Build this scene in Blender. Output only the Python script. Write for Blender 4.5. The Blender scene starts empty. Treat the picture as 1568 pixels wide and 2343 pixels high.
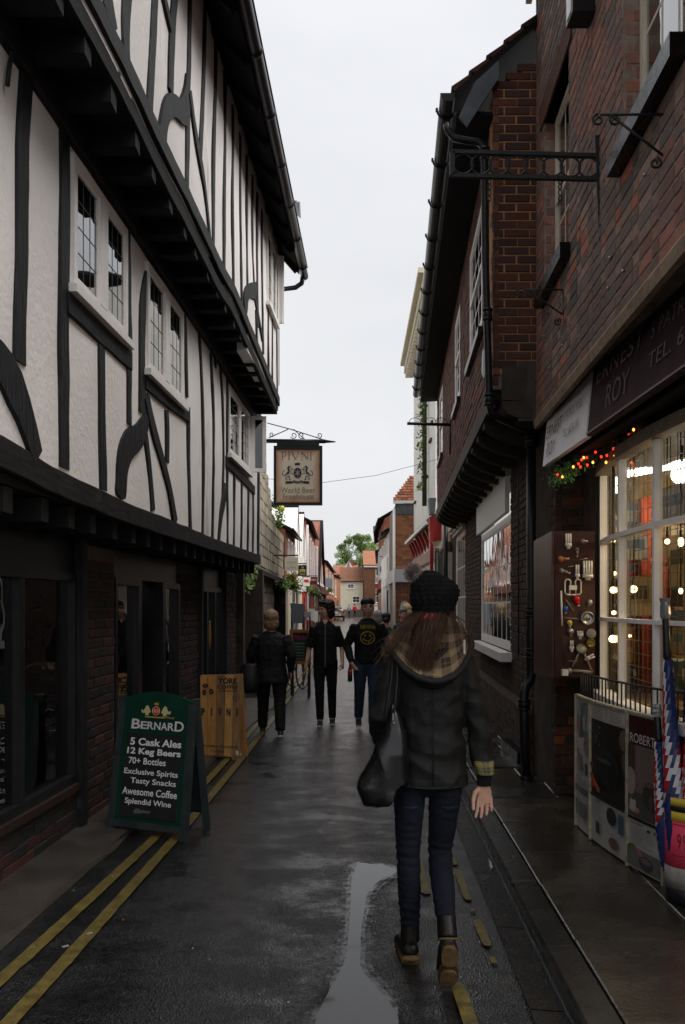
import bpy, math, random
from mathutils import Vector, Matrix, noise
random.seed(7)
R = math.radians
scn = bpy.context.scene
COL = scn.collection
# ---------------------------------------------------------------- camera
cam_d = bpy.data.cameras.new('camera'); cam = bpy.data.objects.new('camera', cam_d); COL.objects.link(cam)
cam.location = (0, 0, 1.63); cam.rotation_euler = (R(90), 0, 0)
cam_d.sensor_fit = 'VERTICAL'; cam_d.sensor_height = 36; cam_d.lens = 36*2000/2343
cam_d.shift_y = 213.5/2343; cam_d.clip_start = .05; cam_d.clip_end = 2000
cam_d.dof.use_dof = False
scn.camera = cam
# ---------------------------------------------------------------- light: dull overcast afternoon
SUN_EL, SUN_AZ = 50, 96
w = bpy.data.worlds.new('World'); scn.world = w; w.use_nodes = True
nt = w.node_tree; nt.nodes.clear()
def N(nt, t, **k):
    n = nt.nodes.new(t)
    for a, b in k.items():
        if a.startswith('i_'): n.inputs[a[2:].replace('_', ' ')].default_value = b
        else: setattr(n, a, b)
    return n
sky = N(nt, 'ShaderNodeTexSky'); sky.sky_type = 'NISHITA'; sky.sun_disc = False
sky.sun_elevation = R(SUN_EL); sky.sun_rotation = R(SUN_AZ); sky.dust_density = 4; sky.air_density = 1
bg1 = N(nt, 'ShaderNodeBackground'); bg1.inputs[1].default_value = .05
nt.links.new(sky.outputs[0], bg1.inputs[0])
tc = N(nt, 'ShaderNodeTexCoord'); sep = N(nt, 'ShaderNodeSeparateXYZ'); nt.links.new(tc.outputs['Generated'], sep.inputs[0])
mp = N(nt, 'ShaderNodeMapping'); mp.inputs['Scale'].default_value = (1, 1, 2.6); nt.links.new(tc.outputs['Generated'], mp.inputs[0])
nz = N(nt, 'ShaderNodeTexNoise'); nz.inputs['Scale'].default_value = 1.7; nz.inputs['Detail'].default_value = 5
nt.links.new(mp.outputs[0], nz.inputs[0])
cr = N(nt, 'ShaderNodeValToRGB'); e = cr.color_ramp.elements
e[0].position = .3; e[0].color = (.765, .775, .80, 1); e[1].position = .72; e[1].color = (.90, .905, .925, 1)
nt.links.new(nz.outputs[0], cr.inputs[0])
bg2 = N(nt, 'ShaderNodeBackground'); # overcast law: the cloud sheet brightens towards the zenith
zr = N(nt, 'ShaderNodeMapRange'); zr.inputs[1].default_value = .35; zr.inputs[2].default_value = 1.; zr.inputs[3].default_value = .365; zr.inputs[4].default_value = .50
nt.links.new(sep.outputs[2], zr.inputs[0]); nt.links.new(zr.outputs[0], bg2.inputs[1])
nt.links.new(cr.outputs[0], bg2.inputs[0])
mx = N(nt, 'ShaderNodeMixShader'); mx.inputs[0].default_value = .9
nt.links.new(bg1.outputs[0], mx.inputs[1]); nt.links.new(bg2.outputs[0], mx.inputs[2])
wo = N(nt, 'ShaderNodeOutputWorld'); nt.links.new(mx.outputs[0], wo.inputs[0])
sd = bpy.data.lights.new('sun', 'SUN'); sd.energy = 1.5; sd.angle = R(70); sd.color = (1, .965, .93)
sun = bpy.data.objects.new('sun', sd); COL.objects.link(sun)
# direction towards the sun: azimuth measured from +Y to +X
_d = Vector((math.sin(R(SUN_AZ))*math.cos(R(SUN_EL)), math.cos(R(SUN_AZ))*math.cos(R(SUN_EL)), math.sin(R(SUN_EL))))
sun.rotation_euler = _d.to_track_quat('Z', 'Y').to_euler()
vs = scn.view_settings; vs.view_transform = 'Standard'; vs.look = 'None'; vs.exposure = 1.5; vs.gamma = 1; vs.use_curve_mapping = False
scn.cycles.max_bounces = 6; scn.cycles.transparent_max_bounces = 12
# ---------------------------------------------------------------- pixel helpers (photo measured at 1568 px wide)
F, HZ, CH, CX = 2000., 1385., 1.63, 784.
def P(x, y, Y): return Vector(((x-CX)*Y/F, Y, CH-(y-HZ)*Y/F))
def G(x, y, z=0.):
    Y = (CH-z)*F/(y-HZ); return Vector(((x-CX)*Y/F, Y, z))
class Plane:
    """vertical street facade X = a + b*Y; s = +1 faces +X (left side of street), -1 faces -X"""
    def __init__(s, a, b, side): s.a, s.b, s.s = a, b, side
    def Yx(s, x): return s.a/((x-CX)/F-s.b)
    def px(s, x, y, off=0.):
        Y = s.Yx(x); v = P(x, y, Y); v.x += off*s.s; return v
    def yz(s, Y, z, off=0.): return Vector((s.a+s.b*Y+off*s.s, Y, z))
# ---------------------------------------------------------------- mesh builder
class MB:
    def __init__(s): s.v, s.f, s.c, s.sm, s.mi = [], [], [], [], []
    def add(s, vs_, fs, col=None, smooth=False, mi=0):
        o = len(s.v); s.v += [tuple(p) for p in vs_]
        for f in fs: s.f.append(tuple(i+o for i in f)); s.c.append(col or (1, 1, 1)); s.sm.append(smooth); s.mi.append(mi)
        return s
    def hexa(s, p, **k):   # 8 points: bottom ring 0-3, top ring 4-7
        return s.add(p, [(3, 2, 1, 0), (4, 5, 6, 7), (0, 1, 5, 4), (1, 2, 6, 5), (2, 3, 7, 6), (3, 0, 4, 7)], **k)
    def box(s, c, d, rz=0., m=None, **k):
        M = m or (Matrix.Translation(c) @ Matrix.Rotation(rz, 4, 'Z'))
        x, y, z = d[0]/2, d[1]/2, d[2]/2
        return s.hexa([M @ Vector(q) for q in [(-x,-y,-z),(x,-y,-z),(x,y,-z),(-x,y,-z),(-x,-y,z),(x,-y,z),(x,y,z),(-x,y,z)]], **k)
    def beam(s, a, b, w_, d_, up=Vector((0, 0, 1)), **k):  # box along a->b, w across, d in 'up' direction
        a, b = Vector(a), Vector(b); t = (b-a).normalized(); r = t.cross(up)
        if r.length < 1e-4: r = t.cross(Vector((0, 1, 0)))
        r.normalize(); u = r.cross(t)
        q = [p + r*i*w_/2 + u*j*d_/2 for p in (a, b) for i, j in ((-1,-1),(1,-1),(1,1),(-1,1))]
        return s.hexa(q, **k)
    def prism(s, pts, ex, **k):   # polygon extruded by vector ex (robust to concave: n-gon)
        pts = [Vector(p) for p in pts]; n = len(pts); ex = Vector(ex)
        nn = Vector((0, 0, 0))
        for i in range(n): nn += pts[i].cross(pts[(i+1) % n])
        if nn.dot(ex) < 0: pts = pts[::-1]
        v = pts+[p+ex for p in pts]
        f = [tuple(range(n-1, -1, -1)), tuple(range(n, 2*n))]+[(i, (i+1) % n, n+(i+1) % n, n+i) for i in range(n)]
        return s.add(v, f, **k)
    def tube(s, pts, r, n=8, cap=True, smooth=True, sq=1., side=None, closed=False, **k):
        pts = [Vector(p) for p in pts]; m = len(pts)
        rs = r if isinstance(r, (list, tuple)) else [r]*m
        vs_, fs = [], []; pr = side
        for i, p in enumerate(pts):
            if closed: t = pts[(i+1) % m]-pts[i-1]
            else: t = pts[min(i+1, m-1)]-pts[max(i-1, 0)]
            t.normalize()
            if pr is None: pr = t.orthogonal()
            rr = pr - t*pr.dot(t)
            if rr.length < 1e-6: rr = t.orthogonal()
            rr.normalize(); 
            if side is None: pr = rr
            uu = t.cross(rr); q = rs[i]
            a, b = (q if isinstance(q, (tuple, list)) else (q, q*sq))
            for j in range(n):
                th = 2*math.pi*j/n; vs_.append(p+rr*math.cos(th)*a+uu*math.sin(th)*b)
        for i in range(m if closed else m-1):
            for j in range(n):
                a0, a1 = i*n+j, i*n+(j+1) % n; b0, b1 = ((i+1) % m)*n+j, ((i+1) % m)*n+(j+1) % n
                fs.append((a0, a1, b1, b0))
        if cap and not closed: fs.append(tuple(range(n-1, -1, -1))); fs.append(tuple(range((m-1)*n, m*n)))
        return s.add(vs_, fs, smooth=smooth, **k)
    def lathe(s, prof, c=(0, 0, 0), n=16, M=None, smooth=True, **k):  # prof [(r,z)]
        M = M or Matrix.Translation(c); vs_, fs = [], []
        for r_, z_ in prof:
            for j in range(n):
                th = 2*math.pi*j/n; vs_.append(M @ Vector((r_*math.cos(th), r_*math.sin(th), z_)))
        for i in range(len(prof)-1):
            for j in range(n): fs.append((i*n+j, i*n+(j+1) % n, (i+1)*n+(j+1) % n, (i+1)*n+j))
        fs.append(tuple(range(n-1, -1, -1))); fs.append(tuple(range((len(prof)-1)*n, len(prof)*n)))
        return s.add(vs_, fs, smooth=smooth, **k)
    def ball(s, c, r, n=12, m=8, sc=(1, 1, 1), M=None, **k):
        pr = [(max(1e-4, math.sin(math.pi*i/m))*r, -math.cos(math.pi*i/m)*r) for i in range(m+1)]
        MM = (M or Matrix.Translation(c)) @ Matrix.Diagonal((*sc, 1))
        return s.lathe(pr, M=MM, n=n, **k)
    def mesh(s, name):
        me = bpy.data.meshes.new(name); me.from_pydata(s.v, [], s.f)
        if s.f:
            me.polygons.foreach_set('use_smooth', s.sm); me.polygons.foreach_set('material_index', s.mi)
            if any(c != (1, 1, 1) for c in s.c):
                at = me.color_attributes.new('tint', 'FLOAT_COLOR', 'CORNER'); buf = []
                for f, c in zip(s.f, s.c): buf += [c[0], c[1], c[2], 1.]*len(f)
                at.data.foreach_set('color', buf)
        me.update(); return me
WM = {}
def wm(o): return WM.get(o, Matrix.Identity(4))
def thing(name, label, cat, loc=(0, 0, 0), rz=0., group=None):
    o = bpy.data.objects.new(name, None); COL.objects.link(o); o.location = loc; o.rotation_euler = (0, 0, rz); o.empty_display_size = .1
    o['label'] = label; o['category'] = cat
    if group: o['group'] = group
    WM[o] = Matrix.Translation(loc) @ Matrix.Rotation(rz, 4, 'Z'); return o
def obj(name, mb, mats, parent=None, world=True, label=None, kind=None, M=None):
    me = mb.mesh(name) if isinstance(mb, MB) else mb
    if mats is not None:
        if not isinstance(mats, (list, tuple)): mats = [mats]
        if not me.materials:
            for m in mats: me.materials.append(m)
    o = bpy.data.objects.new(name, me); COL.objects.link(o)
    if M is not None: o.matrix_basis = M
    if parent is not None:
        o.parent = parent
        if world: o.matrix_parent_inverse = wm(parent).inverted(); WM[o] = M if M is not None else Matrix.Identity(4)
        else: WM[o] = wm(parent) @ (M if M is not None else Matrix.Identity(4))
    else: WM[o] = M if M is not None else Matrix.Identity(4)
    if label: o['label'] = label
    if kind: o['kind'] = kind
    return o
def solo(name, mb, mats, label, cat, group=None, M=None):
    o = obj(name, mb, mats, M=M); o['label'] = label; o['category'] = cat
    if group: o['group'] = group
    return o
def struct(name, mb, mats, label=None):
    o = obj(name, mb, mats); o['kind'] = 'structure'; o['label'] = label or name.replace('_', ' '); return o
def copy_tree(o, loc=None, rz=None, label=None, parent=None):
    c = o.copy(); COL.objects.link(c)
    if parent is not None: c.parent = parent
    if loc is not None: c.location = loc
    if rz is not None: c.rotation_euler = (0, 0, rz)
    if label: c['label'] = label
    for ch in [x for x in o.children]:
        copy_tree(ch, parent=c)
    return c
# ---------------------------------------------------------------- materials
def mat(name, col, rough=.7, var=.25, scale=6., bump=.2, bscale=60., stretch=(1, 1, 1), spec=.28, metal=0., col2=None, dirt=None, tint=False, coat=0., bdist=.01, rvar=0.):
    m = bpy.data.materials.new(name); m.use_nodes = True; nt = m.node_tree; b = nt.nodes['Principled BSDF']
    L = nt.links.new
    geo = N(nt, 'ShaderNodeNewGeometry'); mp = N(nt, 'ShaderNodeMapping'); mp.inputs['Scale'].default_value = stretch
    L(geo.outputs['Position'], mp.inputs[0])
    nz = N(nt, 'ShaderNodeTexNoise'); nz.inputs['Scale'].default_value = scale; nz.inputs['Detail'].default_value = 6; nz.inputs['Roughness'].default_value = .62
    L(mp.outputs[0], nz.inputs[0])
    rp = N(nt, 'ShaderNodeValToRGB'); e = rp.color_ramp.elements
    c2 = col2 or tuple(max(0, c*(1-var)) for c in col); c1 = tuple(min(1, c*(1+var*.6)) for c in col)
    e[0].position = .33; e[0].color = (*c2, 1); e[1].position = .67; e[1].color = (*c1, 1); L(nz.outputs[0], rp.inputs[0])
    out = rp.outputs[0]
    if tint:
        at = N(nt, 'ShaderNodeAttribute'); at.attribute_name = 'tint'
        mm = N(nt, 'ShaderNodeMix', data_type='RGBA', blend_type='MULTIPLY'); L(at.outputs['Alpha'], mm.inputs[0])
        L(out, mm.inputs[6]); L(at.outputs[0], mm.inputs[7]); out = mm.outputs[2]
    if dirt:   # (color, scale, threshold)
        n2 = N(nt, 'ShaderNodeTexNoise'); n2.inputs['Scale'].default_value = dirt[1]; n2.inputs['Detail'].default_value = 8; n2.inputs['Roughness'].default_value = .7
        mp2 = N(nt, 'ShaderNodeMapping'); mp2.inputs['Scale'].default_value = dirt[3] if len(dirt) > 3 else (1, 1, 1); L(geo.outputs['Position'], mp2.inputs[0]); L(mp2.outputs[0], n2.inputs[0])
        r2 = N(nt, 'ShaderNodeValToRGB'); r2.color_ramp.elements[0].position = dirt[2]; r2.color_ramp.elements[1].position = min(1, dirt[2]+.2)
        L(n2.outputs[0], r2.inputs[0])
        mm = N(nt, 'ShaderNodeMix', data_type='RGBA'); L(r2.outputs[0], mm.inputs[0]); L(out, mm.inputs[6]); mm.inputs[7].default_value = (*dirt[0], 1); out = mm.outputs[2]
    L(out, b.inputs['Base Color'])
    b.inputs['Roughness'].default_value = rough; b.inputs['Metallic'].default_value = metal
    b.inputs['Specular IOR Level'].default_value = spec; b.inputs['Coat Weight'].default_value = coat
    if rvar:
        mr = N(nt, 'ShaderNodeMapRange'); mr.inputs[1].default_value = .3; mr.inputs[2].default_value = .7; mr.inputs[3].default_value = max(.02, rough-rvar); mr.inputs[4].default_value = rough+rvar
        L(nz.outputs[0], mr.inputs[0]); L(mr.outputs[0], b.inputs['Roughness'])
    if bump:
        n3 = N(nt, 'ShaderNodeTexNoise'); n3.inputs['Scale'].default_value = bscale; n3.inputs['Detail'].default_value = 5; L(mp.outputs[0], n3.inputs[0])
        bp = N(nt, 'ShaderNodeBump'); bp.inputs['Strength'].default_value = bump; bp.inputs['Distance'].default_value = bdist
        L(n3.outputs[0], bp.inputs['Height']); L(bp.outputs[0], b.inputs['Normal'])
    return m
def flat(name, col, rough=.6, spec=.5, metal=0., emit=0., ecol=None):
    m = bpy.data.materials.new(name); m.use_nodes = True; b = m.node_tree.nodes['Principled BSDF']
    b.inputs['Base Color'].default_value = (*col, 1); b.inputs['Roughness'].default_value = rough; b.inputs['Metallic'].default_value = metal
    b.inputs['Specular IOR Level'].default_value = spec
    if emit: b.inputs['Emission Color'].default_value = (*(ecol or col), 1); b.inputs['Emission Strength'].default_value = emit
    return m
def glass_mat(name, tint=(.02, .022, .022), trans=.0, rough=.02, wob=.02, refl=1.):
    """thin pane: sees through by 'trans', reflects by fresnel, slightly wavy"""
    m = bpy.data.materials.new(name); m.use_nodes = True; nt = m.node_tree; nt.nodes.clear(); L = nt.links.new
    geo = N(nt, 'ShaderNodeNewGeometry'); nz = N(nt, 'ShaderNodeTexNoise'); nz.inputs['Scale'].default_value = 3.5; nz.inputs['Detail'].default_value = 1
    L(geo.outputs['Position'], nz.inputs[0]); bp = N(nt, 'ShaderNodeBump'); bp.inputs['Strength'].default_value = wob; bp.inputs['Distance'].default_value = .2
    L(nz.outputs[0], bp.inputs['Height'])
    g = N(nt, 'ShaderNodeBsdfGlossy'); g.inputs['Roughness'].default_value = rough; L(bp.outputs[0], g.inputs['Normal'])
    fr = N(nt, 'ShaderNodeFresnel'); fr.inputs['IOR'].default_value = 1.5; L(bp.outputs[0], fr.inputs['Normal'])
    mr = N(nt, 'ShaderNodeMath', operation='MULTIPLY_ADD'); mr.inputs[1].default_value = 1.4*refl; mr.inputs[2].default_value = .02*refl; mr.use_clamp = True; L(fr.outputs[0], mr.inputs[0])
    t = N(nt, 'ShaderNodeBsdfTransparent'); t.inputs[0].default_value = (.86, .88, .86, 1)
    d = N(nt, 'ShaderNodeBsdfDiffuse'); d.inputs[0].default_value = (*tint, 1)
    a = N(nt, 'ShaderNodeMixShader'); a.inputs[0].default_value = trans; L(d.outputs[0], a.inputs[1]); L(t.outputs[0], a.inputs[2])
    b = N(nt, 'ShaderNodeMixShader'); L(mr.outputs[0], b.inputs[0]); L(a.outputs[0], b.inputs[1]); L(g.outputs[0], b.inputs[2])
    o = N(nt, 'ShaderNodeOutputMaterial'); L(b.outputs[0], o.inputs[0]); return m

M = {}
M['plaster'] = mat('plaster', (.86, .825, .81), .85, .08, 1.3, .32, 26, dirt=((.36, .33, .29), 1.6, .575, (1, 1, .3)), bdist=.02)
M['timber'] = mat('black_timber', (.013, .013, .0155), .62, .45, 8, .8, 30, stretch=(1, 1, .18), dirt=((.045, .045, .05), 5, .58), bdist=.015)
M['timber_h'] = mat('black_beam', (.0105, .0105, .012), .62, .45, 8, .35, 30, stretch=(1, .18, 1), dirt=((.05, .049, .05), 4, .6), bdist=.015)
M['soffit'] = mat('shaded_black_board', (.006, .0057, .006), .8, .4, 5, .4, 30)  # near-black: shade under jetties and eaves is put into the colour
M['whitewood'] = mat('white_paint', (.88, .85, .82), .45, .06, 9, .12, 40, dirt=((.45, .40, .33), 14, .68))
M['cream'] = mat('cream_paint', (.58, .53, .43), .5, .12, 7, .15, 40, dirt=((.25, .2, .14), 12, .64))
M['blackpaint'] = mat('black_gloss_paint', (.014, .014, .016), .32, .3, 10, .12, 60)
M['iron'] = mat('wrought_iron', (.02, .02, .022), .45, .4, 20, .3, 90, dirt=((.07, .04, .025), 18, .64))
M['lead'] = flat('lead', (.03, .03, .032), .5)
M['winglass'] = glass_mat('window_glass', (.012, .013, .014), 0, .02, .010, 1.5)
M['pubglass'] = glass_mat('pub_glass', (.01, .011, .01), .75, .015, .015, 1.5)
M['shopglass'] = glass_mat('shop_glass', (.02, .02, .02), .97, .02, .01, .55)
M['brick'] = mat('brick', (1, 1, 1), .8, .22, 22, .6, 70, tint=True, bdist=.006, dirt=((.03, .026, .024), 2.2, .62))
M['mortar'] = mat('mortar', (.27, .21, .17), .95, .35, 7, .6, 90, dirt=((.045, .04, .037), 1.8, .55))
M['mortar_tan'] = mat('tan_mortar', (.42, .22, .105), .95, .2, 7, .4, 90)
M['mortar_dark'] = mat('dark_mortar', (.085, .068, .055), .95, .35, 7, .6, 90, dirt=((.03, .026, .024), 1.8, .55))
M['stone'] = mat('limestone', (.38, .34, .27), .9, .35, 3, .6, 20, tint=True, dirt=((.12, .10, .075), 1.3, .54))
M['slab'] = mat('wet_flagstone', (.036, .030, .023), .24, .4, 2.6, .55, 45, tint=True, rvar=.14, dirt=((.018, .015, .013), 1.7, .54), bdist=.006, spec=.6)
M['kerb'] = mat('wet_kerb', (.024, .022, .020), .28, .3, 4, .5, 50, rvar=.1, bdist=.006, tint=True)
M['concrete'] = mat('worn_concrete', (.050, .042, .036), .5, .3, 2.5, .6, 60, rvar=.15, dirt=((.04, .036, .034), 3, .55))
M['tile'] = mat('clay_tile', (.30, .095, .045), .85, .4, 4, .5, 30, tint=True)
M['slate'] = mat('slate_roof', (.17, .175, .18), .7, .3, 4, .5, 30, tint=True)
M['leaf'] = mat('leaf', (.115, .19, .055), .7, .5, 1.2, 0, tint=True)
M['bark'] = mat('bark', (.05, .04, .03), .9, .3, 6, .5, 20)
M['skin'] = mat('skin', (.56, .32, .23), .5, .12, 30, .1, 120, bdist=.002)
M['cloth_black'] = mat('black_cloth', (.012, .012, .014), .85, .3, 14, .4, 160, bdist=.004)
M['steel'] = flat('dull_steel', (.35, .35, .36), .3, metal=.9)
M['white'] = flat('white_plain', (.8, .8, .8), .4)
def paint(name, c, r=.5, v=.15): return mat(name, c, r, v, 9, .1, 50)
M['red'] = paint('red_paint', (.33, .02, .015), .4); M['brightred'] = paint('bright_red', (.6, .03, .015), .4)
M['green'] = paint('dark_green', (.006, .055, .034), .35); M['yellow'] = paint('yellow', (.6, .42, .05), .5)
# ---------------------------------------------------------------- text
_tc = {}
def text_mesh(s, bold=0., th=.0, spacing=1.):
    k = (s, bold, th, spacing)
    if k in _tc: return _tc[k]
    c = bpy.data.curves.new('t', 'FONT'); c.body = s; c.offset = bold; c.extrude = th; c.space_character = spacing; c.resolution_u = 4
    o = bpy.data.objects.new('t', c); COL.objects.link(o); dg = bpy.context.evaluated_depsgraph_get(); dg.update()
    me = bpy.data.meshes.new_from_object(o.evaluated_get(dg)); bpy.data.objects.remove(o); bpy.data.curves.remove(c)
    xs = [v.co.x for v in me.vertices]; ys = [v.co.y for v in me.vertices]
    _tc[k] = ([v.co.copy() for v in me.vertices], [tuple(p.vertices) for p in me.polygons], min(xs), max(xs), min(ys), max(ys)); bpy.data.meshes.remove(me)
    return _tc[k]
def text_into(mb, s, c, U, V, w_, h_, bold=0., off=.002, spacing=1., arc=0., shear=0.):
    """letters centred at c, fitted to w_ x h_ in the basis U,V; plate of real thickness off"""
    vs_, fs, x0, x1, y0, y1 = text_mesh(s, bold, 0., spacing); U = Vector(U).normalized(); V = Vector(V).normalized(); Nn = U.cross(V); c = Vector(c)
    pts = []
    for p in vs_:
        a = ((p.x-x0)/(x1-x0)-.5); b = ((p.y-y0)/(y1-y0)-.5)
        pts.append(c+U*(a*w_+shear*b*h_)+V*(b*h_+arc*(1-4*a*a))+Nn*off)
    mb.add(pts, fs); return mb
# ---------------------------------------------------------------- bricks
_bm = {}
BR = {}
BR['shop'] = [(.34, .14, .10), (.27, .13, .10), (.22, .125, .10), (.19, .13, .11), (.16, .125, .11), (.30, .19, .15), (.40, .14, .085), (.13, .11, .10)]
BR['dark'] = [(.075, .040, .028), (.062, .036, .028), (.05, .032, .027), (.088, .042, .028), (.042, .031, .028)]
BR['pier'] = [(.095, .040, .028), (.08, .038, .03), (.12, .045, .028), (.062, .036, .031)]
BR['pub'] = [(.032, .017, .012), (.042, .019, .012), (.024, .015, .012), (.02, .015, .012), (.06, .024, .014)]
BR['red'] = [(.26, .085, .045), (.22, .075, .042), (.18, .07, .045), (.3, .10, .05)]
BR['orange'] = [(.44, .18, .08), (.38, .16, .08), (.32, .14, .075), (.50, .22, .10)]
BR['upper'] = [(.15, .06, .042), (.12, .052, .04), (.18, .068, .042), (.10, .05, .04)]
def brick_pts(l, h, d, ch=.005):
    x, z = l/2, h/2
    return [(-x, -d, -z), (x, -d, -z), (x, -d, z), (-x, -d, z), (-x, -ch, -z), (x, -ch, -z), (x, -ch, z), (-x, -ch, z), (-x+ch, 0, -z+ch), (x-ch, 0, -z+ch), (x-ch, 0, z-ch), (-x+ch, 0, z-ch)]
BF = [(0, 4, 5, 1), (1, 5, 6, 2), (2, 6, 7, 3), (3, 7, 4, 0), (4, 8, 9, 5), (5, 9, 10, 6), (6, 10, 11, 7), (7, 11, 8, 4), (8, 11, 10, 9)]
BF = [tuple(reversed(f)) for f in BF]
def brick_wall(parent, O, U, Nn, u0, u1, z0, z1, pal, holes=(), L=.215, H=.065, gap=.01, nmax=300, skip=None, view=None, rnd=None, single_first=True, bond='stretch', near=None, d=.05, wob=.004, uneven=0.):
    """running bond bricks on the wall through O, horizontal unit U, outward normal Nn; U x Z orientation handled by basis.
    the nmax bricks nearest 'near' become objects, the rest one 'brickwork' mesh"""
    U = Vector(U).normalized(); Nn = Vector(Nn).normalized(); rnd = rnd or random.Random(int(abs(u0*91+z0*37)*10)+(3 if callable(pal) else len(pal)))
    B = Matrix((( U.x, Nn.x, 0, 0), (U.y, Nn.y, 0, 0), (U.z, Nn.z, 1, 0), (0, 0, 0, 1)))
    O = Vector(O); rows = []; z = z0; i = 0; near = Vector(near) if near is not None else Vector((0, 0, 1.6))
    while z < z1-H*.5:
        zc = z+H/2; off = (i % 2)*(L+gap)/2; u = u0-off-rnd.random()*.02
        flem = bond == 'flem'
        kk = 0
        while u < u1:
            ll = L if not flem or (kk+i) % 2 == 0 else L*.48
            a, b = max(u, u0), min(u+ll, u1); segs = [(a, b)] if b-a > .03 else []
            for (hu0, hu1, hz0, hz1) in holes:
                if z+H > hz0+.01 and z < hz1-.01:
                    ns = []
                    for a, b in segs:
                        if b <= hu0 or a >= hu1: ns.append((a, b)); continue
                        if hu0-a > .03: ns.append((a, hu0-.004))
                        if b-hu1 > .03: ns.append((hu1+.004, b))
                    segs = ns
            for a, b in segs:
                if skip and skip((a+b)/2, zc): continue
                rows.append(((a+b)/2, zc+rnd.uniform(-1, 1)*uneven, b-a, rnd.choice(pal) if not callable(pal) else pal((a+b)/2, zc, rnd), rnd.uniform(-wob, wob), rnd.uniform(.8, 1.2)))
            u += ll+gap; kk += 1
        z += H+gap; i += 1
    def pos(r): return O+U*r[0]+Vector((0, 0, r[1]-O.z))+Nn*r[4]
    rows.sort(key=lambda r: (pos(r)-near).length + (0 if abs(r[2]-L) < .01 or True else 5))
    mb = MB(); rough_key = round(H, 3)
    # nearest become objects
    for k, r in enumerate(rows):
        c = tuple(q*r[5] for q in r[3])
        if k < nmax:
            lk = round(r[2]/.02)*.02 if abs(r[2]-L) > .002 else L
            lk = min(lk, r[2]+.006); ci = tuple(round(q, 2) if q > .1 else round(q/.007)*.007 for q in c)
            key = (round(lk, 3), rough_key, ci)
            if key not in _bm:
                b = MB(); b.add(brick_pts(lk, H, d), BF, col=tuple(max(q, .02) for q in c)); me = b.mesh('brick'); me.materials.append(M['brick']); _bm[key] = me
            obj('brick', _bm[key], None, parent, M=Matrix.Translation(pos(r)) @ B)
        else:
            Mx = Matrix.Translation(pos(r)) @ B
            mb.add([Mx @ Vector(p) for p in brick_pts(r[2], H, d)], BF, col=c)
    if mb.v: obj('brickwork', mb, M['brick'], parent, kind='stuff')
# ================================================================ ground
def road_mat():
    m = bpy.data.materials.new('wet_asphalt'); m.use_nodes = True; nt = m.node_tree; b = nt.nodes['Principled BSDF']; L = nt.links.new
    geo = N(nt, 'ShaderNodeNewGeometry')
    def noise_(s, d, r=.5, sc=(1, 1, 1)):
        mp = N(nt, 'ShaderNodeMapping'); mp.inputs['Scale'].default_value = sc; L(geo.outputs['Position'], mp.inputs[0])
        n = N(nt, 'ShaderNodeTexNoise'); n.inputs['Scale'].default_value = s; n.inputs['Detail'].default_value = d; n.inputs['Roughness'].default_value = r; L(mp.outputs[0], n.inputs[0]); return n
    big = noise_(.9, 4, .6, (1.3, .45, 1)); fine = noise_(160, 2); vo = N(nt, 'ShaderNodeTexVoronoi'); vo.inputs['Scale'].default_value = 110; L(geo.outputs['Position'], vo.inputs[0])
    vor2 = N(nt, 'ShaderNodeTexVoronoi'); vor2.inputs['Scale'].default_value = 75; L(geo.outputs['Position'], vor2.inputs[0])
    r = N(nt, 'ShaderNodeValToRGB'); r.color_ramp.elements[0].color = (.0063, .0065, .0068, 1); r.color_ramp.elements[1].color = (.0162, .0166, .0172, 1); r.color_ramp.elements[0].position = .3; r.color_ramp.elements[1].position = .7; L(big.outputs[0], r.inputs[0])
    sp = N(nt, 'ShaderNodeMapRange'); sp.inputs[1].default_value = .0; sp.inputs[2].default_value = 1.; sp.inputs[3].default_value = .45; sp.inputs[4].default_value = 1.9
    cw = N(nt, 'ShaderNodeSeparateXYZ'); L(vor2.outputs['Color'], cw.inputs[0]); L(cw.outputs[0], sp.inputs[0])
    mm = N(nt, 'ShaderNodeMix', data_type='RGBA', blend_type='MULTIPLY'); mm.inputs[0].default_value = 1; L(r.outputs[0], mm.inputs[6]); L(sp.outputs[0], mm.inputs[7]); L(mm.outputs[2], b.inputs['Base Color'])
    wet = noise_(3.2, 6, .72, (.8, 1.1, 1))
    rr = N(nt, 'ShaderNodeMapRange'); rr.inputs[1].default_value = .38; rr.inputs[2].default_value = .62; rr.inputs[3].default_value = .10; rr.inputs[4].default_value = .24; L(wet.outputs[0], rr.inputs[0]); L(rr.outputs[0], b.inputs['Roughness'])
    bs = N(nt, 'ShaderNodeMapRange'); bs.inputs[1].default_value = .38; bs.inputs[2].default_value = .62; bs.inputs[3].default_value = .25; bs.inputs[4].default_value = .8; L(wet.outputs[0], bs.inputs[0])
    ad = N(nt, 'ShaderNodeMath', operation='ADD'); L(vo.outputs['Distance'], ad.inputs[0]); L(fine.outputs[0], ad.inputs[1])
    bp = N(nt, 'ShaderNodeBump'); bp.inputs['Distance'].default_value = .0055; L(bs.outputs[0], bp.inputs['Strength']); L(ad.outputs[0], bp.inputs['Height']); L(bp.outputs[0], b.inputs['Normal'])
    b.inputs['Specular IOR Level'].default_value = .6
    return m
M['road'] = road_mat()
mb = MB(); mb.add([(-400, -60, -.02), (400, -60, -.02), (400, 900, -.02), (-400, 900, -.02)], [(0, 1, 2, 3)])
struct('ground', mb, mat('far_ground', (.05, .048, .045), .6), 'wet dark ground around the street')
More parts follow.
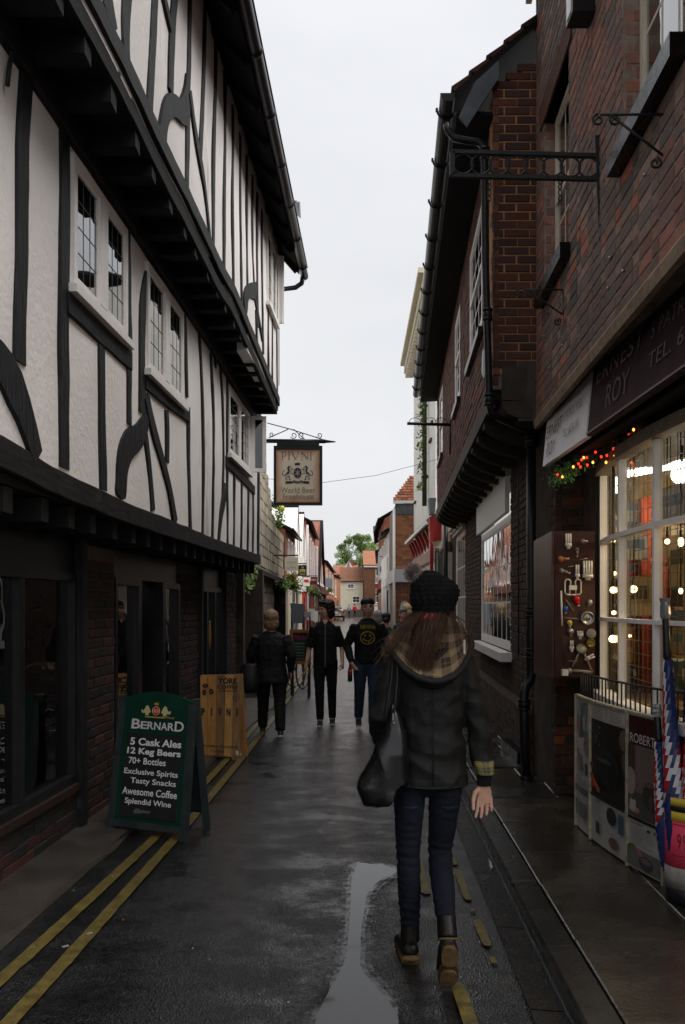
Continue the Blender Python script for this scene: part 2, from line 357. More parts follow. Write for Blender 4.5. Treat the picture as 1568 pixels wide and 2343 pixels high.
# road sheet between the pavements, gently undulating
mb = MB(); ny, nx = 150, 14; vs_ = []
def redge(Y): return .80+.03*Y if Y < 20 else 1.4
for j in range(ny+1):
    Y = -3+ (j/ny)**2*135
    for i in range(nx+1):
        t = i/nx; X = -3.2*(1-t)+t*redge(Y)
        z = 0 if t > .98 else .006*noise.noise(Vector((X*1.3, Y*.5, 2)))
        vs_.append((X, Y, z if Y < 25 else 0))
mb.add(vs_, [(j*(nx+1)+i, j*(nx+1)+i+1, (j+1)*(nx+1)+i+1, (j+1)*(nx+1)+i) for j in range(ny) for i in range(nx)], smooth=True)
struct('road', mb, M['road'], 'wet dark asphalt road down the middle of the lane')
# rainwater puddle: flat mirror with ragged outline
PUD = [(822,1972),(860,1978),(903,1986),(906,1998),(878,2008),(850,2026),(836,2060),(828,2110),(826,2160),(822,2205),(838,2232),(866,2262),(896,2296),(912,2330),(925,2400),(900,2520),(800,2600),(700,2560),(690,2450),(712,2360),(735,2300),(764,2250),(786,2210),(796,2165),(800,2110),(803,2050),(806,2005),(812,1985)]
def ragged(pts, amp, sub=5, sd=3):
    rnd = random.Random(sd); out = []
    for i in range(len(pts)):
        a, b = Vector(pts[i]), Vector(pts[(i+1) % len(pts)])
        for k in range(sub):
            p = a.lerp(b, k/sub); out.append(p+Vector((rnd.uniform(-amp, amp), rnd.uniform(-amp*1.5, amp*1.5), 0)))
    return out
def smooth_loop(q, k=3):
    for _ in range(k): q = [q[i-1]*.25+q[i]*.5+q[(i+1) % len(q)]*.25 for i in range(len(q))]
    return q
pp = ragged(smooth_loop(ragged([G(x, y, .009) for x, y in PUD], .012, 6), 5), .0022, 4, 8)
cen = sum((p for p in pp), Vector())/len(pp); npd = len(pp); nrm2 = []
for i in range(npd):
    t = (pp[(i+2) % npd]-pp[i-2]).normalized(); nrm2.append(Vector((t.y, -t.x, 0)))
area = sum(pp[i].x*pp[(i+1) % npd].y-pp[(i+1) % npd].x*pp[i].y for i in range(npd)); sg_ = 1 if area > 0 else -1
mb = MB(); rings = []
for off_, z_ in ((.075, .0083), (.05, .0085), (.022, .0087), (.0, .009)): rings.append([(p.x+n_.x*sg_*off_, p.y+n_.y*sg_*off_, z_) for p, n_ in zip(pp, nrm2)])
for k_, c_ in ((0, .34), (1, .46), (2, .6)): mb.add(rings[k_]+rings[k_+1], [(i, (i+1) % npd, npd+(i+1) % npd, npd+i) for i in range(npd)], col=(c_, c_, c_))
mb.add(rings[3], [tuple(range(npd))], col=(.99, .99, .99))
m = bpy.data.materials.new('puddle_water'); m.use_nodes = True; b = m.node_tree.nodes['Principled BSDF']; b.inputs['Base Color'].default_value = (.02, .019, .018, 1); b.inputs['Roughness'].default_value = .04; b.inputs['Specular IOR Level'].default_value = .30
nz = N(m.node_tree, 'ShaderNodeTexNoise'); nz.inputs['Scale'].default_value = 14; geo = N(m.node_tree, 'ShaderNodeNewGeometry'); m.node_tree.links.new(geo.outputs['Position'], nz.inputs[0])
bp = N(m.node_tree, 'ShaderNodeBump'); bp.inputs['Strength'].default_value = .02; m.node_tree.links.new(nz.outputs[0], bp.inputs['Height']); m.node_tree.links.new(bp.outputs[0], b.inputs['Normal'])
M['water'] = m
# soft ragged rim: the film of water thins out over the stones
mw = m.copy(); mw.name = 'puddle_edge_water'; nt = mw.node_tree; bs_ = nt.nodes['Principled BSDF']; at = N(nt, 'ShaderNodeAttribute'); at.attribute_name = 'tint'
n5 = N(nt, 'ShaderNodeTexNoise'); n5.inputs['Scale'].default_value = 26; n5.inputs['Detail'].default_value = 5; n5.inputs['Roughness'].default_value = .7; g5 = N(nt, 'ShaderNodeNewGeometry'); nt.links.new(g5.outputs['Position'], n5.inputs[0])
a5 = N(nt, 'ShaderNodeMath', operation='ADD'); nt.links.new(at.outputs['Fac'], a5.inputs[0]); nt.links.new(n5.outputs[0], a5.inputs[1]); r5 = N(nt, 'ShaderNodeMapRange'); r5.inputs[1].default_value = .90; r5.inputs[2].default_value = 1.22; nt.links.new(a5.outputs[0], r5.inputs[0]); nt.links.new(r5.outputs[0], bs_.inputs['Alpha'])
struct('puddle', mb, mw, 'shallow rain puddle in the middle of the road')
for k, pl in enumerate([[(1188,2040),(1200,2052),(1212,2075),(1222,2110),(1216,2118),(1204,2096),(1190,2070)], [(1120,1965),(1128,1985),(1122,1990)]]):
    mb = MB(); mb.prism([(p.x, p.y, .011) for p in ragged([G(x, y, .01) for x, y in pl], .006, 3, k)], (0, 0, -.006))
    struct('puddle', mb, m, ['small puddle in the gutter channel beside the kerb', 'tiny puddle in the gutter beside the kerb', 'small wet patch in the road left of the woman'][k])
# double yellow lines, worn
def ymat(name, thr):
    m = mat(name, (.135, .10, .026), .45, .45, 14, .5, 120, dirt=((.035, .033, .03), 32, thr)); return m
M['yl'] = ymat('yellow_line_paint', .55); M['yl2'] = ymat('worn_yellow_line_paint', .50)
def line(pts, w_, m, label, z=.014, sd=1):
    rnd = random.Random(sd); mb = MB(); L_, R_ = [], []
    pts = [Vector(p) for p in pts]; dense = []
    for a, b in zip(pts[:-1], pts[1:]):
        n = max(1, int((b-a).length/.04)); dense += [a.lerp(b, i/n) for i in range(n)]
    dense.append(pts[-1])
    nd = len(dense)-1; LL = sum((b-a).length for a, b in zip(dense[:-1], dense[1:]))
    for i, p in enumerate(dense):
        ed_ = min(i, nd-i)/max(1, nd)*LL/.03; tw = min(1, .6+.4*ed_)
        t = (dense[min(i+1, len(dense)-1)]-dense[max(i-1, 0)]).normalized(); r = Vector((t.y, -t.x, 0)); j = .004*noise.noise(Vector((i*.23, sd, 0)))+rnd.uniform(-.0012, .0012)
        q = .004*noise.noise(Vector((i*.27, sd+5, 0)))+rnd.uniform(-.0012, .0012); L_.append(p-r*(w_/2+j)*tw); R_.append(p+r*(w_/2+q)*tw)
    n = len(L_); top = [(p.x, p.y, z) for p in L_+R_]
    mb.add(top, [(i, n+i, n+i+1, i+1) for i in range(n-1)])
    struct('yellow_line', mb, m, label)
line([(-1.53, 3.2, 0), (-1.478, 3.77, 0), (-1.39, 4.9, 0), (-1.31, 6.04, 0), (-1.27, 7.4, 0), (-1.22, 9, 0), (-1.16, 12, 0), (-1.1, 15.2, 0), (-1.0, 20, 0), (-1.0, 30, 0)], .07, M['yl'], 'outer yellow line along the left gutter')
line([(-1.30, 3.3, 0), (-1.27, 3.8, 0), (-1.215, 5, 0), (-1.165, 6.04, 0), (-1.12, 7.4, 0), (-1.07, 9, 0), (-1.0, 12, 0), (-.93, 15.2, 0), (-.84, 20, 0), (-.8, 30, 0)], .07, M['yl'], 'inner yellow line left of the road middle', sd=2)
line([(.50, 3.2, 0), (.49, 3.75, 0)], .06, M['yl2'], 'short worn yellow dash near the camera', sd=3)
for a, b in ((3.95, 4.02), (4.15, 4.5), (4.62, 4.66), (4.8, 5.35), (5.45, 5.62), (5.7, 5.78), (6.1, 7.2), (7.8, 9.5)):
    line([(.655+.008*a, a, 0), (.655+.008*b, b, 0)], .045, M['yl2'], 'worn yellow dash beside the right kerb', sd=int(a*10))
line([(.47, 4.9, 0), (.50, 8, 0), (.62, 12, 0)], .055, M['yl'], 'yellow line running between the woman’s legs', sd=5)
# gutter channel, kerbstones and flagstones of the right pavement
PAVE = thing('pavement', 'wet flagstone pavement along the right side of the lane', 'pavement', (1.2, 6, 0)); PAVE['kind'] = 'structure'; del PAVE['category']
mb = MB(); ys = [-2+i*.5 for i in range(60)]
mb.prism([(1.05, -2, .062), (3.6, -2, .062), (3.6, 30, .062), (1.9, 30, .062)], (0, 0, -.08)); obj('bedding', mb, M['mortar_dark'], PAVE)
rnd = random.Random(4); Y = -1.
def ke(Y): return .80+.03*Y
while Y < 20:
    L_ = rnd.uniform(.7, 1.0); a, b = Y+.006, Y+L_-.006
    x0a, x0b = ke(a), ke(b); x1a, x1b = x0a+.145, x0b+.145; h = .075+rnd.uniform(-.003, .003); c = rnd.uniform(.75, 1.3)
    mb = MB(); bt = [(x0a, a, -.02), (x1a, a, -.02), (x1b, b, -.02), (x0b, b, -.02)]
    mid = [(x0a, a, h-.014), (x1a, a, h-.004), (x1b, b, h-.004), (x0b, b, h-.014)]; tp = [(x0a+.014, a+.005, h), (x1a-.004, a+.005, h), (x1b-.004, b-.005, h), (x0b+.014, b-.005, h)]
    mb.add(bt+mid+tp, [(0, 1, 5, 4), (1, 2, 6, 5), (2, 3, 7, 6), (3, 0, 4, 7), (4, 5, 9, 8), (5, 6, 10, 9), (6, 7, 11, 10), (7, 4, 8, 11), (8, 9, 10, 11)], col=(c, c, c))
    if Y < 14: obj('kerbstone', mb, M['kerb'], PAVE)
    Y += L_
Y = -1.
while Y < 30:   # rows of slabs
    L_ = rnd.uniform(.55, .85) if Y < 14 else 1.4; a, b = Y+.006, Y+L_-.006
    u0 = .155; full = 1.1 if Y < 8 else 1.3
    cuts = [u0, full] if rnd.random() < .35 else [u0, u0+rnd.uniform(.42, .62), full]
    for i in range(len(cuts)-1):
        p, q = cuts[i]+.006, cuts[i+1]-.006; h = .072+rnd.uniform(-.003, .004); c = rnd.uniform(.65, 1.45); tl = rnd.uniform(-.003, .003); w_ = rnd.uniform(.9, 1.08)
        cc = (c*w_, c, c*(2-w_)*.97)
        base = [(ke(a)+p, a), (ke(a)+q, a), (ke(b)+q, b), (ke(b)+p, b)]; cxx = sum(v[0] for v in base)/4; cyy = (a+b)/2
        mb = MB(); lo = [(x, y, 0) for x, y in base]; md = [(x, y, h-.004+tl*(k-1.5)) for k, (x, y) in enumerate(base)]; tp = [(x+(.007 if x < cxx else -.007), y+(.007 if y < cyy else -.007), h+tl*(k-1.5)) for k, (x, y) in enumerate(base)]
        mb.add(lo+md+tp, [(0, 1, 5, 4), (1, 2, 6, 5), (2, 3, 7, 6), (3, 0, 4, 7), (4, 5, 9, 8), (5, 6, 10, 9), (6, 7, 11, 10), (7, 4, 8, 11), (8, 9, 10, 11)], col=cc)
        obj('flagstone', mb, M['slab'], PAVE)
    Y += L_
#mb = MB(); mb.lathe([(.09, 0), (.09, .003), (.080, .004), (.078, .001), (0.001, .001)], c=(1.245, 6.1, .0745), n=24)
#obj('access_cover', mb, M['slab'], PAVE)
# gutter channel stones (dark smooth band with fine joint lines)
mb = MB(); Y = -1; 
while Y < 14:
    L_ = .9; mb.add([(ke(Y)-.155, Y+.004, .012), (ke(Y)-.012, Y+.004, .002), (ke(Y+L_)-.012, Y+L_-.004, .002), (ke(Y+L_)-.155, Y+L_-.004, .012)], [(0, 1, 2, 3)]); Y += L_
struct('gutter_channel', mb, mat('gutter_stone', (.018, .017, .016), .22, .35, 4, .5, 60, rvar=.1), 'dark gutter channel stones beside the kerb')
# worn concrete margin at the foot of the left building
mb = MB(); n = 40; top = []
for i in range(n+1):
    Y = -1+i*.4; top += [(-3.0, Y, .045), (-1.87+.056*Y+.02*noise.noise(Vector((0, Y*2, 0))), Y, .038), (-1.85+.056*Y+.03*noise.noise(Vector((3, Y*2, 0))), Y, .003)]
mb.add(top, [(3*i+k, 3*i+k+1, 3*i+4+k, 3*i+3+k) for i in range(n) for k in (0, 1)])
struct('left_margin', mb, M['concrete'], 'worn concrete margin at the foot of the pub wall')
# specks of litter and leaves on the road
mb = MB(); rnd = random.Random(12)
for i in range(46):
    x, y = rnd.uniform(-1.6, 1.6), 3.3+rnd.random()**1.5*9; z = .016 if x < .85+.03*y else .083
    a = rnd.uniform(0, 3.14); l = rnd.uniform(.006, .017); w2 = l*rnd.uniform(.25, .8); c = rnd.choice([(.22, .21, .2), (.2, .15, .08), (.3, .3, .3), (.2, .08, .02)])
    mb.box((x, y, z), (l, w2, .004), rz=a, col=c)
for (x, y) in ((205, 2140), (150, 2170)):
    g = G(x, y, .04); mb.box((g.x, g.y, .05), (.03, .014, .004), rz=.7, col=(.25, .24, .22))
mlit = mat('litter', (1, 1, 1), .8, .1, tint=True, bump=0); o = obj('litter', mb, mlit, kind='stuff'); o['label'] = 'tiny scraps and fallen leaves on the wet road'

# ================================================================ left: timber-framed pub
A1 = Plane(-1.87, .05, 1); A2 = Plane(-1.52, .05, 1); GL = Plane(-2.22, .05, 1)
U_ = Vector((.05, 1, 0)).normalized(); NL = Vector((1, -.05, 0)).normalized()
PUB = thing('timber_framed_pub', 'black and white timber framed building with two overhanging storeys above a dark pub front', 'building', (-1.9, 8, 0))
YE1, YE2, Y0B = 12.95, 12.35, 1.2
def strip(parent, name, pl, pts, widths, th, m, off=-.02, sd=0, hor=False, sub=.10, **k):
    """a timber: polyline of pixel points on plane pl, real width in metres, proud by th, slightly wavy hand-cut edges"""
    rnd = random.Random(sd+int(pts[0][0]*7+pts[0][1])); q = [pl.px(x, y) for x, y in pts] if not isinstance(pts[0], Vector) else pts
    ws = widths if isinstance(widths, (list, tuple)) else [widths]*len(q)
    dense, dw = [], []
    for i in range(len(q)-1):
        n = max(1, int((q[i+1]-q[i]).length/sub))
        for j in range(n): dense.append(q[i].lerp(q[i+1], j/n)); dw.append(ws[i]+(ws[i+1]-ws[i])*j/n)
    dense.append(q[-1]); dw.append(ws[-1]); n = len(dense); sm = [v.copy() for v in dense]
    for _ in range(2):
        for i in range(1, n-1): sm[i] = (sm[i-1]+sm[i]*2+sm[i+1])/4
    ex = Vector((pl.s, 0, 0)); A, B = [], []; s0 = rnd.random()*50
    for i, p in enumerate(sm):
        t = (sm[min(i+1, n-1)]-sm[max(i-1, 0)]).normalized(); r = t.cross(ex).normalized()
        wa = dw[i]/2+.008*noise.noise(Vector((i*.35, s0, 0))); wb = dw[i]/2+.008*noise.noise(Vector((i*.35, s0+9, 0)))
        A.append(p-r*wa); B.append(p+r*wb)
    mb = MB(); v = []
    c = .008
    for i in range(n):
        r = (B[i]-A[i]).normalized(); zf = th+.004*noise.noise(Vector((i*.5, s0+4, 1)))
        v += [A[i]+ex*off, A[i]+ex*(off+zf-c), A[i]+r*c+ex*(off+zf), B[i]-r*c+ex*(off+zf), B[i]+ex*(off+zf-c), B[i]+ex*off]
    f = [(6*i+k2, 6*i+k2+1, 6*i+k2+7, 6*i+k2+6) for i in range(n-1) for k2 in range(5)]+[(0, 1, 2, 3, 4, 5), tuple(6*(n-1)+j for j in (5, 4, 3, 2, 1, 0))]
    mb.add(v, f); return obj(name, mb, m, parent, **k)
# plaster walls: one continuous sheet per storey, with cut openings for windows, slightly uneven
def wall_sheet(name, pl, Ya, Yb, za, zb, holes, m, parent, thick=.12, bumpy=.010, du=.16, dz=.16, sd=0):
    us = sorted(set([Ya+(Yb-Ya)*i/max(1, round((Yb-Ya)/du)) for i in range(max(1, round((Yb-Ya)/du))+1)]+[h[k] for h in holes for k in (0, 1)]))
    zs = sorted(set([za+(zb-za)*i/max(1, round((zb-za)/dz)) for i in range(max(1, round((zb-za)/dz))+1)]+[h[k] for h in holes for k in (2, 3)]))
    mb = MB(); nu, nz_ = len(us), len(zs); vs_ = []
    for z in zs:
        for u in us: vs_.append(pl.yz(u, z, bumpy*noise.noise(Vector((u*1.4, z*1.4, sd)))))
    fs = []
    for j in range(nz_-1):
        for i in range(nu-1):
            uc, zc = (us[i]+us[i+1])/2, (zs[j]+zs[j+1])/2
            if any(h[0] < uc < h[1] and h[2] < zc < h[3] for h in holes): continue
            fs.append((j*nu+i, j*nu+i+1, (j+1)*nu+i+1, (j+1)*nu+i))
    mb.add(vs_, fs, smooth=True)
    back = pl.s*-thick
    mb.add([pl.yz(Ya, za, -thick), pl.yz(Yb, za, -thick), pl.yz(Yb, zb, -thick), pl.yz(Ya, zb, -thick), pl.yz(Ya, za), pl.yz(Yb, za), pl.yz(Yb, zb), pl.yz(Ya, zb)],
           [(1, 2, 6, 5), (0, 3, 7, 4), (2, 3, 7, 6), (0, 1, 5, 4)])
    return obj(name, mb, m, parent)
W1 = (5.17, 6.25, 3.52, 4.31); W2 = (6.78, 7.98, 3.46, 4.30); W3 = (10.3, 11.85, 3.42, 4.22); W0 = (1.9, 3.1, 3.5, 4.3)
W4 = (11.05, 11.95, 5.47, 6.45)
wall_sheet('plaster_wall', A1, Y0B, YE1, 2.3, 4.62, [W1, W2, W3, W0], M['plaster'], PUB)
wall_sheet('plaster_wall', A2, Y0B, YE2, 4.64, 6.72, [W4], M['plaster'], PUB, sd=5)
wall_sheet('plaster_wall', A2, 9.6, YE2, 4.42, 4.64, [], M['plaster'], PUB, sd=5)
# ---- first-floor timbers (traced)
T = M['timber']
def TS(pl, lst, nm='stud'):
    for pts, w_ in lst: strip(PUB, nm, pl, pts, w_*.92 if not isinstance(w_, list) else [q*.92 for q in w_], .033, T)
def Z2(*p): return [(.44*x, 564.5+.44*y) for x, y in p]
def Z1(*p): return [(.44*x, .44*y) for x, y in p]
TS(A1, [([(62, 130), (57, 200), (51, 308), (48, 616), (42, 718), (44, 830)], .17),
        ([(146, 300), (146, 500), (145, 700), (145, 1072)], .18),
        ([(231, 780), (230, 860), (232, 960), (235, 1122)], [.15, .15, .16, .17]),
        ([(291, 520), (292, 640), (295, 750), (294, 972)], .13),
        ([(350, 610), (334, 640), (324, 710), (323, 830), (326, 945)], [.16, .17, .2, .2, .24]),
        (Z2((748, 940), (764, 1050), (782, 1200), (792, 1372)), [.14, .12, .13, .15]),
        (Z2((865, 850), (872, 950), (868, 1120)), .13),
        (Z2((955, 320), (965, 500), (970, 780)), .12), (Z2((978, 880), (978, 1100), (988, 1470)), .13),
        (Z2((1035, 450), (1052, 800), (1058, 1100), (1050, 1510)), .12),
        (Z2((1095, 550), (1110, 850), (1108, 1200), (1103, 1535)), .12),
        (Z2((1145, 610), (1158, 850), (1162, 1130), (1155, 1340)), .12),
        (Z2((1182, 680), (1180, 1000), (1182, 1560)), .13),
        (Z2((1218, 1175), (1216, 1400), (1213, 1575)), .13), (Z2((1256, 1215), (1255, 1400), (1252, 1590)), .13),
        (Z2((1291, 1250), (1290, 1400), (1287, 1600)), .13), (Z2((1316, 1280), (1316, 1450), (1314, 1605)), .12), 
        (Z2((1343, 870), (1345, 1200), (1343, 1615)), .22), (Z2((1120, 590), (1118, 620)), .1)])
for Y in (1.3, 1.75, 3.3, 3.85): strip(PUB, 'stud', A1, [A1.yz(Y, 2.38), A1.yz(Y+.02, 4.4)], .16, .033, T)
strip(PUB, 'brace', A1, [(-25, 800), (-8, 822), (12, 845), (32, 880), (50, 930), (66, 985), (82, 1046)], [.18, .21, .24, .26, .22, .19, .16], .038, T)
strip(PUB, 'brace', A1, Z2((757, 770), (776, 880), (806, 1000), (848, 1140), (880, 1260), (908, 1436)), [.16, .15, .15, .14, .13, .15], .036, T)
strip(PUB, 'brace', A1, Z2((1172, 1250), (1160, 1330), (1143, 1400), (1133, 1545)), [.14, .2, .18, .13], .036, T)
def blob(name, pl, pts, th, off=-.02):
    q = [pl.px(x, y) for x, y in pts]; d = []
    n = len(q)
    for i in range(n):   # catmull-rom smoothing
        p0, p1, p2, p3 = q[i-1], q[i], q[(i+1) % n], q[(i+2) % n]
        for t in (0, .33, .66):
            d.append(.5*((2*p1)+(-p0+p2)*t+(2*p0-5*p1+4*p2-p3)*t*t+(-p0+3*p1-3*p2+p3)*t**3))
    mb = MB(); mb.prism([p+Vector((pl.s*off, 0, 0)) for p in d], (pl.s*th, 0, 0)); return obj(name, mb, T, PUB)
blob('curved_brace', A1, Z2((752, 870), (725, 895), (700, 925), (650, 950), (615, 1030), (602, 1130), (600, 1200), (598, 1285), (640, 1310), (650, 1190), (672, 1110), (722, 1050), (747, 995), (762, 930)), .040)
# rails under the windows
strip(PUB, 'rail', A1, [(150, 690), (200, 737), (250, 785), (297, 827)], .14, .04, M['timber_h'])
strip(PUB, 'rail', A1, [(330, 868), (380, 912), (431, 950)], .15, .04, M['timber_h'])
strip(PUB, 'rail', A1, Z2((1172, 1115), (1225, 1165), (1320, 1268)), .13, .04, M['timber_h'])
# top plate under the jetty
strip(PUB, 'top_plate', A1, [A1.yz(Y0B, 4.46), A1.yz(6, 4.45), A1.yz(9, 4.43), A1.yz(YE1-.1, 4.30)], .20, .07, M['timber_h'])
# bressummer of the first floor (bottom beam)
strip(PUB, 'bottom_beam', A1, [A1.yz(Y0B, 2.33)]+[A1.px(x, y) for x, y in ((0, 1032), (97, 1090), (282, 1172), (400, 1214), (484, 1245), (594, 1281))], [.155, .155, .155, .15, .15, .14, .14], .075, M['timber_h'], off=-.055)
# ---- second floor
TS(A2, [(Z1((555, -40), (568, 60), (588, 160)), .17), (Z1((662, -60), (655, 60), (640, 230), (655, 320)), .17),
        (Z1((806, -60), (798, 120), (785, 350), (775, 590)), .15), (Z1((912, -60), (900, 60), (893, 160), (885, 488)), .15),
        (Z1((986, -60), (980, 250), (976, 500), (968, 1010)), .14), (Z1((1066, -20), (1058, 300), (1050, 600), (1040, 800)), .12),
        (Z1((1122, 180), (1116, 500), (1110, 750), (1105, 1270)), .13), (Z1((1170, 380), (1166, 900), (1163, 1400)), .13),
        (Z1((1210, 560), (1206, 1000), (1213, 1500)), .13), (Z1((1246, 700), (1248, 1100), (1256, 1600)), .13),
        (Z1((1282, 820), (1281, 1200), (1285, 1500)), .12), (Z1((1312, 920), (1311, 1300), (1322, 1560)), .12),
        (Z1((1338, 1010), (1335, 1400), (1340, 1700)), .13), (Z1((1362, 1100), (1360, 1300), (1368, 1840)), .13),
        (Z2((1392, 300), (1396, 650)), .12), (Z2((1414, 340), (1416, 760)), .12), (Z2((1438, 120), (1440, 850)), .13), (Z2((1330, 330), (1336, 520)), .12)])
for Y in (1.4, 1.9, 2.4, 2.9, 3.35, 3.8): strip(PUB, 'stud', A2, [A2.yz(Y, 4.7), A2.yz(Y+.02, 6.75)], .14, .033, T)
strip(PUB, 'brace', A2, Z1((838, -50), (862, 60), (888, 158)), .10, .036, T)
strip(PUB, 'brace', A2, Z1((982, 480), (1000, 620), (1018, 760), (1042, 860), (1060, 950), (1075, 1080), (1086, 1240)), [.12, .12, .14, .14, .11, .1, .1], .036, T)
strip(PUB, 'brace', A2, Z1((530, -20), (560, 60), (585, 150)), .11, .036, T)
blob('curved_brace', A2, Z1((870, 485), (845, 520), (828, 600), (820, 690), (850, 748), (857, 690), (870, 635), (895, 608), (920, 622), (940, 645), (966, 640), (968, 480), (962, 380), (955, 440), (940, 495), (925, 512), (900, 490)), .040)
blob('curved_brace', A2, Z2((1310, 185), (1285, 195), (1270, 215), (1262, 260), (1268, 340), (1278, 345), (1285, 275), (1300, 265), (1325, 270), (1328, 190)), .040)
strip(PUB, 'brace', A2, Z2((1322, 260), (1340, 350), (1362, 480)), .1, .036, T)
# second-floor jetty beam
strip(PUB, 'jetty_beam', A2, [A2.yz(Y0B, 4.74), A2.yz(4, 4.73)]+[A2.px(x, y) for x, y in ((285, 155), (368, 335), (424, 448), (505, 622), (531, 664), (599, 828), (636, 920))], .13, .10, M['timber_h'], off=-.07)
strip(PUB, 'jetty_board', A2, [A2.yz(Y0B, 4.59), A2.yz(4, 4.57)]+[A2.px(x, y)+Vector((0, 0, -.11)) for x, y in ((284, 165), (366, 345), (422, 458), (504, 632), (530, 672), (598, 835), (634, 920))], .12, .04, M['soffit'], off=-.036)
# joists of both jetties, each with its end showing
for i in range(26):
    Y = 1.5+i*.43+.03*math.sin(i*2.3)
    if Y > YE2: break
    mb = MB(); d = -.02-.12*max(0, (Y-9.5)/3); mb.beam(A1.yz(Y, 4.515+d, -.1), A2.yz(Y, 4.515+d, -.015), .12, .12); obj('jetty_joist', mb, M['soffit'], PUB)  # joists take the soffit black, so the jetty's shade is painted in
for i in range(27):
    Y = 1.4+i*.43+.03*math.sin(i*1.7)
    if Y > YE1-.1: break
    mb = MB(); mb.beam(GL.yz(Y, 2.16, -.1), A1.yz(Y, 2.16, -.03), .12, .13); obj('jetty_joist', mb, M['soffit'], PUB)
mb = MB()
mb.prism([A1.yz(Y0B, 4.58, -.1), A1.yz(YE2, 4.50, -.1), A2.yz(YE2, 4.50, -.03), A2.yz(Y0B, 4.58, -.03)], (0, 0, .06)); obj('soffit', mb, M['soffit'], PUB)
mb = MB(); mb.prism([GL.yz(Y0B, 2.235, -.2), GL.yz(YE1, 2.235, -.2), A1.yz(YE1, 2.235, -.03), A1.yz(Y0B, 2.235, -.03)], (0, 0, .05)); obj('soffit', mb, M['soffit'], PUB)
# end walls, roof
mb = MB(); mb.prism([A1.yz(YE1-.02, 2.25, -.05), A1.yz(YE1-.02, 4.5, -.05), Vector((-5, YE1, 4.5)), Vector((-5, YE1, 2.25))], (0, .1, 0))
mb.prism([A2.yz(YE2-.02, 4.5, -.05), A2.yz(YE2-.02, 6.7, -.05), Vector((-3.2, YE2, 9.6)), Vector((-5.5, YE2, 6.7)), Vector((-5.5, YE2, 4.5))], (0, .1, 0)); obj('gable_wall', mb, M['plaster'], PUB)
e0, e1 = Vector((-1.52+.05*Y0B+.42, Y0B, 6.42)), Vector((-.60, 12.62, 6.42)); rd = Vector((-2.6, 0, 3.1))
mb = MB(); nrm = Vector((.1, 0, .084))
mb.hexa([e0, e0+rd, e1+rd, e1, e0+nrm, e0+rd+nrm, e1+rd+nrm, e1+nrm]); obj('roof', mb, M['slate'], PUB)
mb = MB(); q0, q1 = e0+Vector((-.02, 0, -.02)), e1+Vector((-.02, 0, -.02)); mb.prism([q0, q1, A2.yz(12.62, 6.72, -.05), A2.yz(Y0B, 6.72, -.05)], (0, 0, .03)); obj('eaves_board', mb, M['soffit'], PUB)
for i in range(17):
    Y = 1.5+i*.68; x_ = e0.x+(e1.x-e0.x)*(Y-Y0B)/(12.62-Y0B)
    mb = MB(); mb.beam(Vector((x_-.03, Y, 6.37)), A2.yz(Y, 6.67, 0), .07, .10); obj('rafter_end', mb, M['soffit'], PUB)
mb = MB(); gp = []
for Y in (Y0B, 4, 7, 10, 12.66):
    x_ = e0.x+(e1.x-e0.x)*(Y-Y0B)/(12.62-Y0B)+.05; gp.append((x_, Y, 6.39+.01*math.sin(Y)))
mb.tube(gp, .055, n=12); obj('gutter', mb, M['blackpaint'], PUB)
mb = MB()
for i in range(12):
    Y = 1.8+i*.95; x_ = e0.x+(e1.x-e0.x)*(Y-Y0B)/(12.62-Y0B)+.05; mb.tube([(x_, Y-.012, 6.39), (x_, Y+.012, 6.39)], .066, n=12)
obj('gutter_clip', mb, M['blackpaint'], PUB, kind='stuff')
mb = MB(); mb.tube([(-.57, 12.6, 6.37), (-.59, 12.62, 6.28), (-.68, 12.6, 6.21), (-.86, 12.45, 6.13), (-.93, 12.40, 5.9), (-.93, 12.40, 4.75)], .035, n=10); obj('downpipe', mb, M['blackpaint'], PUB)
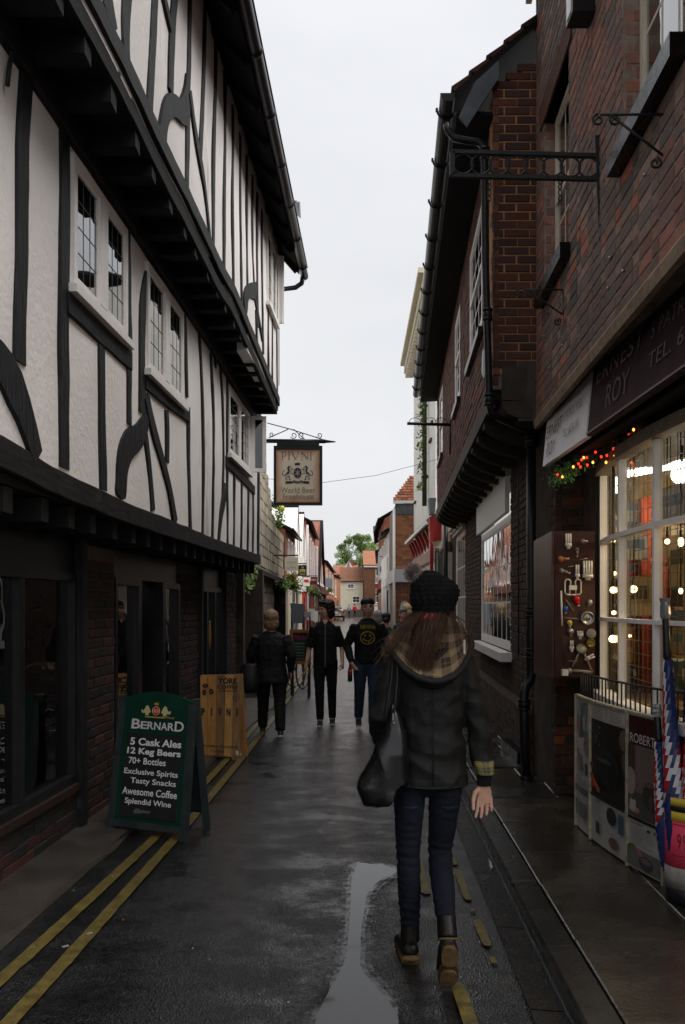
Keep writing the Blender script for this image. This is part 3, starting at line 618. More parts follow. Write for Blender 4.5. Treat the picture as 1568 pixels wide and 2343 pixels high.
# ---- windows
def window(parent, pl, Ya, Yb, za, zb, cols=2, rows=4, panes=3, rec=.0, m=None, sash=False, fw=.055, mull=.1, sill=True, name='window', gl=None, lead=.0036, meet=False, leadm=None):
    m = m or M['whitewood']; gl = gl or M['winglass']; leadm = leadm or M['lead']
    mb = MB(); o = -rec
    def bar(a, b, c, d, o0=-.05, o1=.016):
        q = [pl.yz(a, c, o+o0), pl.yz(b, c, o+o0), pl.yz(b, d, o+o0), pl.yz(a, d, o+o0)]; mb.prism(q, (pl.s*(o1-o0), 0, 0))
    bar(Ya, Ya+fw, za, zb); bar(Yb-fw, Yb, za, zb); bar(Ya+fw, Yb-fw, zb-fw, zb); bar(Ya+fw, Yb-fw, za, za+fw)
    W_ = (Yb-Ya-2*fw-(cols-1)*mull)/cols; xs = []
    for i in range(cols):
        a = Ya+fw+i*(W_+mull); xs.append((a, a+W_))
        if i: bar(a-mull, a, za+fw, zb-fw, -.05, .02)
    if meet: bar(Ya+fw, Yb-fw, (za+zb)/2-.022, (za+zb)/2+.022, -.05, .02)
    f = obj(name, mb, m, parent)
    if sill:
        sb = MB(); q = [pl.yz(Ya-.05, za-.05, o-.05), pl.yz(Yb+.05, za-.05, o-.05), pl.yz(Yb+.05, za, o-.05), pl.yz(Ya-.05, za, o-.05)]; sb.prism(q, (pl.s*(.05+rec+.06), 0, 0)); obj('sill', sb, m, f)
    for a, b in xs:
        cf = .024; mb2 = MB()
        for (p, q_, c, d) in ((a, a+cf, za+fw, zb-fw), (b-cf, b, za+fw, zb-fw), (a+cf, b-cf, zb-fw-cf, zb-fw), (a+cf, b-cf, za+fw, za+fw+cf)):
            mb2.prism([pl.yz(p, c, o-.045), pl.yz(q_, c, o-.045), pl.yz(q_, d, o-.045), pl.yz(p, d, o-.045)], (pl.s*.053, 0, 0))
        obj('casement', mb2, m, f)
        gb = MB(); gb.prism([pl.yz(a+cf, za+fw+cf, o-.006), pl.yz(b-cf, za+fw+cf, o-.006), pl.yz(b-cf, zb-fw-cf, o-.006), pl.yz(a+cf, zb-fw-cf, o-.006)], (pl.s*.006, 0, 0)); obj('pane', gb, gl, f)
        lb = MB(); hw = lead
        for i in range(1, panes):
            u = a+cf+(b-a-2*cf)*i/panes; lb.prism([pl.yz(u-hw, za+fw+cf, o), pl.yz(u+hw, za+fw+cf, o), pl.yz(u+hw, zb-fw-cf, o), pl.yz(u-hw, zb-fw-cf, o)], (pl.s*.0018, 0, 0))
        for i in range(1, rows):
            z = za+fw+cf+(zb-za-2*fw-2*cf)*i/rows; lb.prism([pl.yz(a+cf, z-hw*.8, o), pl.yz(b-cf, z-hw*.8, o), pl.yz(b-cf, z+hw*.8, o), pl.yz(a+cf, z+hw*.8, o)], (pl.s*.0022, 0, 0))
        if panes > 1 or rows > 1: obj('glazing_bars', lb, leadm, f)
    return f
for w_ in (W0, W1, W2): window(PUB, A1, *w_, cols=2, rows=4, panes=3, mull=.16, rec=-.01)
window(PUB, A1, *W3, cols=2, rows=5, panes=3, mull=.07, rec=-.01)
window(PUB, A2, *W4, cols=2, rows=5, panes=3, mull=.07, rec=-.01)
# casements standing open
def open_casement(pl, Y, za, zb, wid, ang=80):
    h = pl.yz(Y, za, .04); d = Vector((math.sin(R(ang)), -math.cos(R(ang))*-1, 0)).normalized(); mb = MB(); th = Vector((0, .035, 0))
    def br(a, b, c, e): mb.prism([h+d*a+Vector((0, 0, c)), h+d*b+Vector((0, 0, c)), h+d*b+Vector((0, 0, e)), h+d*a+Vector((0, 0, e))], th)
    H = zb-za; br(0, .05, 0, H); br(wid-.05, wid, 0, H); br(.05, wid-.05, 0, .05); br(.05, wid-.05, H-.05, H)
    f = obj('open_casement', mb, M['whitewood'], PUB); g = MB(); g.prism([h+d*.05+Vector((0, .015, .05)), h+d*(wid-.05)+Vector((0, .015, .05)), h+d*(wid-.05)+Vector((0, .015, H-.05)), h+d*.05+Vector((0, .015, H-.05))], (0, .005, 0)); obj('pane', g, M['winglass'], f)
open_casement(A1, 11.86, 3.44, 4.2, .20, 85); open_casement(A2, 11.97, 5.5, 6.42, .08, 80)
# ---- ground floor of the pub
near = (-1.9, 6.5, 1)
bk = Vector((-2.22, 0, 0))
def GLr(a, b, c, d): return (a/U_.y, b/U_.y, c, d)
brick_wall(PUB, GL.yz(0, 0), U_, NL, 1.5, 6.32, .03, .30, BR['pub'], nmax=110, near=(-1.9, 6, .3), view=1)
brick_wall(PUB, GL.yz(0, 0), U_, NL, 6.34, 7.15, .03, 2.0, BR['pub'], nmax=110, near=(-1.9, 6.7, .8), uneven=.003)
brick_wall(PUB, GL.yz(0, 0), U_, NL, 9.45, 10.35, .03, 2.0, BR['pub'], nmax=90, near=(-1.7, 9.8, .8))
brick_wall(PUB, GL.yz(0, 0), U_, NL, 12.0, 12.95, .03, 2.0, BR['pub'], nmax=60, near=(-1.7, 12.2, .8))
def gbox(a, b, c, d, o0, o1, name, m, par=PUB, pl=None):
    pl = pl or GL; mb = MB(); mb.prism([pl.yz(a, c, o0), pl.yz(b, c, o0), pl.yz(b, d, o0), pl.yz(a, d, o0)], (pl.s*(o1-o0), 0, 0)); return obj(name, mb, m, par)
gbox(1.4, 6.33, 0, .31, -.3, -.010, 'wall', M['mortar_dark']); gbox(6.33, 7.16, 0, 2.08, -.3, -.010, 'wall', M['mortar_dark'])
gbox(9.44, 10.36, 0, 2.08, -.3, -.010, 'wall', M['mortar_dark']); gbox(11.98, 12.94, 0, 2.08, -.3, -.010, 'wall', M['mortar_dark'])
gbox(1.4, 6.36, .31, .36, -.2, .03, 'brick_sill', mat('sill_brick', (.028, .015, .012), .6, .3, 14))
gbox(1.4, 12.94, 1.86, 2.25, -.2, -.03, 'fascia', M['blackpaint'])
def shop_win(a, b, c, d, muls, name='window'):
    f = None; mb = MB(); fw = .06
    def br(p, q, r, s, o0=-.10, o1=.0): mb.prism([GL.yz(p, r, o0), GL.yz(q, r, o0), GL.yz(q, s, o0), GL.yz(p, s, o0)], (o1-o0, 0, 0))
    br(a, a+fw, c, d); br(b-fw, b, c, d); br(a+fw, b-fw, d-fw, d); br(a+fw, b-fw, c, c+fw)
    for u in muls: br(u-.035, u+.035, c+fw, d-fw, -.09, -.005)
    f = obj(name, mb, M['blackpaint'], PUB); us = [a+fw]+sorted(muls)+[b-fw]
    for u0, u1 in zip(us[:-1], us[1:]):
        g = MB(); g.prism([GL.yz(u0, c+fw, -.06), GL.yz(u1, c+fw, -.06), GL.yz(u1, d-fw, -.06), GL.yz(u0, d-fw, -.06)], (.006, 0, 0)); obj('pane', g, M['pubglass'], f)
    return f
shop_win(1.5, 6.30, .36, 1.86, [2.6, 3.7, 4.35, 5.35]); 
for k in range(1): 
    mb = MB(); mb.prism([GL.yz(5.98, .42, -.10), GL.yz(6.25, .42, -.10), GL.yz(6.25, 1.8, -.10), GL.yz(5.98, 1.8, -.10)], (.03, 0, 0)); obj('window_post', mb, M['blackpaint'], PUB)
shop_win(7.18, 7.9, .45, 1.86, []); shop_win(8.75, 9.42, .45, 1.86, []); gbox(7.18, 7.9, .03, .45, -.2, -.01, 'panel', M['blackpaint']); gbox(8.75, 9.42, .03, .45, -.2, -.01, 'panel', M['blackpaint'])
d_ = gbox(7.95, 8.7, .04, 1.86, -.34, -.30, 'door', M['blackpaint']); gbox(8.05, 8.6, .9, 1.75, -.30, -.29, 'door_glass', M['pubglass'], d_)
mb = MB(); mb.tube([GL.yz(8.58, .85, -.25), GL.yz(8.58, 1.15, -.25)], .014); obj('handle', mb, flat('brass', (.5, .35, .1), .35, metal=.9), d_)
gbox(7.9, 7.95, .04, 1.86, -.34, -.0, 'door_jamb', M['blackpaint']); gbox(8.7, 8.75, .04, 1.86, -.34, -.0, 'door_jamb', M['blackpaint'])
shop_win(10.38, 11.96, .55, 1.86, [10.9, 11.4]); gbox(10.38, 11.96, .03, .55, -.2, -.02, 'panel', M['blackpaint'])
# black posts each side of piers
for Y in (6.32, 10.37, 11.97): gbox(Y-.05, Y+.05, .03, 2.1, -.02, .045, 'post', M['timber'])
# interior of the pub: dark room with a counter, an orange poster and two small lit lamps
mb = MB(); mb.box((-5.0, 7.2, .02), (5.4, 12, .04)); mb.box((-5.0, 7.2, 2.16), (5.2, 12, .04)); mb.box((-5.2, 7.2, 1.1), (.1, 12, 2.2)); mb.box((-4.0, 1.3, 1.1), (4, .1, 2.2)); mb.box((-4.0, 12.9, 1.1), (4, .1, 2.2))
obj('interior', mb, mat('pub_interior', (.035, .025, .02), .8), PUB)
mb = MB(); mb.box((-3.9, 8.5, .55), (.6, 3.5, 1.1)); mb.box((-3.9, 8.5, 1.12), (.7, 3.6, .04)); obj('bar_counter', mb, mat('dark_wood', (.06, .03, .015), .4), PUB)
for (x, y, z, c) in ((-2.6, 8.1, 1.5, (.5, .08, .02)), (-2.62, 9.0, 1.35, (.7, .7, .66))):
    mb = MB(); mb.box((x, y, z), (.02, .22, .36)); obj('poster', mb, flat('poster_%d' % int(x*100), c, .6), PUB)
for (y, z) in ((8.9, 1.72), (9.05, 1.62), (6.0, 1.75)):
    mb = MB(); mb.ball((-2.75, y, z), .022); obj('bulb', mb, flat('warm_bulb', (1, .7, .3), emit=9, ecol=(1, .62, .25)), PUB)
# pub signs inside: golden oval on the far window
mb = MB(); mb.ball(GL.yz(11.1, 1.25, -.02), .09, sc=(.15, 1, 2.1)); obj('window_emblem', mb, flat('gold', (.35, .22, .05), .4, metal=.5), PUB)
# dark cable clips on the plaster
mb = MB(); mb.tube([A1.px(3, 90, .03), A1.px(18, 100, .03), A1.px(8, 150, .03), A1.px(3, 195, .03)], .012); obj('cable', mb, M['iron'], PUB)
# ---- floodlight on its arm above the street
fl = thing('floodlight', 'small floodlight on a thin arm sticking out from the black gutter', 'floodlight', A2.yz(12.0, 6.1))
a = P(690, 490, 12.0)
mb = MB(); mb.tube([P(612, 457, 12.05), P(655, 458, 12.02), P(672, 461, 12)], .010); obj('arm', mb, M['steel'], fl)
mb = MB(); mb.tube([P(668, 460, 12), P(680, 462, 12)], .022); mb.hexa([P(671, 466, 12.05), P(684, 461, 12.05), P(684, 461, 11.95), P(671, 466, 11.95), P(679, 492, 12.07), P(688, 500, 12.07), P(688, 500, 11.93), P(679, 492, 11.93)]); obj('lamp_housing', mb, flat('grey_housing', (.25, .25, .26), .5), fl)
mb = MB(); mb.hexa([P(684, 461, 12.07), P(687, 462, 12.07), P(687, 462, 11.93), P(684, 461, 11.93), P(685, 496, 12.07), P(689, 500, 12.07), P(689, 500, 11.93), P(685, 496, 11.93)]); obj('lens', mb, M['steel'], fl)
# ================================================================ right: brick shop
S = Plane(1.25, .05, -1); SF = Plane(1.60, 0, -1)
UR = Vector((.05, 1, 0)).normalized(); NR = Vector((-1, .05, 0)).normalized()
SHOP = thing('brick_shop', 'weathered red brick shop with white bow window and long maroon sign', 'building', (1.9, 6.5, .07))
WA = (6.0, 6.93, 4.12, 5.45); WB = (3.7, 4.62, 4.04, 5.6)
k_ = 1/UR.y
def bandz(Y): return 3.12
def shopcol(u, z, rnd):
    t = noise.noise(Vector((u*.9, z*.9, 3)))+rnd.uniform(-.35, .35)
    return BR['shop'][min(7, max(0, int((t+.75)*5)))]
brick_wall(SHOP, S.yz(0, 0), UR, NR, 2.2, 7.3, 3.18, 7.6, shopcol, bond='flem', L=.205, holes=[(WA[0]/k_*k_, WA[1]*k_, WA[2]-.12, WA[3]), (WB[0], WB[1]*k_, WB[2]-.12, WB[3])], nmax=300, near=(1.4, 4.4, 3.2), uneven=.005, wob=.002)
mb = MB()
def sq(a, b, c, d): mb.prism([S.yz(a, c, -.0045), S.yz(b, c, -.0045), S.yz(b, d, -.0045), S.yz(a, d, -.0045)], (.25, 0, 0))
sq(2.1, WB[0], 3.178, 7.7); sq(WB[1], WA[0], 3.178, 7.7); sq(WA[1], 7.32, 3.178, 7.7); sq(WB[0], WB[1], 3.178, WB[2]-.05); sq(WB[0], WB[1], WB[3], 7.7); sq(WA[0], WA[1], 3.178, WA[2]-.05); sq(WA[0], WA[1], WA[3], 7.7)
obj('wall', mb, M['mortar'], SHOP)
for (a, b, c, d) in (WA, WB):   # reveal bricks of the far jamb, facing the camera, and soffit
    brick_wall(SHOP, S.yz(b, 0, -.005), Vector((1, -.05, 0)), Vector((0, -1, 0)), 0.01, .13, c, d, BR['shop'][:3], nmax=40, L=.12, near=(1.4, b, 4), d=.04)
    window(SHOP, S, a, b-.02, c, d, cols=1, rows=3, panes=3, rec=.10, m=M['cream'], meet=True, lead=.011, leadm=M['cream'], sill=False)
    mb = MB(); mb.prism([S.yz(a-.06, c-.12, -.15), S.yz(b+.06, c-.12, -.15), S.yz(b+.06, c-.02, -.15), S.yz(a-.06, c-.02, -.15)], (-.22, 0, 0)); obj('sill', mb, M['kerb'], SHOP)
    mb = MB(); mb.prism([S.yz(a-.12, d, -.2), S.yz(b+.12, d, -.2), S.yz(b+.16, d+.20, -.2), S.yz(a-.16, d+.20, -.2)], (-.212, 0, 0)); obj('lintel', mb, M['brickarch'] if 'brickarch' in M else mat('arch_brick', (.10, .04, .028), .85, .4, 12, .5, 60), SHOP)
# eaves board and gutter at the very top right
mb = MB(); mb.prism([S.yz(2.2, 6.72, .02), S.yz(7.4, 6.72, .02), S.yz(7.4, 6.88, .02), S.yz(2.2, 6.88, .02)], (-.05, 0, 0)); obj('eaves_board', mb, M['cream'], SHOP)
mb = MB(); mb.prism([S.yz(2.2, 6.88, .30), S.yz(7.42, 6.88, .30), S.yz(7.42, 6.94, .30), S.yz(2.2, 6.94, .30)], (.4, 0, 0)); mb.tube([S.yz(2.2, 6.86, .27), S.yz(7.42, 6.86, .27)], .055); obj('gutter', mb, M['soffit'], SHOP)
mb = MB(); mb.prism([S.yz(2.2, 6.92, .33), S.yz(7.42, 6.92, .33), S.yz(7.42, 9.9, -3), S.yz(2.2, 9.9, -3)], (0, 0, .06)); obj('roof', mb, M['tile'], SHOP)
# lead-topped cornice over the sign
mb = MB(); mb.prism([S.yz(2.1, 3.09, -.015), S.yz(2.1, 3.178, -.015), S.yz(2.1, 3.175, .018), S.yz(2.1, 3.15, .03), S.yz(2.1, 3.09, .02)], S.yz(7.25, 0)-S.yz(2.1, 0)); obj('stone_band', mb, mat('weathered_stone', (.30, .22, .15), .9, .35, 8, .8, 30), SHOP)
# fascia: maroon board and white board
mb = MB(); mb.prism([(1.68, 2.1, 2.72), (1.68, 7.0, 2.72), (1.68, 7.0, 3.2), (1.68, 2.1, 3.2)], (.10, 0, 0)); obj('fascia_backing', mb, M['soffit'], SHOP)
mb = MB(); mb.prism([S.yz(2.1, 3.215, -.27), S.yz(7.2, 3.215, -.27), Vector((1.9, 7.2, 3.215)), Vector((1.9, 2.1, 3.215))], (0, 0, .03)); obj('hood', mb, M['soffit'], SHOP)
SGN = thing('shop_sign', 'long maroon fascia sign with grey serif lettering above the bow window', 'sign', (1.6, 4.5, 2.73))
mb = MB(); mb.prism([(1.60, 2.2, 2.735), (1.60, 5.72, 2.735), (1.645, 5.72, 3.19), (1.645, 2.2, 3.19)], (.04, 0, 0)); obj('board', mb, mat('maroon_board', (.062, .036, .042), .75, .2, 6, .1, 40, spec=.1), SGN)
mb = MB()
for z in (2.75, 3.18): mb.box((1.598 + (z-2.735)*.1, 3.96, z), (.012, 3.5, .012))
obj('trim', mb, flat('maroon_trim', (.11, .045, .045), .4), SGN)
Ub, Vb = Vector((0, -1, 0)), Vector((.1, 0, 1)).normalized()
def boldserif(mb, s, c, U, V, w_, h_, bold=.0, off=.004):
    text_into(mb, s, c, U, V, w_, h_, bold, off, spacing=1.05)
tm = flat('sign_letters', (.17, .14, .135), .8, spec=.1)
mb = MB(); boldserif(mb, 'ERNEST', (1.629, 5.15, 3.09), Ub, Vb, .86, .115); boldserif(mb, 'ROY', (1.611, 5.12, 2.90), Ub, Vb, .42, .14)
boldserif(mb, '5 PATRICK POOL', (1.629, 4.05, 3.07), Ub, Vb, 1.1, .085); boldserif(mb, 'TEL. 653114', (1.611, 4.12, 2.91), Ub, Vb, .95, .085); 
# serifs: thin bars at letter feet
obj('lettering', mb, tm, SGN)
SG2 = thing('shop_sign', 'weathered white fascia board with faded black lettering at the far end of the maroon sign', 'sign', (1.6, 6.35, 2.73))
mb = MB(); mb.prism([(1.598, 5.76, 2.735), (1.598, 6.98, 2.735), (1.633, 6.98, 3.10), (1.643, 5.76, 3.17)], (.04, 0, 0)); obj('board', mb, mat('peeling_white', (.86, .83, .86), .45, .1, 6, .25, 30, dirt=((.12, .11, .11), 2.3, .61)), SG2)
t2 = flat('faded_letters', (.12, .11, .11), .6)
mb = MB(); boldserif(mb, 'ERNEST', (1.616, 6.66, 2.985), Ub, Vb, .48, .10); boldserif(mb, 'ROY', (1.601, 6.70, 2.84), Ub, Vb, .27, .11); boldserif(mb, '5 PATRICK POOL', (1.616, 6.12, 3.0), Ub, Vb, .50, .06); boldserif(mb, 'TEL. 653114', (1.601, 6.14, 2.87), Ub, Vb, .42, .06); obj('lettering', mb, t2, SG2)
# pier between the jettied house and the bow window
brick_wall(SHOP, (1.256, 0, 0), (.069, 1, 0), (-1, .069, 0), 7.22, 8.4, .07, 3.12, BR['dark'], nmax=150, near=(1.7, 7.2, 1.2), uneven=.003)
def rag(u, z, rnd): return rnd.choice([(.22, .07, .03), (.075, .045, .028), (.055, .036, .028), (.16, .055, .03), (.10, .05, .03)])
brick_wall(SHOP, (0, 7.2, 0), (1, 0, 0), (0, -1, 0), 1.755, 2.1, .07, 2.95, rag, nmax=120, near=(1.7, 6.5, 1.2), uneven=.006, wob=.012, L=.20, H=.068, gap=.014)
mb = MB(); mb.prism([(1.764, 7.21, .06), (1.845, 8.4, .06), (2.04, 8.4, .06), (2.04, 6.6, .06), (1.985, 6.6, .06), (1.985, 7.21, .06)], (0, 0, 3.06)); obj('wall', mb, M['mortar_dark'], SHOP)
mb = MB(); mb.prism([(p_[0]+.04, p_[1], 2.67) for p_ in [(1.96, 6.58), (1.90, 6.25), (1.862, 5.85), (1.842, 5.45), (1.838, 5.09), (1.85, 4.8), (1.875, 4.5), (1.92, 4.15), (2.0, 3.8)]]+[(2.4, 3.8, 2.67), (2.4, 6.58, 2.67)], (0, 0, .3)); obj('window_hood', mb, M['soffit'], SHOP)
mb = MB(); mb.prism([(1.66, 7.2, 2.95), (1.66, 2.1, 2.95), (2.4, 2.1, 2.95), (2.4, 7.2, 2.95)], (0, 0, .05)); obj('shopfront_soffit', mb, M['soffit'], SHOP)
# ---- bow window
BOW = [(1.96, 6.58), (1.90, 6.25), (1.862, 5.85), (1.842, 5.45), (1.838, 5.09), (1.85, 4.8), (1.875, 4.5), (1.92, 4.15), (2.0, 3.8)]
def bowpt(t):   # arclength param 0..1
    import bisect
    d = [0.]
    for a, b in zip(BOW[:-1], BOW[1:]): d.append(d[-1]+math.hypot(b[0]-a[0], b[1]-a[1]))
    s = t*d[-1]; i = max(0, min(len(BOW)-2, bisect.bisect(d, s)-1)); f = (s-d[i])/(d[i+1]-d[i]); f = max(0, min(1, f))
    x = BOW[i][0]*(1-f)+BOW[i+1][0]*f; y = BOW[i][1]*(1-f)+BOW[i+1][1]*f
    return Vector((x, y, 0))
def bown(t):
    a, b = bowpt(max(0, t-.03)), bowpt(min(1, t+.03)); d = (b-a).normalized(); return Vector((d.y, -d.x, 0)) if d.y < 0 and True else Vector((-d.y, d.x, 0))
BW = thing('bow_window', 'white painted bow window of the brick shop with brightly lit interior behind wire mesh', 'window', (1.85, 5.1, 1.0))
ts = [0.0, .275, .53, .77, 1.0]
ZS, Z1_, Z2_, ZT = 1.02, 1.53, 2.10, 2.62
def arc(t0, t1, z, off=0., n=8): return [bowpt(t0+(t1-t0)*i/n)+bown(t0+(t1-t0)*i/n)*off+Vector((0, 0, z)) for i in range(n+1)]
for t in ts:
    mb = MB(); p = bowpt(min(max(t, .01), .99)); n_ = bown(t); mb.beam(p+Vector((0, 0, ZS-.03)), p+Vector((0, 0, ZT)), .032, .05, up=n_); obj('post', mb, M['whitewood'], BW)
for z, h in ((Z1_, .026), (Z2_, .032)):
    mb = MB(); a_ = arc(0, 1, z, 0, 24)
    for p, q in zip(a_[:-1], a_[1:]): mb.beam(p, q, .055, h)
    obj('transom', mb, M['whitewood'], BW)
for z, h, w_ in ((ZS-.05, .06, .13), (ZT+.025, .07, .08), (ZT-.012, .02, .10)):
    mb = MB(); a_ = arc(0, 1, z, .01, 24)
    for p, q in zip(a_[:-1], a_[1:]): mb.beam(p, q, w_, h)
    obj('sill' if z < 2 else 'head_moulding', mb, M['whitewood'] if z < 2 else mat('head_%d' % int(z*100), (.16, .12, .09), .6, .3, 8), BW)
for i in range(4):
    for (za, zb) in ((ZS, Z1_), (Z1_, Z2_), (Z2_, ZT)):
        a_ = arc(ts[i], ts[i+1], za, -.01, 6); mb = MB(); v = a_+[p+Vector((0, 0, zb-za)) for p in a_]; n = len(a_)
        mb.add(v, [(k, k+1, n+k+1, n+k) for k in range(n-1)], smooth=True); obj('pane', mb, M['shopglass'], BW)
# wire mesh grille behind the glass
mb = MB()
for i in range(46):
    t = .01+i*.034
    if t > .99: break
    p = bowpt(t)-bown(t)*.05; mb.beam(p+Vector((0, 0, ZS)), p+Vector((0, 0, ZT)), .0045, .0045, up=Vector((1, 0, 0)))
for i in range(19):
    z = ZS+.05+i*.083; a_ = arc(0, 1, z, -.052, 20)
    for p, q in zip(a_[:-1], a_[1:]): mb.beam(p, q, .0045, .0045)
obj('wire_grille', mb, mat('galvanised_wire', (.20, .17, .12), .45, .2, 30, metal=.3), BW, kind='stuff')
# stall riser under the window
a_ = arc(0, 1, 0, -.02, 20); mb = MB(); n = len(a_); mb.add([Vector((p.x, p.y, .06)) for p in a_]+[Vector((p.x, p.y, ZS-.05)) for p in a_], [(k, k+1, n+k+1, n+k) for k in range(n-1)]); obj('stall_riser', mb, M['mortar_dark'], BW)
# ---- lit shop interior
ROOM = thing('shop_interior', 'brightly lit shop room full of boxed goods behind the bow window', 'room', (2.9, 5.2, .1))
mi = mat('interior_wall', (.30, .21, .10), .7, .25, 3, .1, 20)
mb = MB(); mb.box((4.4, 5.1, 1.4), (.05, 4.6, 2.8)); mb.box((3.3, 7.5, 1.4), (2.6, .05, 2.8)); mb.box((3.3, 3.0, 1.4), (2.2, .05, 2.8)); obj('wall', mb, mi, ROOM)
mb = MB(); mb.box((3.25, 5.2, 2.78), (2.3, 4.6, .05)); obj('ceiling', mb, mat('interior_ceiling', (.5, .42, .25), .7, .1, 3), ROOM)
mb = MB(); mb.box((3.2, 5.2, .6), (2.3, 4.5, .05)); obj('floor', mb, mat('interior_floor', (.10, .06, .03), .5), ROOM)
mb = MB(); mb.box((2.45, 7.1, 1.55), (.075, .10, 1.9)); mb.box((2.56, 7.05, 1.3), (.09, .10, 1.4)); obj('red_post', mb, paint('orange_red_paint', (.24, .03, .012), .7), ROOM)
rnd = random.Random(21)
BOXC = [(.55, .50, .40), (.10, .16, .30), (.60, .45, .20), (.35, .05, .03), (.5, .5, .48), (.05, .10, .08), (.62, .30, .06), (.10, .08, .06), (.45, .36, .22), (.12, .30, .38)]
bmats = [mat('carton_%d' % i, tuple(q*.72 for q in c), .55, .2, 12, .05) for i, c in enumerate(BOXC)]
for si, z in enumerate((.95, 1.28, 1.62, 1.95, 2.28)):
    mb = MB(); mb.box((2.35, 6.0, z-.015) if si < 1 else (3.15, 6.4, z-.015), (.5, 1.6, .02) if si < 1 else (1.6, .45, .02)); obj('shelf', mb, mat('shelf_wood', (.2, .12, .06), .5) if si == 0 else bpy.data.materials['shelf_wood'], ROOM)
def goods(x, y, z, s, mi_, lab, rz=0., pic=None):
    mb = MB(); mb.box((x, y, z+s[2]/2), s, rz=rz); t = solo('carton', mb, bmats[mi_], lab, 'box', group='boxed goods in the lit shop window')
    if pic:   # printed panel on the side facing the street
        m2 = MB(); m2.box((x-s[0]/2*math.cos(rz)-.003, y-s[0]/2*math.sin(rz), z+s[2]*.6), (.004, s[1]*.7, s[2]*.3), rz=rz); m2.box((x, y-s[1]/2-.003, z+s[2]*.6), (s[0]*.7, .004, s[2]*.35), rz=rz); obj('print', m2, bmats[pic], t)
    return t
CN = ['pale cream', 'navy blue', 'tan', 'dark red', 'off white', 'dark green', 'orange', 'black', 'beige', 'teal']
mb = MB(); mb.box((2.7, 7.36, 1.15), (1.5, .26, .02)); mb.box((2.7, 7.36, 1.5), (1.5, .26, .02)); mb.box((2.7, 7.36, 1.85), (1.5, .26, .02)); mb.box((2.7, 7.36, 2.2), (1.5, .26, .02)); obj('shelf', mb, bpy.data.materials['shelf_wood'], ROOM)
for si, z in enumerate((1.16, 1.51, 1.86, 2.21)):
    x = 2.08; k = -1
    while x < 3.1:
        k += 1
        w_ = rnd.uniform(.07, .15); h = rnd.uniform(.14, .3); c = rnd.randrange(10)
        goods(x+w_/2, 7.32+rnd.uniform(-.04, .02), z, (w_, .16, h), c, '%s packet, %s from the left on the %s rear shelf' % (CN[c], ['first', 'second', 'third', 'fourth', 'fifth', 'sixth', 'seventh', 'eighth', 'ninth', 'tenth', 'eleventh', 'twelfth', 'thirteenth', 'fourteenth', 'fifteenth'][k], ['lowest', 'second', 'third', 'top'][si]), pic=rnd.randrange(10)); x += w_+rnd.uniform(.005, .03)
goods(2.22, 6.75, 1.98, (.26, .10, .20), 4, 'white machine shaped box hanging behind the second post', rz=-.25, pic=1)
goods(2.30, 6.8, 1.55, (.20, .08, .3), 8, 'beige box with black bars hanging beside the red post', rz=.1, pic=7)
for si, z in enumerate((1.28, 1.62, 1.95, 2.28)):
    x = 2.42; k = 0
    while x < 3.85:
        w_ = rnd.uniform(.12, .26); h = rnd.uniform(.14, .29); c = rnd.randrange(10)
        goods(x+w_/2, 6.32+rnd.uniform(-.04, .04), z, (w_, .22, h), c, '%s carton, %s from the left on the %s shelf of the lit shop' % (CN[c], ['first', 'second', 'third', 'fourth', 'fifth', 'sixth', 'seventh', 'eighth', 'ninth', 'tenth'][k], ['lowest', 'second', 'third', 'top'][si]), pic=rnd.randrange(10)); x += w_+rnd.uniform(.01, .06); k += 1
for j, (x, y, z, s, c, pc, nm) in enumerate([(2.08, 5.30, 2.13, (.20, .34, .22), 4, 1, 'white box with a dark blue panel hanging high in the middle of the bow window'), (2.12, 4.72, 2.12, (.22, .40, .20), 0, 1, 'white and blue toolbox shaped carton high in the near part of the bow window'), (2.15, 4.72, 2.34, (.2, .28, .16), 1, 4, 'dark blue carton on top of the white toolbox carton'),
        (2.10, 5.22, 1.74, (.2, .26, .30), 2, 7, 'tan carton with black lines below the white box'), (2.10, 4.75, 1.70, (.16, .1, .34), 0, 7, 'tall narrow cream carton with black dots'), (2.12, 4.55, 1.66, (.16, .2, .26), 8, 6, 'beige carton leaning beside the tall narrow one'),
        (2.2, 4.62, 1.18, (.2, .3, .3), 1, 6, 'navy carton printed with yellow figures low in the window'), (2.15, 5.05, 1.08, (.25, .25, .24), 7, 2, 'black carton low behind the middle panes'), (2.2, 5.6, 1.08, (.25, .3, .2), 5, 8, 'dark green carton low behind the second panes'),
        (2.1, 4.9, 1.40, (.14, .18, .26), 3, 4, 'dark red carton at half height in the near panes'), (2.3, 4.45, 1.5, (.2, .2, .4), 6, 9, 'orange carton beside the hanging lamp')]):
    goods(x, y, z, s, c, nm, rz=[.2, -.15, .1, 0, .05, -.2, .1, 0, .1, 0, .1][j], pic=pc)
warm = flat('warm_lamp', (1, .75, .4), emit=2.6, ecol=(1, .64, .27)); cool = flat('tube_lamp', (1, 1, 1), emit=4, ecol=(1, .95, .8))
def lampthing(x, y, Y, r, lab, long=False):
    p = P(x, y, Y); t = thing('hanging_lamp', lab, 'lamp', p, group='lamps hanging in the shop window'); mb = MB(); mb.ball(p, r, sc=(1, 1, 1.5 if long else 1)); obj('bulb', mb, warm, t)
    mb = MB(); mb.tube([p+Vector((0, 0, r)), p+Vector((0, 0, r+.05))], r*.5); mb.tube([p+Vector((0, 0, r)), Vector((p.x, p.y, 2.75))], .004); obj('cord', mb, M['iron'], t)
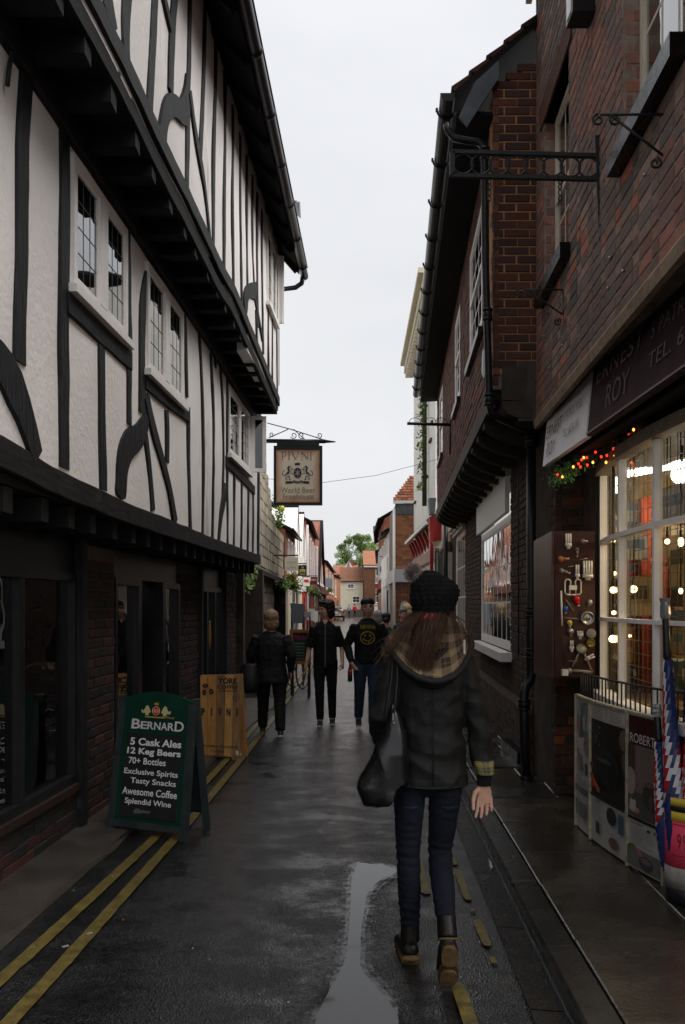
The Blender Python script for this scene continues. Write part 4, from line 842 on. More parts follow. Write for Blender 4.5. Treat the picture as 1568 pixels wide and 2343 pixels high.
for a in ((1403, 1350, 6.1, .022, 'lit reflector bulb behind the first lower pane'), (1450, 1348, 6.0, .026, 'lit reflector bulb beside the second white post'), (1406, 1312, 6.2, .014, 'small lit candle bulb above the reflector bulbs'), (1404, 1402, 6.1, .014, 'small lit bulb just above the lower transom'),
          (1402, 1462, 6.1, .026, 'lit golden bulb low behind the first lower pane'), (1442, 1455, 6.0, .011, 'tiny lit bulb low beside the second post'), (1404, 1236, 6.2, .016, 'lit bulb just under the upper transom'), (1558, 1240, 5.0, .018, 'tall glowing candle bulb at the right edge of the picture', True), (1527, 1239, 5.2, .016, 'orange glowing bulb left of the tall candle bulb'), (1558, 1352, 5.0, .012, 'small candle bulb low at the right edge of the picture', True)): lampthing(*a)
for (a, b, lab) in (((2.25, 6.9, 2.66), (3.1, 5.0, 2.66), 'long lit tube under the shop ceiling'), ((2.75, 5.0, 2.62), (3.0, 4.2, 2.62), 'second lit tube deeper in the shop')):
    t = thing('ceiling_tube', lab, 'lamp', a); mb = MB(); mb.beam(a, b, .05, .035); obj('tube', mb, cool, t); mb = MB(); mb.beam(Vector(a)+Vector((0, 0, .05)), Vector(b)+Vector((0, 0, .05)), .10, .05); obj('housing', mb, M['whitewood'], t)
t = thing('globe_lamp', 'large bright white globe lamp high behind the near upper panes', 'lamp', P(1558, 1085, 5.6)); mb = MB(); mb.ball(P(1562, 1083, 5.7), .075); obj('globe', mb, flat('bright_globe', (1, 1, 1), emit=3, ecol=(1, .96, .85)), t); mb = MB(); mb.tube([P(1562, 1083, 5.7), Vector((P(1562, 1083, 5.7).x, 5.7, 2.75))], .008); obj('rod', mb, M['iron'], t)
t = thing('globe_lamp', 'bright square lamp seen between the first two posts', 'lamp', P(1404, 1110, 6.9)); mb = MB(); mb.box(P(1404, 1110, 6.9), (.10, .06, .12)); obj('globe', mb, bpy.data.materials['bright_globe'], t)
for (x, y, z, e_, c) in ((2.75, 5.9, 2.35, 14, (1, .76, .45)), (2.5, 6.7, 2.3, 4.5, (1, .74, .42)), (2.5, 6.3, 1.4, 4, (1, .6, .25)), (2.3, 4.8, 1.55, 3, (1, .65, .3))):
    l = bpy.data.lights.new('shop_light', 'POINT'); l.energy = e_; l.color = c; l.shadow_soft_size = .12; lo = bpy.data.objects.new('shop_light', l); lo.location = (x, y, z); COL.objects.link(lo)
# ---- Christmas garland over the window
GA = thing('garland', 'evergreen garland with red and orange lights hanging under the white sign board', 'garland', P(1390, 1040, 6.3))
mb = MB(); rnd = random.Random(5); path = [(1268, 1098, 6.6), (1300, 1075, 6.5), (1335, 1048, 6.3), (1375, 1030, 6.1), (1415, 1005, 5.8), (1445, 985, 5.6)]
pp = [P(*q) for q in path]
def along(t):
    f = t*(len(pp)-1); i = min(len(pp)-2, int(f)); return pp[i].lerp(pp[i+1], f-i)
mb.tube([along(i/20) for i in range(21)], .008, n=5)
lf = MB()
for i in range(900):
    c = along(rnd.random())+Vector((rnd.gauss(0, .035), rnd.gauss(0, .035), rnd.gauss(-.01, .035))); d = Vector((rnd.gauss(0, 1), rnd.gauss(0, 1), rnd.gauss(0, 1))).normalized()*rnd.uniform(.02, .045); s = d.orthogonal().normalized()*.005
    g_ = rnd.uniform(.5, 1.4); lf.add([c-s, c+d, c+s], [(0, 1, 2)], col=(g_*.7, g_*1.2, g_*1.1))
obj('wire', mb, M['iron'], GA); obj('needles', lf, M['leaf'], GA, kind='stuff')
lr = flat('red_fairy_light', (.8, .02, .01), .3, emit=.9, ecol=(1, .03, .015)); lo_ = flat('orange_fairy_light', (.9, .3, .05), .3, emit=1.4, ecol=(1, .33, .05))
for (x, y, o_) in ((1276, 1086, 0), (1287, 1091, 1), (1312, 1068, 1), (1324, 1061, 0), (1328, 1068, 0), (1331, 1052, 0), (1336, 1047, 1), (1343, 1047, 0), (1344, 1064, 0), (1357, 1058, 1), (1363, 1035, 0), (1376, 1045, 0), (1389, 1042, 0), (1387, 1058, 1), (1407, 1043, 1), (1409, 1035, 0), (1404, 1027, 0), (1430, 1038, 0), (1438, 1038, 1), (1431, 1022, 0), (1433, 1017, 0), (1439, 992, 0), (1436, 978, 0), (1450, 983, 1), (1372, 1012, 0), (1392, 1008, 0)):
    mb = MB(); q = P(x, y, 6.6-(x-1268)*.0055); mb.ball(q, .0082, n=8, m=6, sc=(1, 1, 1.3)); obj('fairy_light', mb, lo_ if o_ else lr, GA)
# ---- board of lamps on the pier
LB = thing('lamp_display_board', 'dark maroon board of sample light bulbs left of the bow window', 'display board', (1.76, 6.5, .97))
YB = 6.5; 
def bx(x, y): return P(x, y, YB-.02)
mb = MB(); p, q = P(1271, 1215, YB), P(1363, 1550, YB); mb.box(((p.x+q.x)/2, YB+.04, (p.z+q.z)/2), (q.x-p.x, .05, p.z-q.z)); obj('board', mb, mat('maroon_panel', (.045, .014, .014), .35, .2, 5, .1), LB)
mb = MB(); mb.prism([(p.x-.006, YB+.01, q.z), (p.x-.006, YB+.62, q.z-.02), (p.x-.006, YB+.62, p.z-.03), (p.x-.006, YB+.01, p.z)], (-.02, 0, 0)); obj('side_panel', mb, mat('varnished_panel', (.085, .04, .03), .3, .5, 5, .2, 30, stretch=(1, 1, .25)), LB)
def lz(x, y): return bx((1990+x*.2474)/1.5944, (1900+y*.2474)/1.5944)
wh = flat('lamp_white', (.66, .64, .58), .4); met = flat('lamp_cap', (.4, .4, .4), .3, metal=.8); cg = flat('lamp_glass', (.22, .17, .16), .15)
PXM = .2474/1.5944*YB/2000
def cap(mb, x, y, r): mb.tube([lz(x, y)-Vector((0, 0, 0)), lz(x, y+30)], r*PXM, n=8)
def bulb(name, col, x, y, r, dx=0, dy=1, L_=80):
    t = MB(); c = lz(x, y); e_ = lz(x+dx*L_, y+dy*L_); t.ball(c, r*PXM, n=12, m=8); t.tube([c.lerp(e_, .2), c.lerp(e_, .75), ], [r*.75*PXM, r*.4*PXM], n=10); o = obj(name, t, col, LB); t2 = MB(); t2.tube([c.lerp(e_, .72), e_], r*.38*PXM, n=8); obj('cap', t2, met, o)
bulb('bulb', paint('red_glass', (.6, .015, .01), .15), 462, 1155, 50, .25, 1, 115); bulb('bulb', paint('blue_glass', (.02, .10, .4), .15), 298, 1295, 42, 0, 1, 75); bulb('bulb', paint('yellow_glass', (.5, .45, .08), .15), 358, 1505, 42, .1, 1, 75)
bulb('bulb', flat('amber_glass', (.35, .10, .02), .1), 225, 565, 50, 1, -.05, 130); bulb('bulb', cg, 240, 735, 40, 1, .3, 130); bulb('bulb', cg, 550, 300, 34, .9, 0, 80); bulb('bulb', cg, 470, 420, 28, 0, 1, 120); bulb('bulb', met, 655, 1205, 45, -.3, .8, 70); bulb('bulb', met, 372, 1630, 48, 0, 1, 75)
def cfl(x, y, tubes, tw, th, bw, ang=0, name='tube_lamp'):
    t = MB(); 
    def pt(a, b):
        ca, sa = math.cos(ang), math.sin(ang); return lz(x+a*ca-b*sa, y+a*sa+b*ca)
    for i in range(tubes):
        ox = (i-(tubes-1)/2)*tw*1.25; t.tube([pt(ox, 0), pt(ox, th)], tw*.5*PXM, n=8)
    t.tube([pt(0, th), pt(0, th+45)], bw*.5*PXM, n=12); t.tube([pt(0, th+45), pt(0, th+80)], bw*.28*PXM, n=10); obj(name, t, wh, LB)
cfl(340, 190, 3, 26, 145, 98); cfl(472, 648, 2, 26, 135, 72); cfl(625, 590, 4, 30, 205, 155); cfl(390, 1765, 2, 24, 90, 72); cfl(720, 1985, 2, 30, 70, 60, ang=1.15); cfl(515, 1625, 3, 26, 40, 90)
t = MB(); lp = [(370, 1090), (310, 1085), (290, 1060), (290, 900), (305, 870), (330, 862), (360, 870), (375, 900), (372, 950)]; t.tube([lz(*p_) for p_ in lp], 10*PXM, n=8); t.tube([lz(816-p_[0], p_[1]) for p_ in lp], 10*PXM, n=8); t.tube([lz(370, 1090), lz(446, 1092)], 10*PXM); t.box(lz(407, 985), (110*PXM, .02, 66*PXM)); t.tube([lz(362, 985), lz(358, 1090)], 7*PXM); t.tube([lz(450, 985), lz(448, 1090)], 7*PXM); obj('loop_tube_lamp', t, wh, LB)
t = MB(); t.tube([lz(233, 1030), lz(246, 1550)], 14*PXM, n=8); obj('long_tube', t, wh, LB)
t = MB(); t.tube([lz(258, 1650), lz(288, 2140)], 9*PXM, n=8); obj('thin_tube', t, M['iron'], LB)
t = MB(); t.box(lz(285, 2235), (85*PXM, .05, 90*PXM)); obj('junction_box', t, wh, LB)
for a_, b_, r_ in (((280, 1430), (500, 1450), 12), ((300, 1160), (420, 1330), 8), ((330, 2065), (480, 2075), 6), ((330, 680), (410, 668), 9), ((500, 580), (620, 552), 8)): t = MB(); t.tube([lz(*a_), lz(*b_)], r_*PXM, n=6); obj('small_tube', t, cg, LB)
Rf = Matrix.Rotation(R(90), 4, 'X')
def disc(name, x, y, r, m, prof=None):
    t = MB(); pr = prof or [(r*PXM, 0), (r*PXM, .018), (r*.85*PXM, .02), (r*.8*PXM, .008), (r*.2*PXM, .004), (r*.18*PXM, .015), (.0001, .015)]; t.lathe(pr, M=Matrix.Translation(lz(x, y)+Vector((0, .0, 0))) @ Rf, n=20); obj(name, t, m, LB)
disc('reflector_lamp', 615, 1435, 100, M['steel']); disc('flat_disc_lamp', 668, 1660, 70, flat('frosted', (.34, .32, .27), .5), [(70*PXM, 0), (70*PXM, .02), (66*PXM, .024), (.0001, .024)]); disc('brass_ring', 665, 1800, 62, flat('old_brass', (.3, .22, .05), .4, metal=.6))
t = MB(); t.lathe([(88*PXM, 0), (70*PXM, .012), (.0001, .015)], M=Matrix.Translation(lz(530, 1885)) @ Matrix.Rotation(R(60), 4, 'X'), n=18); t.tube([lz(520, 1890), lz(400, 2160)], 16*PXM); t.tube([lz(545, 1890), lz(690, 2230)], 18*PXM); t.tube([lz(400, 2210), lz(690, 2230)], 24*PXM); t.ball(lz(355, 2215), 45*PXM); obj('clamp_fitting', t, flat('aged_aluminium', (.26, .24, .19), .5, metal=.5), LB)
# ---- poster boards and railing in front of the bow
NB = [Vector((1.655, 6.18, 0)), Vector((1.648, 6.0, 0)), Vector((1.652, 5.8, 0)), Vector((1.668, 5.55, 0)), Vector((1.69, 5.35, 0)), Vector((1.715, 5.15, 0)), Vector((1.755, 4.95, 0)), Vector((1.80, 4.78, 0)), Vector((1.86, 4.6, 0)), Vector((1.93, 4.44, 0))]
NBL = [0.]
for a, b in zip(NB[:-1], NB[1:]): NBL.append(NBL[-1]+(b-a).length)
def nb(s):
    s = max(0, min(NBL[-1]-1e-6, s)); i = max(i for i in range(len(NB)-1) if NBL[i] <= s); return NB[i].lerp(NB[i+1], (s-NBL[i])/(NBL[i+1]-NBL[i]))
def nbn(s): d = (nb(s+.02)-nb(s-.02)).normalized(); return Vector((d.y, -d.x, 0))*(1 if d.y < 0 else -1)
def nbq(mb, s0, s1, z0, z1, off, col=(1, 1, 1), n=4):
    v = []
    for i in range(n+1):
        s = s0+(s1-s0)*i/n; p = nb(s)+nbn(s)*off; v += [p+Vector((0, 0, z0)), p+Vector((0, 0, z1))]
    mb.add(v, [(2*i, 2*i+2, 2*i+3, 2*i+1) for i in range(n)], col=col)
PB = thing('poster_boards', 'curved row of dirty white poster boards standing in front of the bow window', 'poster board', (1.68, 5.4, .07))
pmat = mat('printed_board', (1, 1, 1), .32, .1, 5, .1, 30, tint=True, dirt=((.10, .09, .08), 3.2, .66))
pm_ = {}
joints = [0., .37, .98, 1.50, 1.95]
def s_of_x(x):   # find s where the board projects at pixel x
    best = min(range(400), key=lambda i: abs(CX+F*nb(i*.005).x/nb(i*.005).y-x)); return best*.005
joints = [0., s_of_x(1352), s_of_x(1437), s_of_x(1520), 1.93]
for bi in range(4):
    s0, s1 = joints[bi]+.004, joints[bi+1]-.004; W_ = s1-s0; mb = MB(); n = 6
    v = []
    for i in range(n+1):
        s = s0+(s1-s0)*i/n; p = nb(s); nn_ = nbn(s); v += [p+Vector((0, 0, .085)), p+Vector((0, 0, .995)), p-nn_*.018+Vector((0, 0, .995)), p-nn_*.018+Vector((0, 0, .085))]
    mb.add(v, [(4*i, 4*i+4, 4*i+5, 4*i+1) for i in range(n)]+[(4*i+1, 4*i+5, 4*i+6, 4*i+2) for i in range(n)]+[(4*i+3, 4*i+2, 4*i+6, 4*i+7) for i in range(n)], col=(.42, .40, .37))
    pm = MB()
    def q(a, b, c, d, col): nbq(pm, s0+W_*a, s0+W_*b, .085+.91*c, .085+.91*d, .0025+.0001*len(pm.f), col)
    def qe(cx_, cz_, rx_, rz_, col, n=14):
        off = .0025+.0001*len(pm.f); v = []
        for i in range(n): a = 2*math.pi*i/n; s = s0+W_*min(.97, max(.03, cx_+rx_*math.cos(a))); v.append(nb(s)+nbn(s)*off+Vector((0, 0, .085+.91*(cz_+rz_*math.sin(a)))))
        pm.add(v, [tuple(range(n))], col=col)
    rnd = random.Random(bi+3)
    if bi == 0:
        for k in range(26):
            a = rnd.uniform(.03, .75); c = rnd.uniform(.42, .92); q(a, min(.97, a+rnd.uniform(.1, .3)), c, min(.97, c+rnd.uniform(.04, .12)), rnd.choice([(.12, .14, .2), (.3, .2, .12), (.10, .16, .14), (.28, .12, .10), (.32, .32, .36), (.06, .06, .07)]))
        q(.03, .97, .28, .33, (.05, .05, .06))
        for k in range(3): q(.1+k*.28, .3+k*.28, .10, .22, (.07, .08, .1)); q(.1+k*.28, .3+k*.28, .36, .4, (.22, .22, .26))
    elif bi == 1:
        q(.03, .97, .34, .88, (.022, .019, .018)); q(.03, .46, .90, .985, (.5, .47, .45)); q(.52, .97, .90, .985, (.5, .47, .45))
        for k in range(5): q(.08, .36+.06*rnd.random(), .975-.017*k, .980-.017*k, (.2, .2, .2)); q(.57, .85+.06*rnd.random(), .975-.017*k, .980-.017*k, (.2, .2, .2))
        for k in range(22): qe(rnd.uniform(.06, .35), rnd.uniform(.70, .86), .012, .006, (.16, .18, .22))
        qe(.93, .80, .09, .07, (.13, .10, .06)); qe(.95, .66, .06, .06, (.09, .07, .045)); qe(.5, .56, .34, .14, (.034, .033, .034)); qe(.5, .54, .31, .12, (.012, .012, .013)); qe(.45, .61, .2, .018, (.07, .07, .07))
        for (x_, z_, c_) in ((.08, .47, (.36, .05, .02)), (.15, .44, (.42, .07, .03)), (.11, .41, (.33, .04, .02)), (.22, .415, (.4, .10, .04)), (.28, .39, (.34, .08, .04)), (.08, .55, (.25, .04, .02))): qe(x_, z_, .055, .02, c_)
        q(.03, .97, .325, .345, (.03, .03, .03))
        for k in range(8): q(.08, .3+.12*rnd.random(), .295-.013*k, .298-.013*k, (.2, .2, .2))
        qe(.66, .255, .13, .06, (.03, .03, .035)); q(.83, .95, .17, .30, (.06, .09, .12)); q(.22, .34, .08, .165, (.05, .045, .04)); qe(.72, .08, .13, .04, (.12, .09, .07)); q(.15, .5, .185, .19, (.25, .25, .25)); q(.5, .9, .135, .14, (.25, .25, .25))
    elif bi == 2:
        q(.03, .97, .80, .985, (.045, .013, .012)); q(.03, .97, .34, .80, (.15, .11, .095))
        for k in range(9): q(.30+.07*k, .335+.07*k, .56, .80, (.19-.01*(k % 3), .14, .125))
        q(.03, .24, .64, .80, (.07, .045, .04)); q(.03, .97, .34, .50, (.075, .07, .065)); qe(.12, .56, .16, .09, (.30, .25, .22)); qe(.72, .50, .24, .09, (.05, .043, .04)); qe(.72, .57, .2, .015, (.12, .09, .08))
        qe(.22, .385, .17, .02, (.30, .27, .25)); qe(.19, .42, .10, .045, (.42, .36, .33)); qe(.19, .455, .09, .012, (.10, .06, .05)); qe(.32, .375, .05, .014, (.4, .13, .04)); q(.03, .97, .315, .335, (.02, .02, .02))
        for k in range(9): q(.12, .5+.3*rnd.random(), .27-.013*k, .2735-.013*k, (.2, .2, .2))
        q(.62, .72, .275, .29, (.02, .02, .02)); q(.8, .85, .275, .293, (.05, .15, .08)); q(.03, .97, .02, .14, (.13, .13, .12)); qe(.2, .14, .12, .02, (.10, .14, .05)); qe(.38, .13, .07, .014, (.4, .10, .16)); qe(.45, .115, .05, .012, (.4, .12, .18)); qe(.6, .07, .2, .045, (.06, .045, .06)); qe(.6, .085, .15, .02, (.14, .13, .14))
    else:
        q(.03, .97, .1, .95, (.04, .05, .04))
    bo = obj('panel', mb, pmat, PB, label='board %s' % ['with faded newspaper print', 'showing a dark kitchen appliance advert', 'with a maroon and grey breakfast advert', 'mostly hidden by the umbrellas'][bi])
    obj('poster', pm, pmat, bo)
    if bi == 2:
        tb = MB(); s = s0+W_*.52; p = nb(s)+nbn(s)*.01; d = (nb(s+.05)-nb(s-.05)).normalized(); text_into(tb, 'ROBERTS', p+Vector((0, 0, .085+.91*.845)), d, Vector((0, 0, 1)), .30, .055, off=.0); obj('lettering', tb, flat('print_white', (.5, .48, .46), .5), bo)
        tb = MB(); s = s0+W_*.32; p = nb(s)+nbn(s)*.01; text_into(tb, 'expression', p+Vector((0, 0, .085+.91*.297)), (nb(s+.05)-nb(s-.05)).normalized(), Vector((0, 0, 1)), .14, .022, off=.0); obj('lettering', tb, flat('print_black', (.03, .03, .03), .5), bo)
    if bi == 1:
        tb = MB(); s = s0+W_*.28; p = nb(s)+nbn(s)*.01; text_into(tb, 'Sense', p+Vector((0, 0, .085+.91*.312)), (nb(s+.05)-nb(s-.05)).normalized(), Vector((0, 0, 1)), .08, .02, off=.0); obj('lettering', tb, bpy.data.materials['print_black'] if 'print_black' in bpy.data.materials else flat('print_black', (.03, .03, .03), .5), bo)
for s in joints[:4]:
    mb = MB(); p = nb(s)+nbn(s)*.006; mb.beam(p+Vector((0, 0, .075)), p+Vector((0, 0, 1.0)), .020, .016, up=nbn(s)); obj('corner_strip', mb, mat('grubby_strip', (.42, .38, .28), .5, .4, 20), PB)
mb = MB(); a_ = [nb(i*.1)+Vector((0, 0, 1.0)) for i in range(20)]
for p, q in zip(a_[:-1], a_[1:]): mb.beam(p, q, .03, .012)
obj('top_strip', mb, mat('grubby_top', (.42, .38, .28), .5, .4, 20), PB)
RL = thing('railing', 'low black iron railing standing above the poster boards', 'railing', (1.70, 5.5, 1.0))
mb = MB(); a_ = [nb(i*.1)-nbn(i*.1)*.03+Vector((0, 0, 1.155)) for i in range(20)]; mb.tube(a_, .008, n=6); obj('top_rail', mb, M['iron'], RL)
for i in range(32):
    s = i*.062
    if s > 1.9: break
    mb = MB(); p = nb(s)-nbn(s)*.03; mb.tube([p+Vector((0, 0, .9)), p+Vector((0, 0, 1.15))], .0055, n=5); obj('bar', mb, M['iron'], RL)
# ---- bucket of umbrellas
BC = Vector((1.84, 4.6, .075))
bk = thing('umbrella_bin', 'tall bin in pink paper with yellow and black bands holding umbrellas at the right edge', 'bin', BC)
def band(z0, z1, r0, r1, m, nm): mb = MB(); mb.lathe([(r0, z0), (r1, z1), (r1-.012, z1), (r0-.012, z0)], c=(BC.x, BC.y, BC.z), n=28); obj(nm, mb, m, bk)
band(0, .09, .135, .14, M['blackpaint'], 'base'); band(.088, .20, .140, .146, mat('grey_polythene', (.28, .27, .24), .3, .3, 25, .6, 20), 'plastic_wrap'); band(.20, .44, .147, .150, mat('pink_paper', (.75, .06, .12), .5, .08, 6), 'pink_wrap')
band(.44, .49, .152, .153, M['yellow'], 'yellow_band'); band(.49, .52, .1535, .1538, M['blackpaint'], 'black_band'); band(.52, .56, .154, .155, M['yellow'], 'yellow_band')
tb = MB(); d = Vector((.35, -.94, 0)).normalized()
for ang_, s_ in ((-1.07, '9'), (-.80, '9')):
    a = math.atan2(-1, 0)+ang_*.75; n_ = Vector((math.cos(a), math.sin(a), 0)); c = BC+n_*.153+Vector((0, 0, .34)); text_into(tb, s_, c, Vector((-n_.y, n_.x, 0)), Vector((0, 0, 1)), .022, .08, off=.0)
for k in range(10):
    a = -math.pi/2-1.05+k*.09; n_ = Vector((math.cos(a), math.sin(a), 0)); tt = Vector((-n_.y, n_.x, 0))
    for z in (.265, .425): tb.box(BC+n_*.1525+Vector((0, 0, z)), (.014, .002, .003), rz=math.atan2(tt.y, tt.x))
a = -math.pi/2-.2; n_ = Vector((math.cos(a), math.sin(a), 0)); tb.box(BC+n_*.1525+Vector((0, 0, .345)), (.003, .002, .16), rz=a+math.pi/2)
obj('price_mark', tb, flat('pen_ink', (.15, .02, .03), .6), bk)
rnd = random.Random(8)
fab = [('black', M['cloth_black']), ('flag', None)]
cm = mat('umbrella_fabric', (1, 1, 1), .3, .1, 10, .2, 30, tint=True, coat=.3)
UM = [((-.10, -.05), (-.14, .01), 1.66, 'f', 'tallest wrapped union flag umbrella at the left of the bin'), ((-.06, .05), (-.10, .10), 1.46, 'k', 'black umbrella behind the tallest one'), ((-.04, -.09), (-.05, -.10), 1.30, 'f', 'union flag umbrella with red and white stripes in front'), ((-.12, .02), (-.17, .05), 1.10, 'f', 'short union flag umbrella leaning left over the poster boards'),
      ((.02, -.07), (.03, -.05), 1.18, 'o', 'blue umbrella with orange bands wrapped in clear film'), ((.08, -.05), (.12, -.06), 1.40, 'f', 'union flag umbrella at the right of the bin'), ((.0, .04), (.02, .10), 1.45, 'b', 'black handled blue umbrella in the middle of the bin'), ((.07, .06), (.11, .1), 1.3, 'k', 'black umbrella at the back of the bin')]
for (b0, t0, h, kd, lab) in UM:
    base = BC+Vector((b0[0], b0[1], .15)); top = Vector((BC.x+t0[0], BC.y+t0[1], h)); ax = (top-base)
    t = thing('umbrella', lab, 'umbrella', base, group='umbrellas in the pink bin')
    mb = MB(); n = 34; prev = None; rr_ = [(.026+.026*math.sin(math.pi*min(1, i/n*1.15))*(1-.35*i/n)) for i in range(n+1)]
    sgm = 14; vs_ = []; side = ax.orthogonal().normalized(); sd2 = ax.normalized().cross(side)
    for i in range(n+1):
        c = base+ax*(.78*i/n); tw = i*.22
        for j in range(sgm):
            th = 2*math.pi*j/sgm+tw; r_ = rr_[i]*(1+.10*math.sin(th*4-tw)); vs_.append(c+side*math.cos(th)*r_+sd2*math.sin(th)*r_)
    for i in range(n):
        for j in range(sgm):
            ph = (i*.9+j*1.5) % 14
            if kd == 'f': col = (.55, .55, .58) if ph < 2.4 else (.40, .012, .016) if ph < 5 else (.55, .55, .58) if ph < 6.6 else (.018, .03, .11)
            elif kd == 'o': col = (.55, .2, .02) if ph < 2.2 else (.02, .12, .05) if ph < 4 else (.012, .03, .10)
            elif kd == 'b': col = (.02, .03, .10)
            else: col = (.013, .013, .014)
            a0 = i*sgm+j; a1 = i*sgm+(j+1) % sgm; mb.add([vs_[a0], vs_[a1], vs_[a1+sgm], vs_[a0+sgm]], [(0, 1, 2, 3)], col=col, smooth=True)
    obj('canopy', mb, cm, t)
    mb = MB(); mb.tube([base+ax*.77, base+ax*.80, base+ax*.82, base+ax*.98, top], [.016, .022, .018, .019, .012], n=12); obj('handle', mb, M['blackpaint'], t)
    if kd in 'fo':
        mb = MB(); r2 = random.Random(int(h*100)); pr = [base+ax*(.93+.015*i) for i in range(6)]; mb.tube(pr, [.026+r2.uniform(-.004, .006) for _ in pr], n=9, smooth=False); obj('clear_wrap', mb, glass_mat('film', (.3, .3, .3), .45, .18, .6, 1.6) if 'film' not in bpy.data.materials else bpy.data.materials['film'], t)
# ---- iron brackets on the shop wall
BKT = thing('sign_bracket', 'empty horizontal iron bracket with a row of rings jutting from the brick wall', 'bracket', S.yz(5.14, 4.2))
Yb = 5.14; mb = MB(); L0, L1 = P(1035, 348, Yb), P(1368, 357, Yb); l0, l1 = P(1035, 402, Yb), P(1368, 410, Yb)
mb.beam(L0, L1, .028, .022); mb.beam(l0, l1, .028, .022); mb.beam(L0, l0, .028, .028); obj('frame', mb, M['iron'], BKT)
for i in range(8):
    f = (i+.62)/8.15; c = (L0.lerp(L1, f)+l0.lerp(l1, f))/2; mb = MB(); r_ = .058; mb.tube([c+Vector((math.cos(a)*r_, 0, math.sin(a)*r_)) for a in [2*math.pi*k/20 for k in range(20)]], .0065, n=6, closed=True); obj('ring', mb, M['iron'], BKT)
mb = MB(); v0, v1 = P(1366, 312, Yb), P(1377, 598, Yb); mb.beam(v0, v1, .03, .03)
for y in (340, 520, 556): c = P(1374, y, Yb); mb.prism([c, c+Vector((.06, 0, .03)), c+Vector((.075, 0, -.05)), c+Vector((.03, 0, -.09))], (0, .02, 0))
obj('wall_plate', mb, M['iron'], BKT)
for x in (1120, 1282):
    mb = MB(); 
    for k in range(4): c = P(x, 415+k*13, Yb); mb.tube([c+Vector((math.cos(a)*.010, 0, math.sin(a)*.016)) for a in [2*math.pi*j/8 for j in range(8)]], .004, n=5, closed=True)
    obj('chain', mb, M['iron'], BKT)
def scroll(mb, c, r, turns, sgn, r0=.006, sd=1, ph=0.):
    pts = [c+Vector((math.cos(ph+sgn*t*2*math.pi*turns)*r*(1-.75*t), 0, math.sin(ph+sgn*t*2*math.pi*turns)*r*(1-.75*t))) for t in [i/24 for i in range(25)]]; mb.tube(pts, r0, n=6)
def scroll_bracket(xw, xe, yt, yb, Y, lab, r_=.006):
    t = thing('scroll_bracket', lab, 'bracket', P(xw, yt, Y), group='wrought iron scroll brackets on the right-hand walls'); sc_ = Y/2000.
    mb = MB(); mb.tube([P(xw, yt, Y), P(xe+18, yt, Y)], r_, n=6); mb.tube([P(xw, yt, Y), P(xw+4, yb+12, Y)], r_, n=6); mb.tube([P(xe+(xw-xe)*.28, yt+4, Y), P(xw, yb-18, Y)], r_, n=6); obj('bars', mb, M['iron'], t)
    mb = MB(); k = (xw-xe)*.085; scroll(mb, P(xe+k, yt+k*.9, Y), k*sc_, 1.3, 1, r_, ph=1.6); scroll(mb, P(xe+k*3.8, yt+k*.9, Y), k*sc_, 1.3, 1, r_, ph=1.6); scroll(mb, P(xw-k*1.4, yb-2, Y), k*sc_, 1.3, -1, r_, ph=1.2); obj('scrolls', mb, M['iron'], t)
scroll_bracket(1519, 1355, 262, 375, 3.95, 'larger scroll bracket to the right of the ringed bracket'); scroll_bracket(1288, 1180, 663, 738, 6.16, 'small scroll bracket below the narrow window')
# alarm box, top of picture
mb = MB(); c = S.yz(5.3, 5.33, .07); mb.box(c, (.14, .16, .30)); t = solo('alarm_box', mb, M['blackpaint'], 'black alarm box with a white face high on the brick wall', 'alarm'); mb = MB(); mb.box(c+Vector((-.072, -.0, -.05)), (.006, .1, .16)); obj('face', mb, M['white'], t)
# screws and stubs in the wall
mb = MB()
for x, y in ((1255, 715), (1248, 770), (1395, 660), (1400, 590), (1335, 850), (1260, 842), (1430, 620), (1290, 790), (1480, 400)): mb.ball(S.px(x, y, .01), .011, n=6, m=4)
obj('wall_screws', mb, M['steel'], SHOP)

# ================================================================ right: jettied brick house
J = Plane(.818, .06, -1); JG = Plane(1.35, .055, -1)
UJ = Vector((.06, 1, 0)).normalized(); NJ = Vector((-1, .06, 0)).normalized(); UG = Vector((.055, 1, 0)).normalized(); NG = Vector((-1, .055, 0)).normalized()
JH = thing('jettied_brick_house', 'dark brick house whose upper floor overhangs the pavement, with black gutter and sash windows', 'building', (1.9, 12, .07))
YA, YZ = 7.3, 17.0
JW = [(8.2, 9.55, 4.28, 5.42), (11.0, 11.9, 4.30, 5.42), (15.0, 16.1, 4.30, 5.42)]
kj = 1/UJ.y
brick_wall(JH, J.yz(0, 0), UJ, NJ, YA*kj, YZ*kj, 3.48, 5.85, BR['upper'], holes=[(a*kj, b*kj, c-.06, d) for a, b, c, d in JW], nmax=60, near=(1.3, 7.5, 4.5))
def holes_wall(pl, Ya, Yb, z0, z1, hs, off, m, par, th=.2):
    mb = MB(); cuts = sorted(hs); u = Ya
    def q(a, b, c, d):
        if b-a > .001 and d-c > .001: mb.prism([pl.yz(a, c, off), pl.yz(b, c, off), pl.yz(b, d, off), pl.yz(a, d, off)], (-pl.s*th, 0, 0))
    for a, b, c, d in cuts: q(u, a, z0, z1); q(a, b, z0, c); q(a, b, d, z1); u = b
    q(u, Yb, z0, z1); obj('wall', mb, m, par)
holes_wall(J, YA+.02, YZ, 3.44, 5.9, [(a, b, c-.06, d) for a, b, c, d in JW], -.010, M['mortar'], JH)
for a, b, c, d in JW:
    window(JH, J, a, b, c, d, cols=1, rows=4, panes=3, rec=.015, m=M['whitewood'], meet=True, lead=.012, leadm=M['whitewood'], sill=False, fw=.07)
    mb = MB(); mb.prism([J.yz(a-.1, c-.13, -.02), J.yz(b+.1, c-.13, -.02), J.yz(b+.1, c-.06, -.02), J.yz(a-.1, c-.06, -.02)], (-.07, 0, 0)); obj('sill', mb, M['blackpaint'], JH)
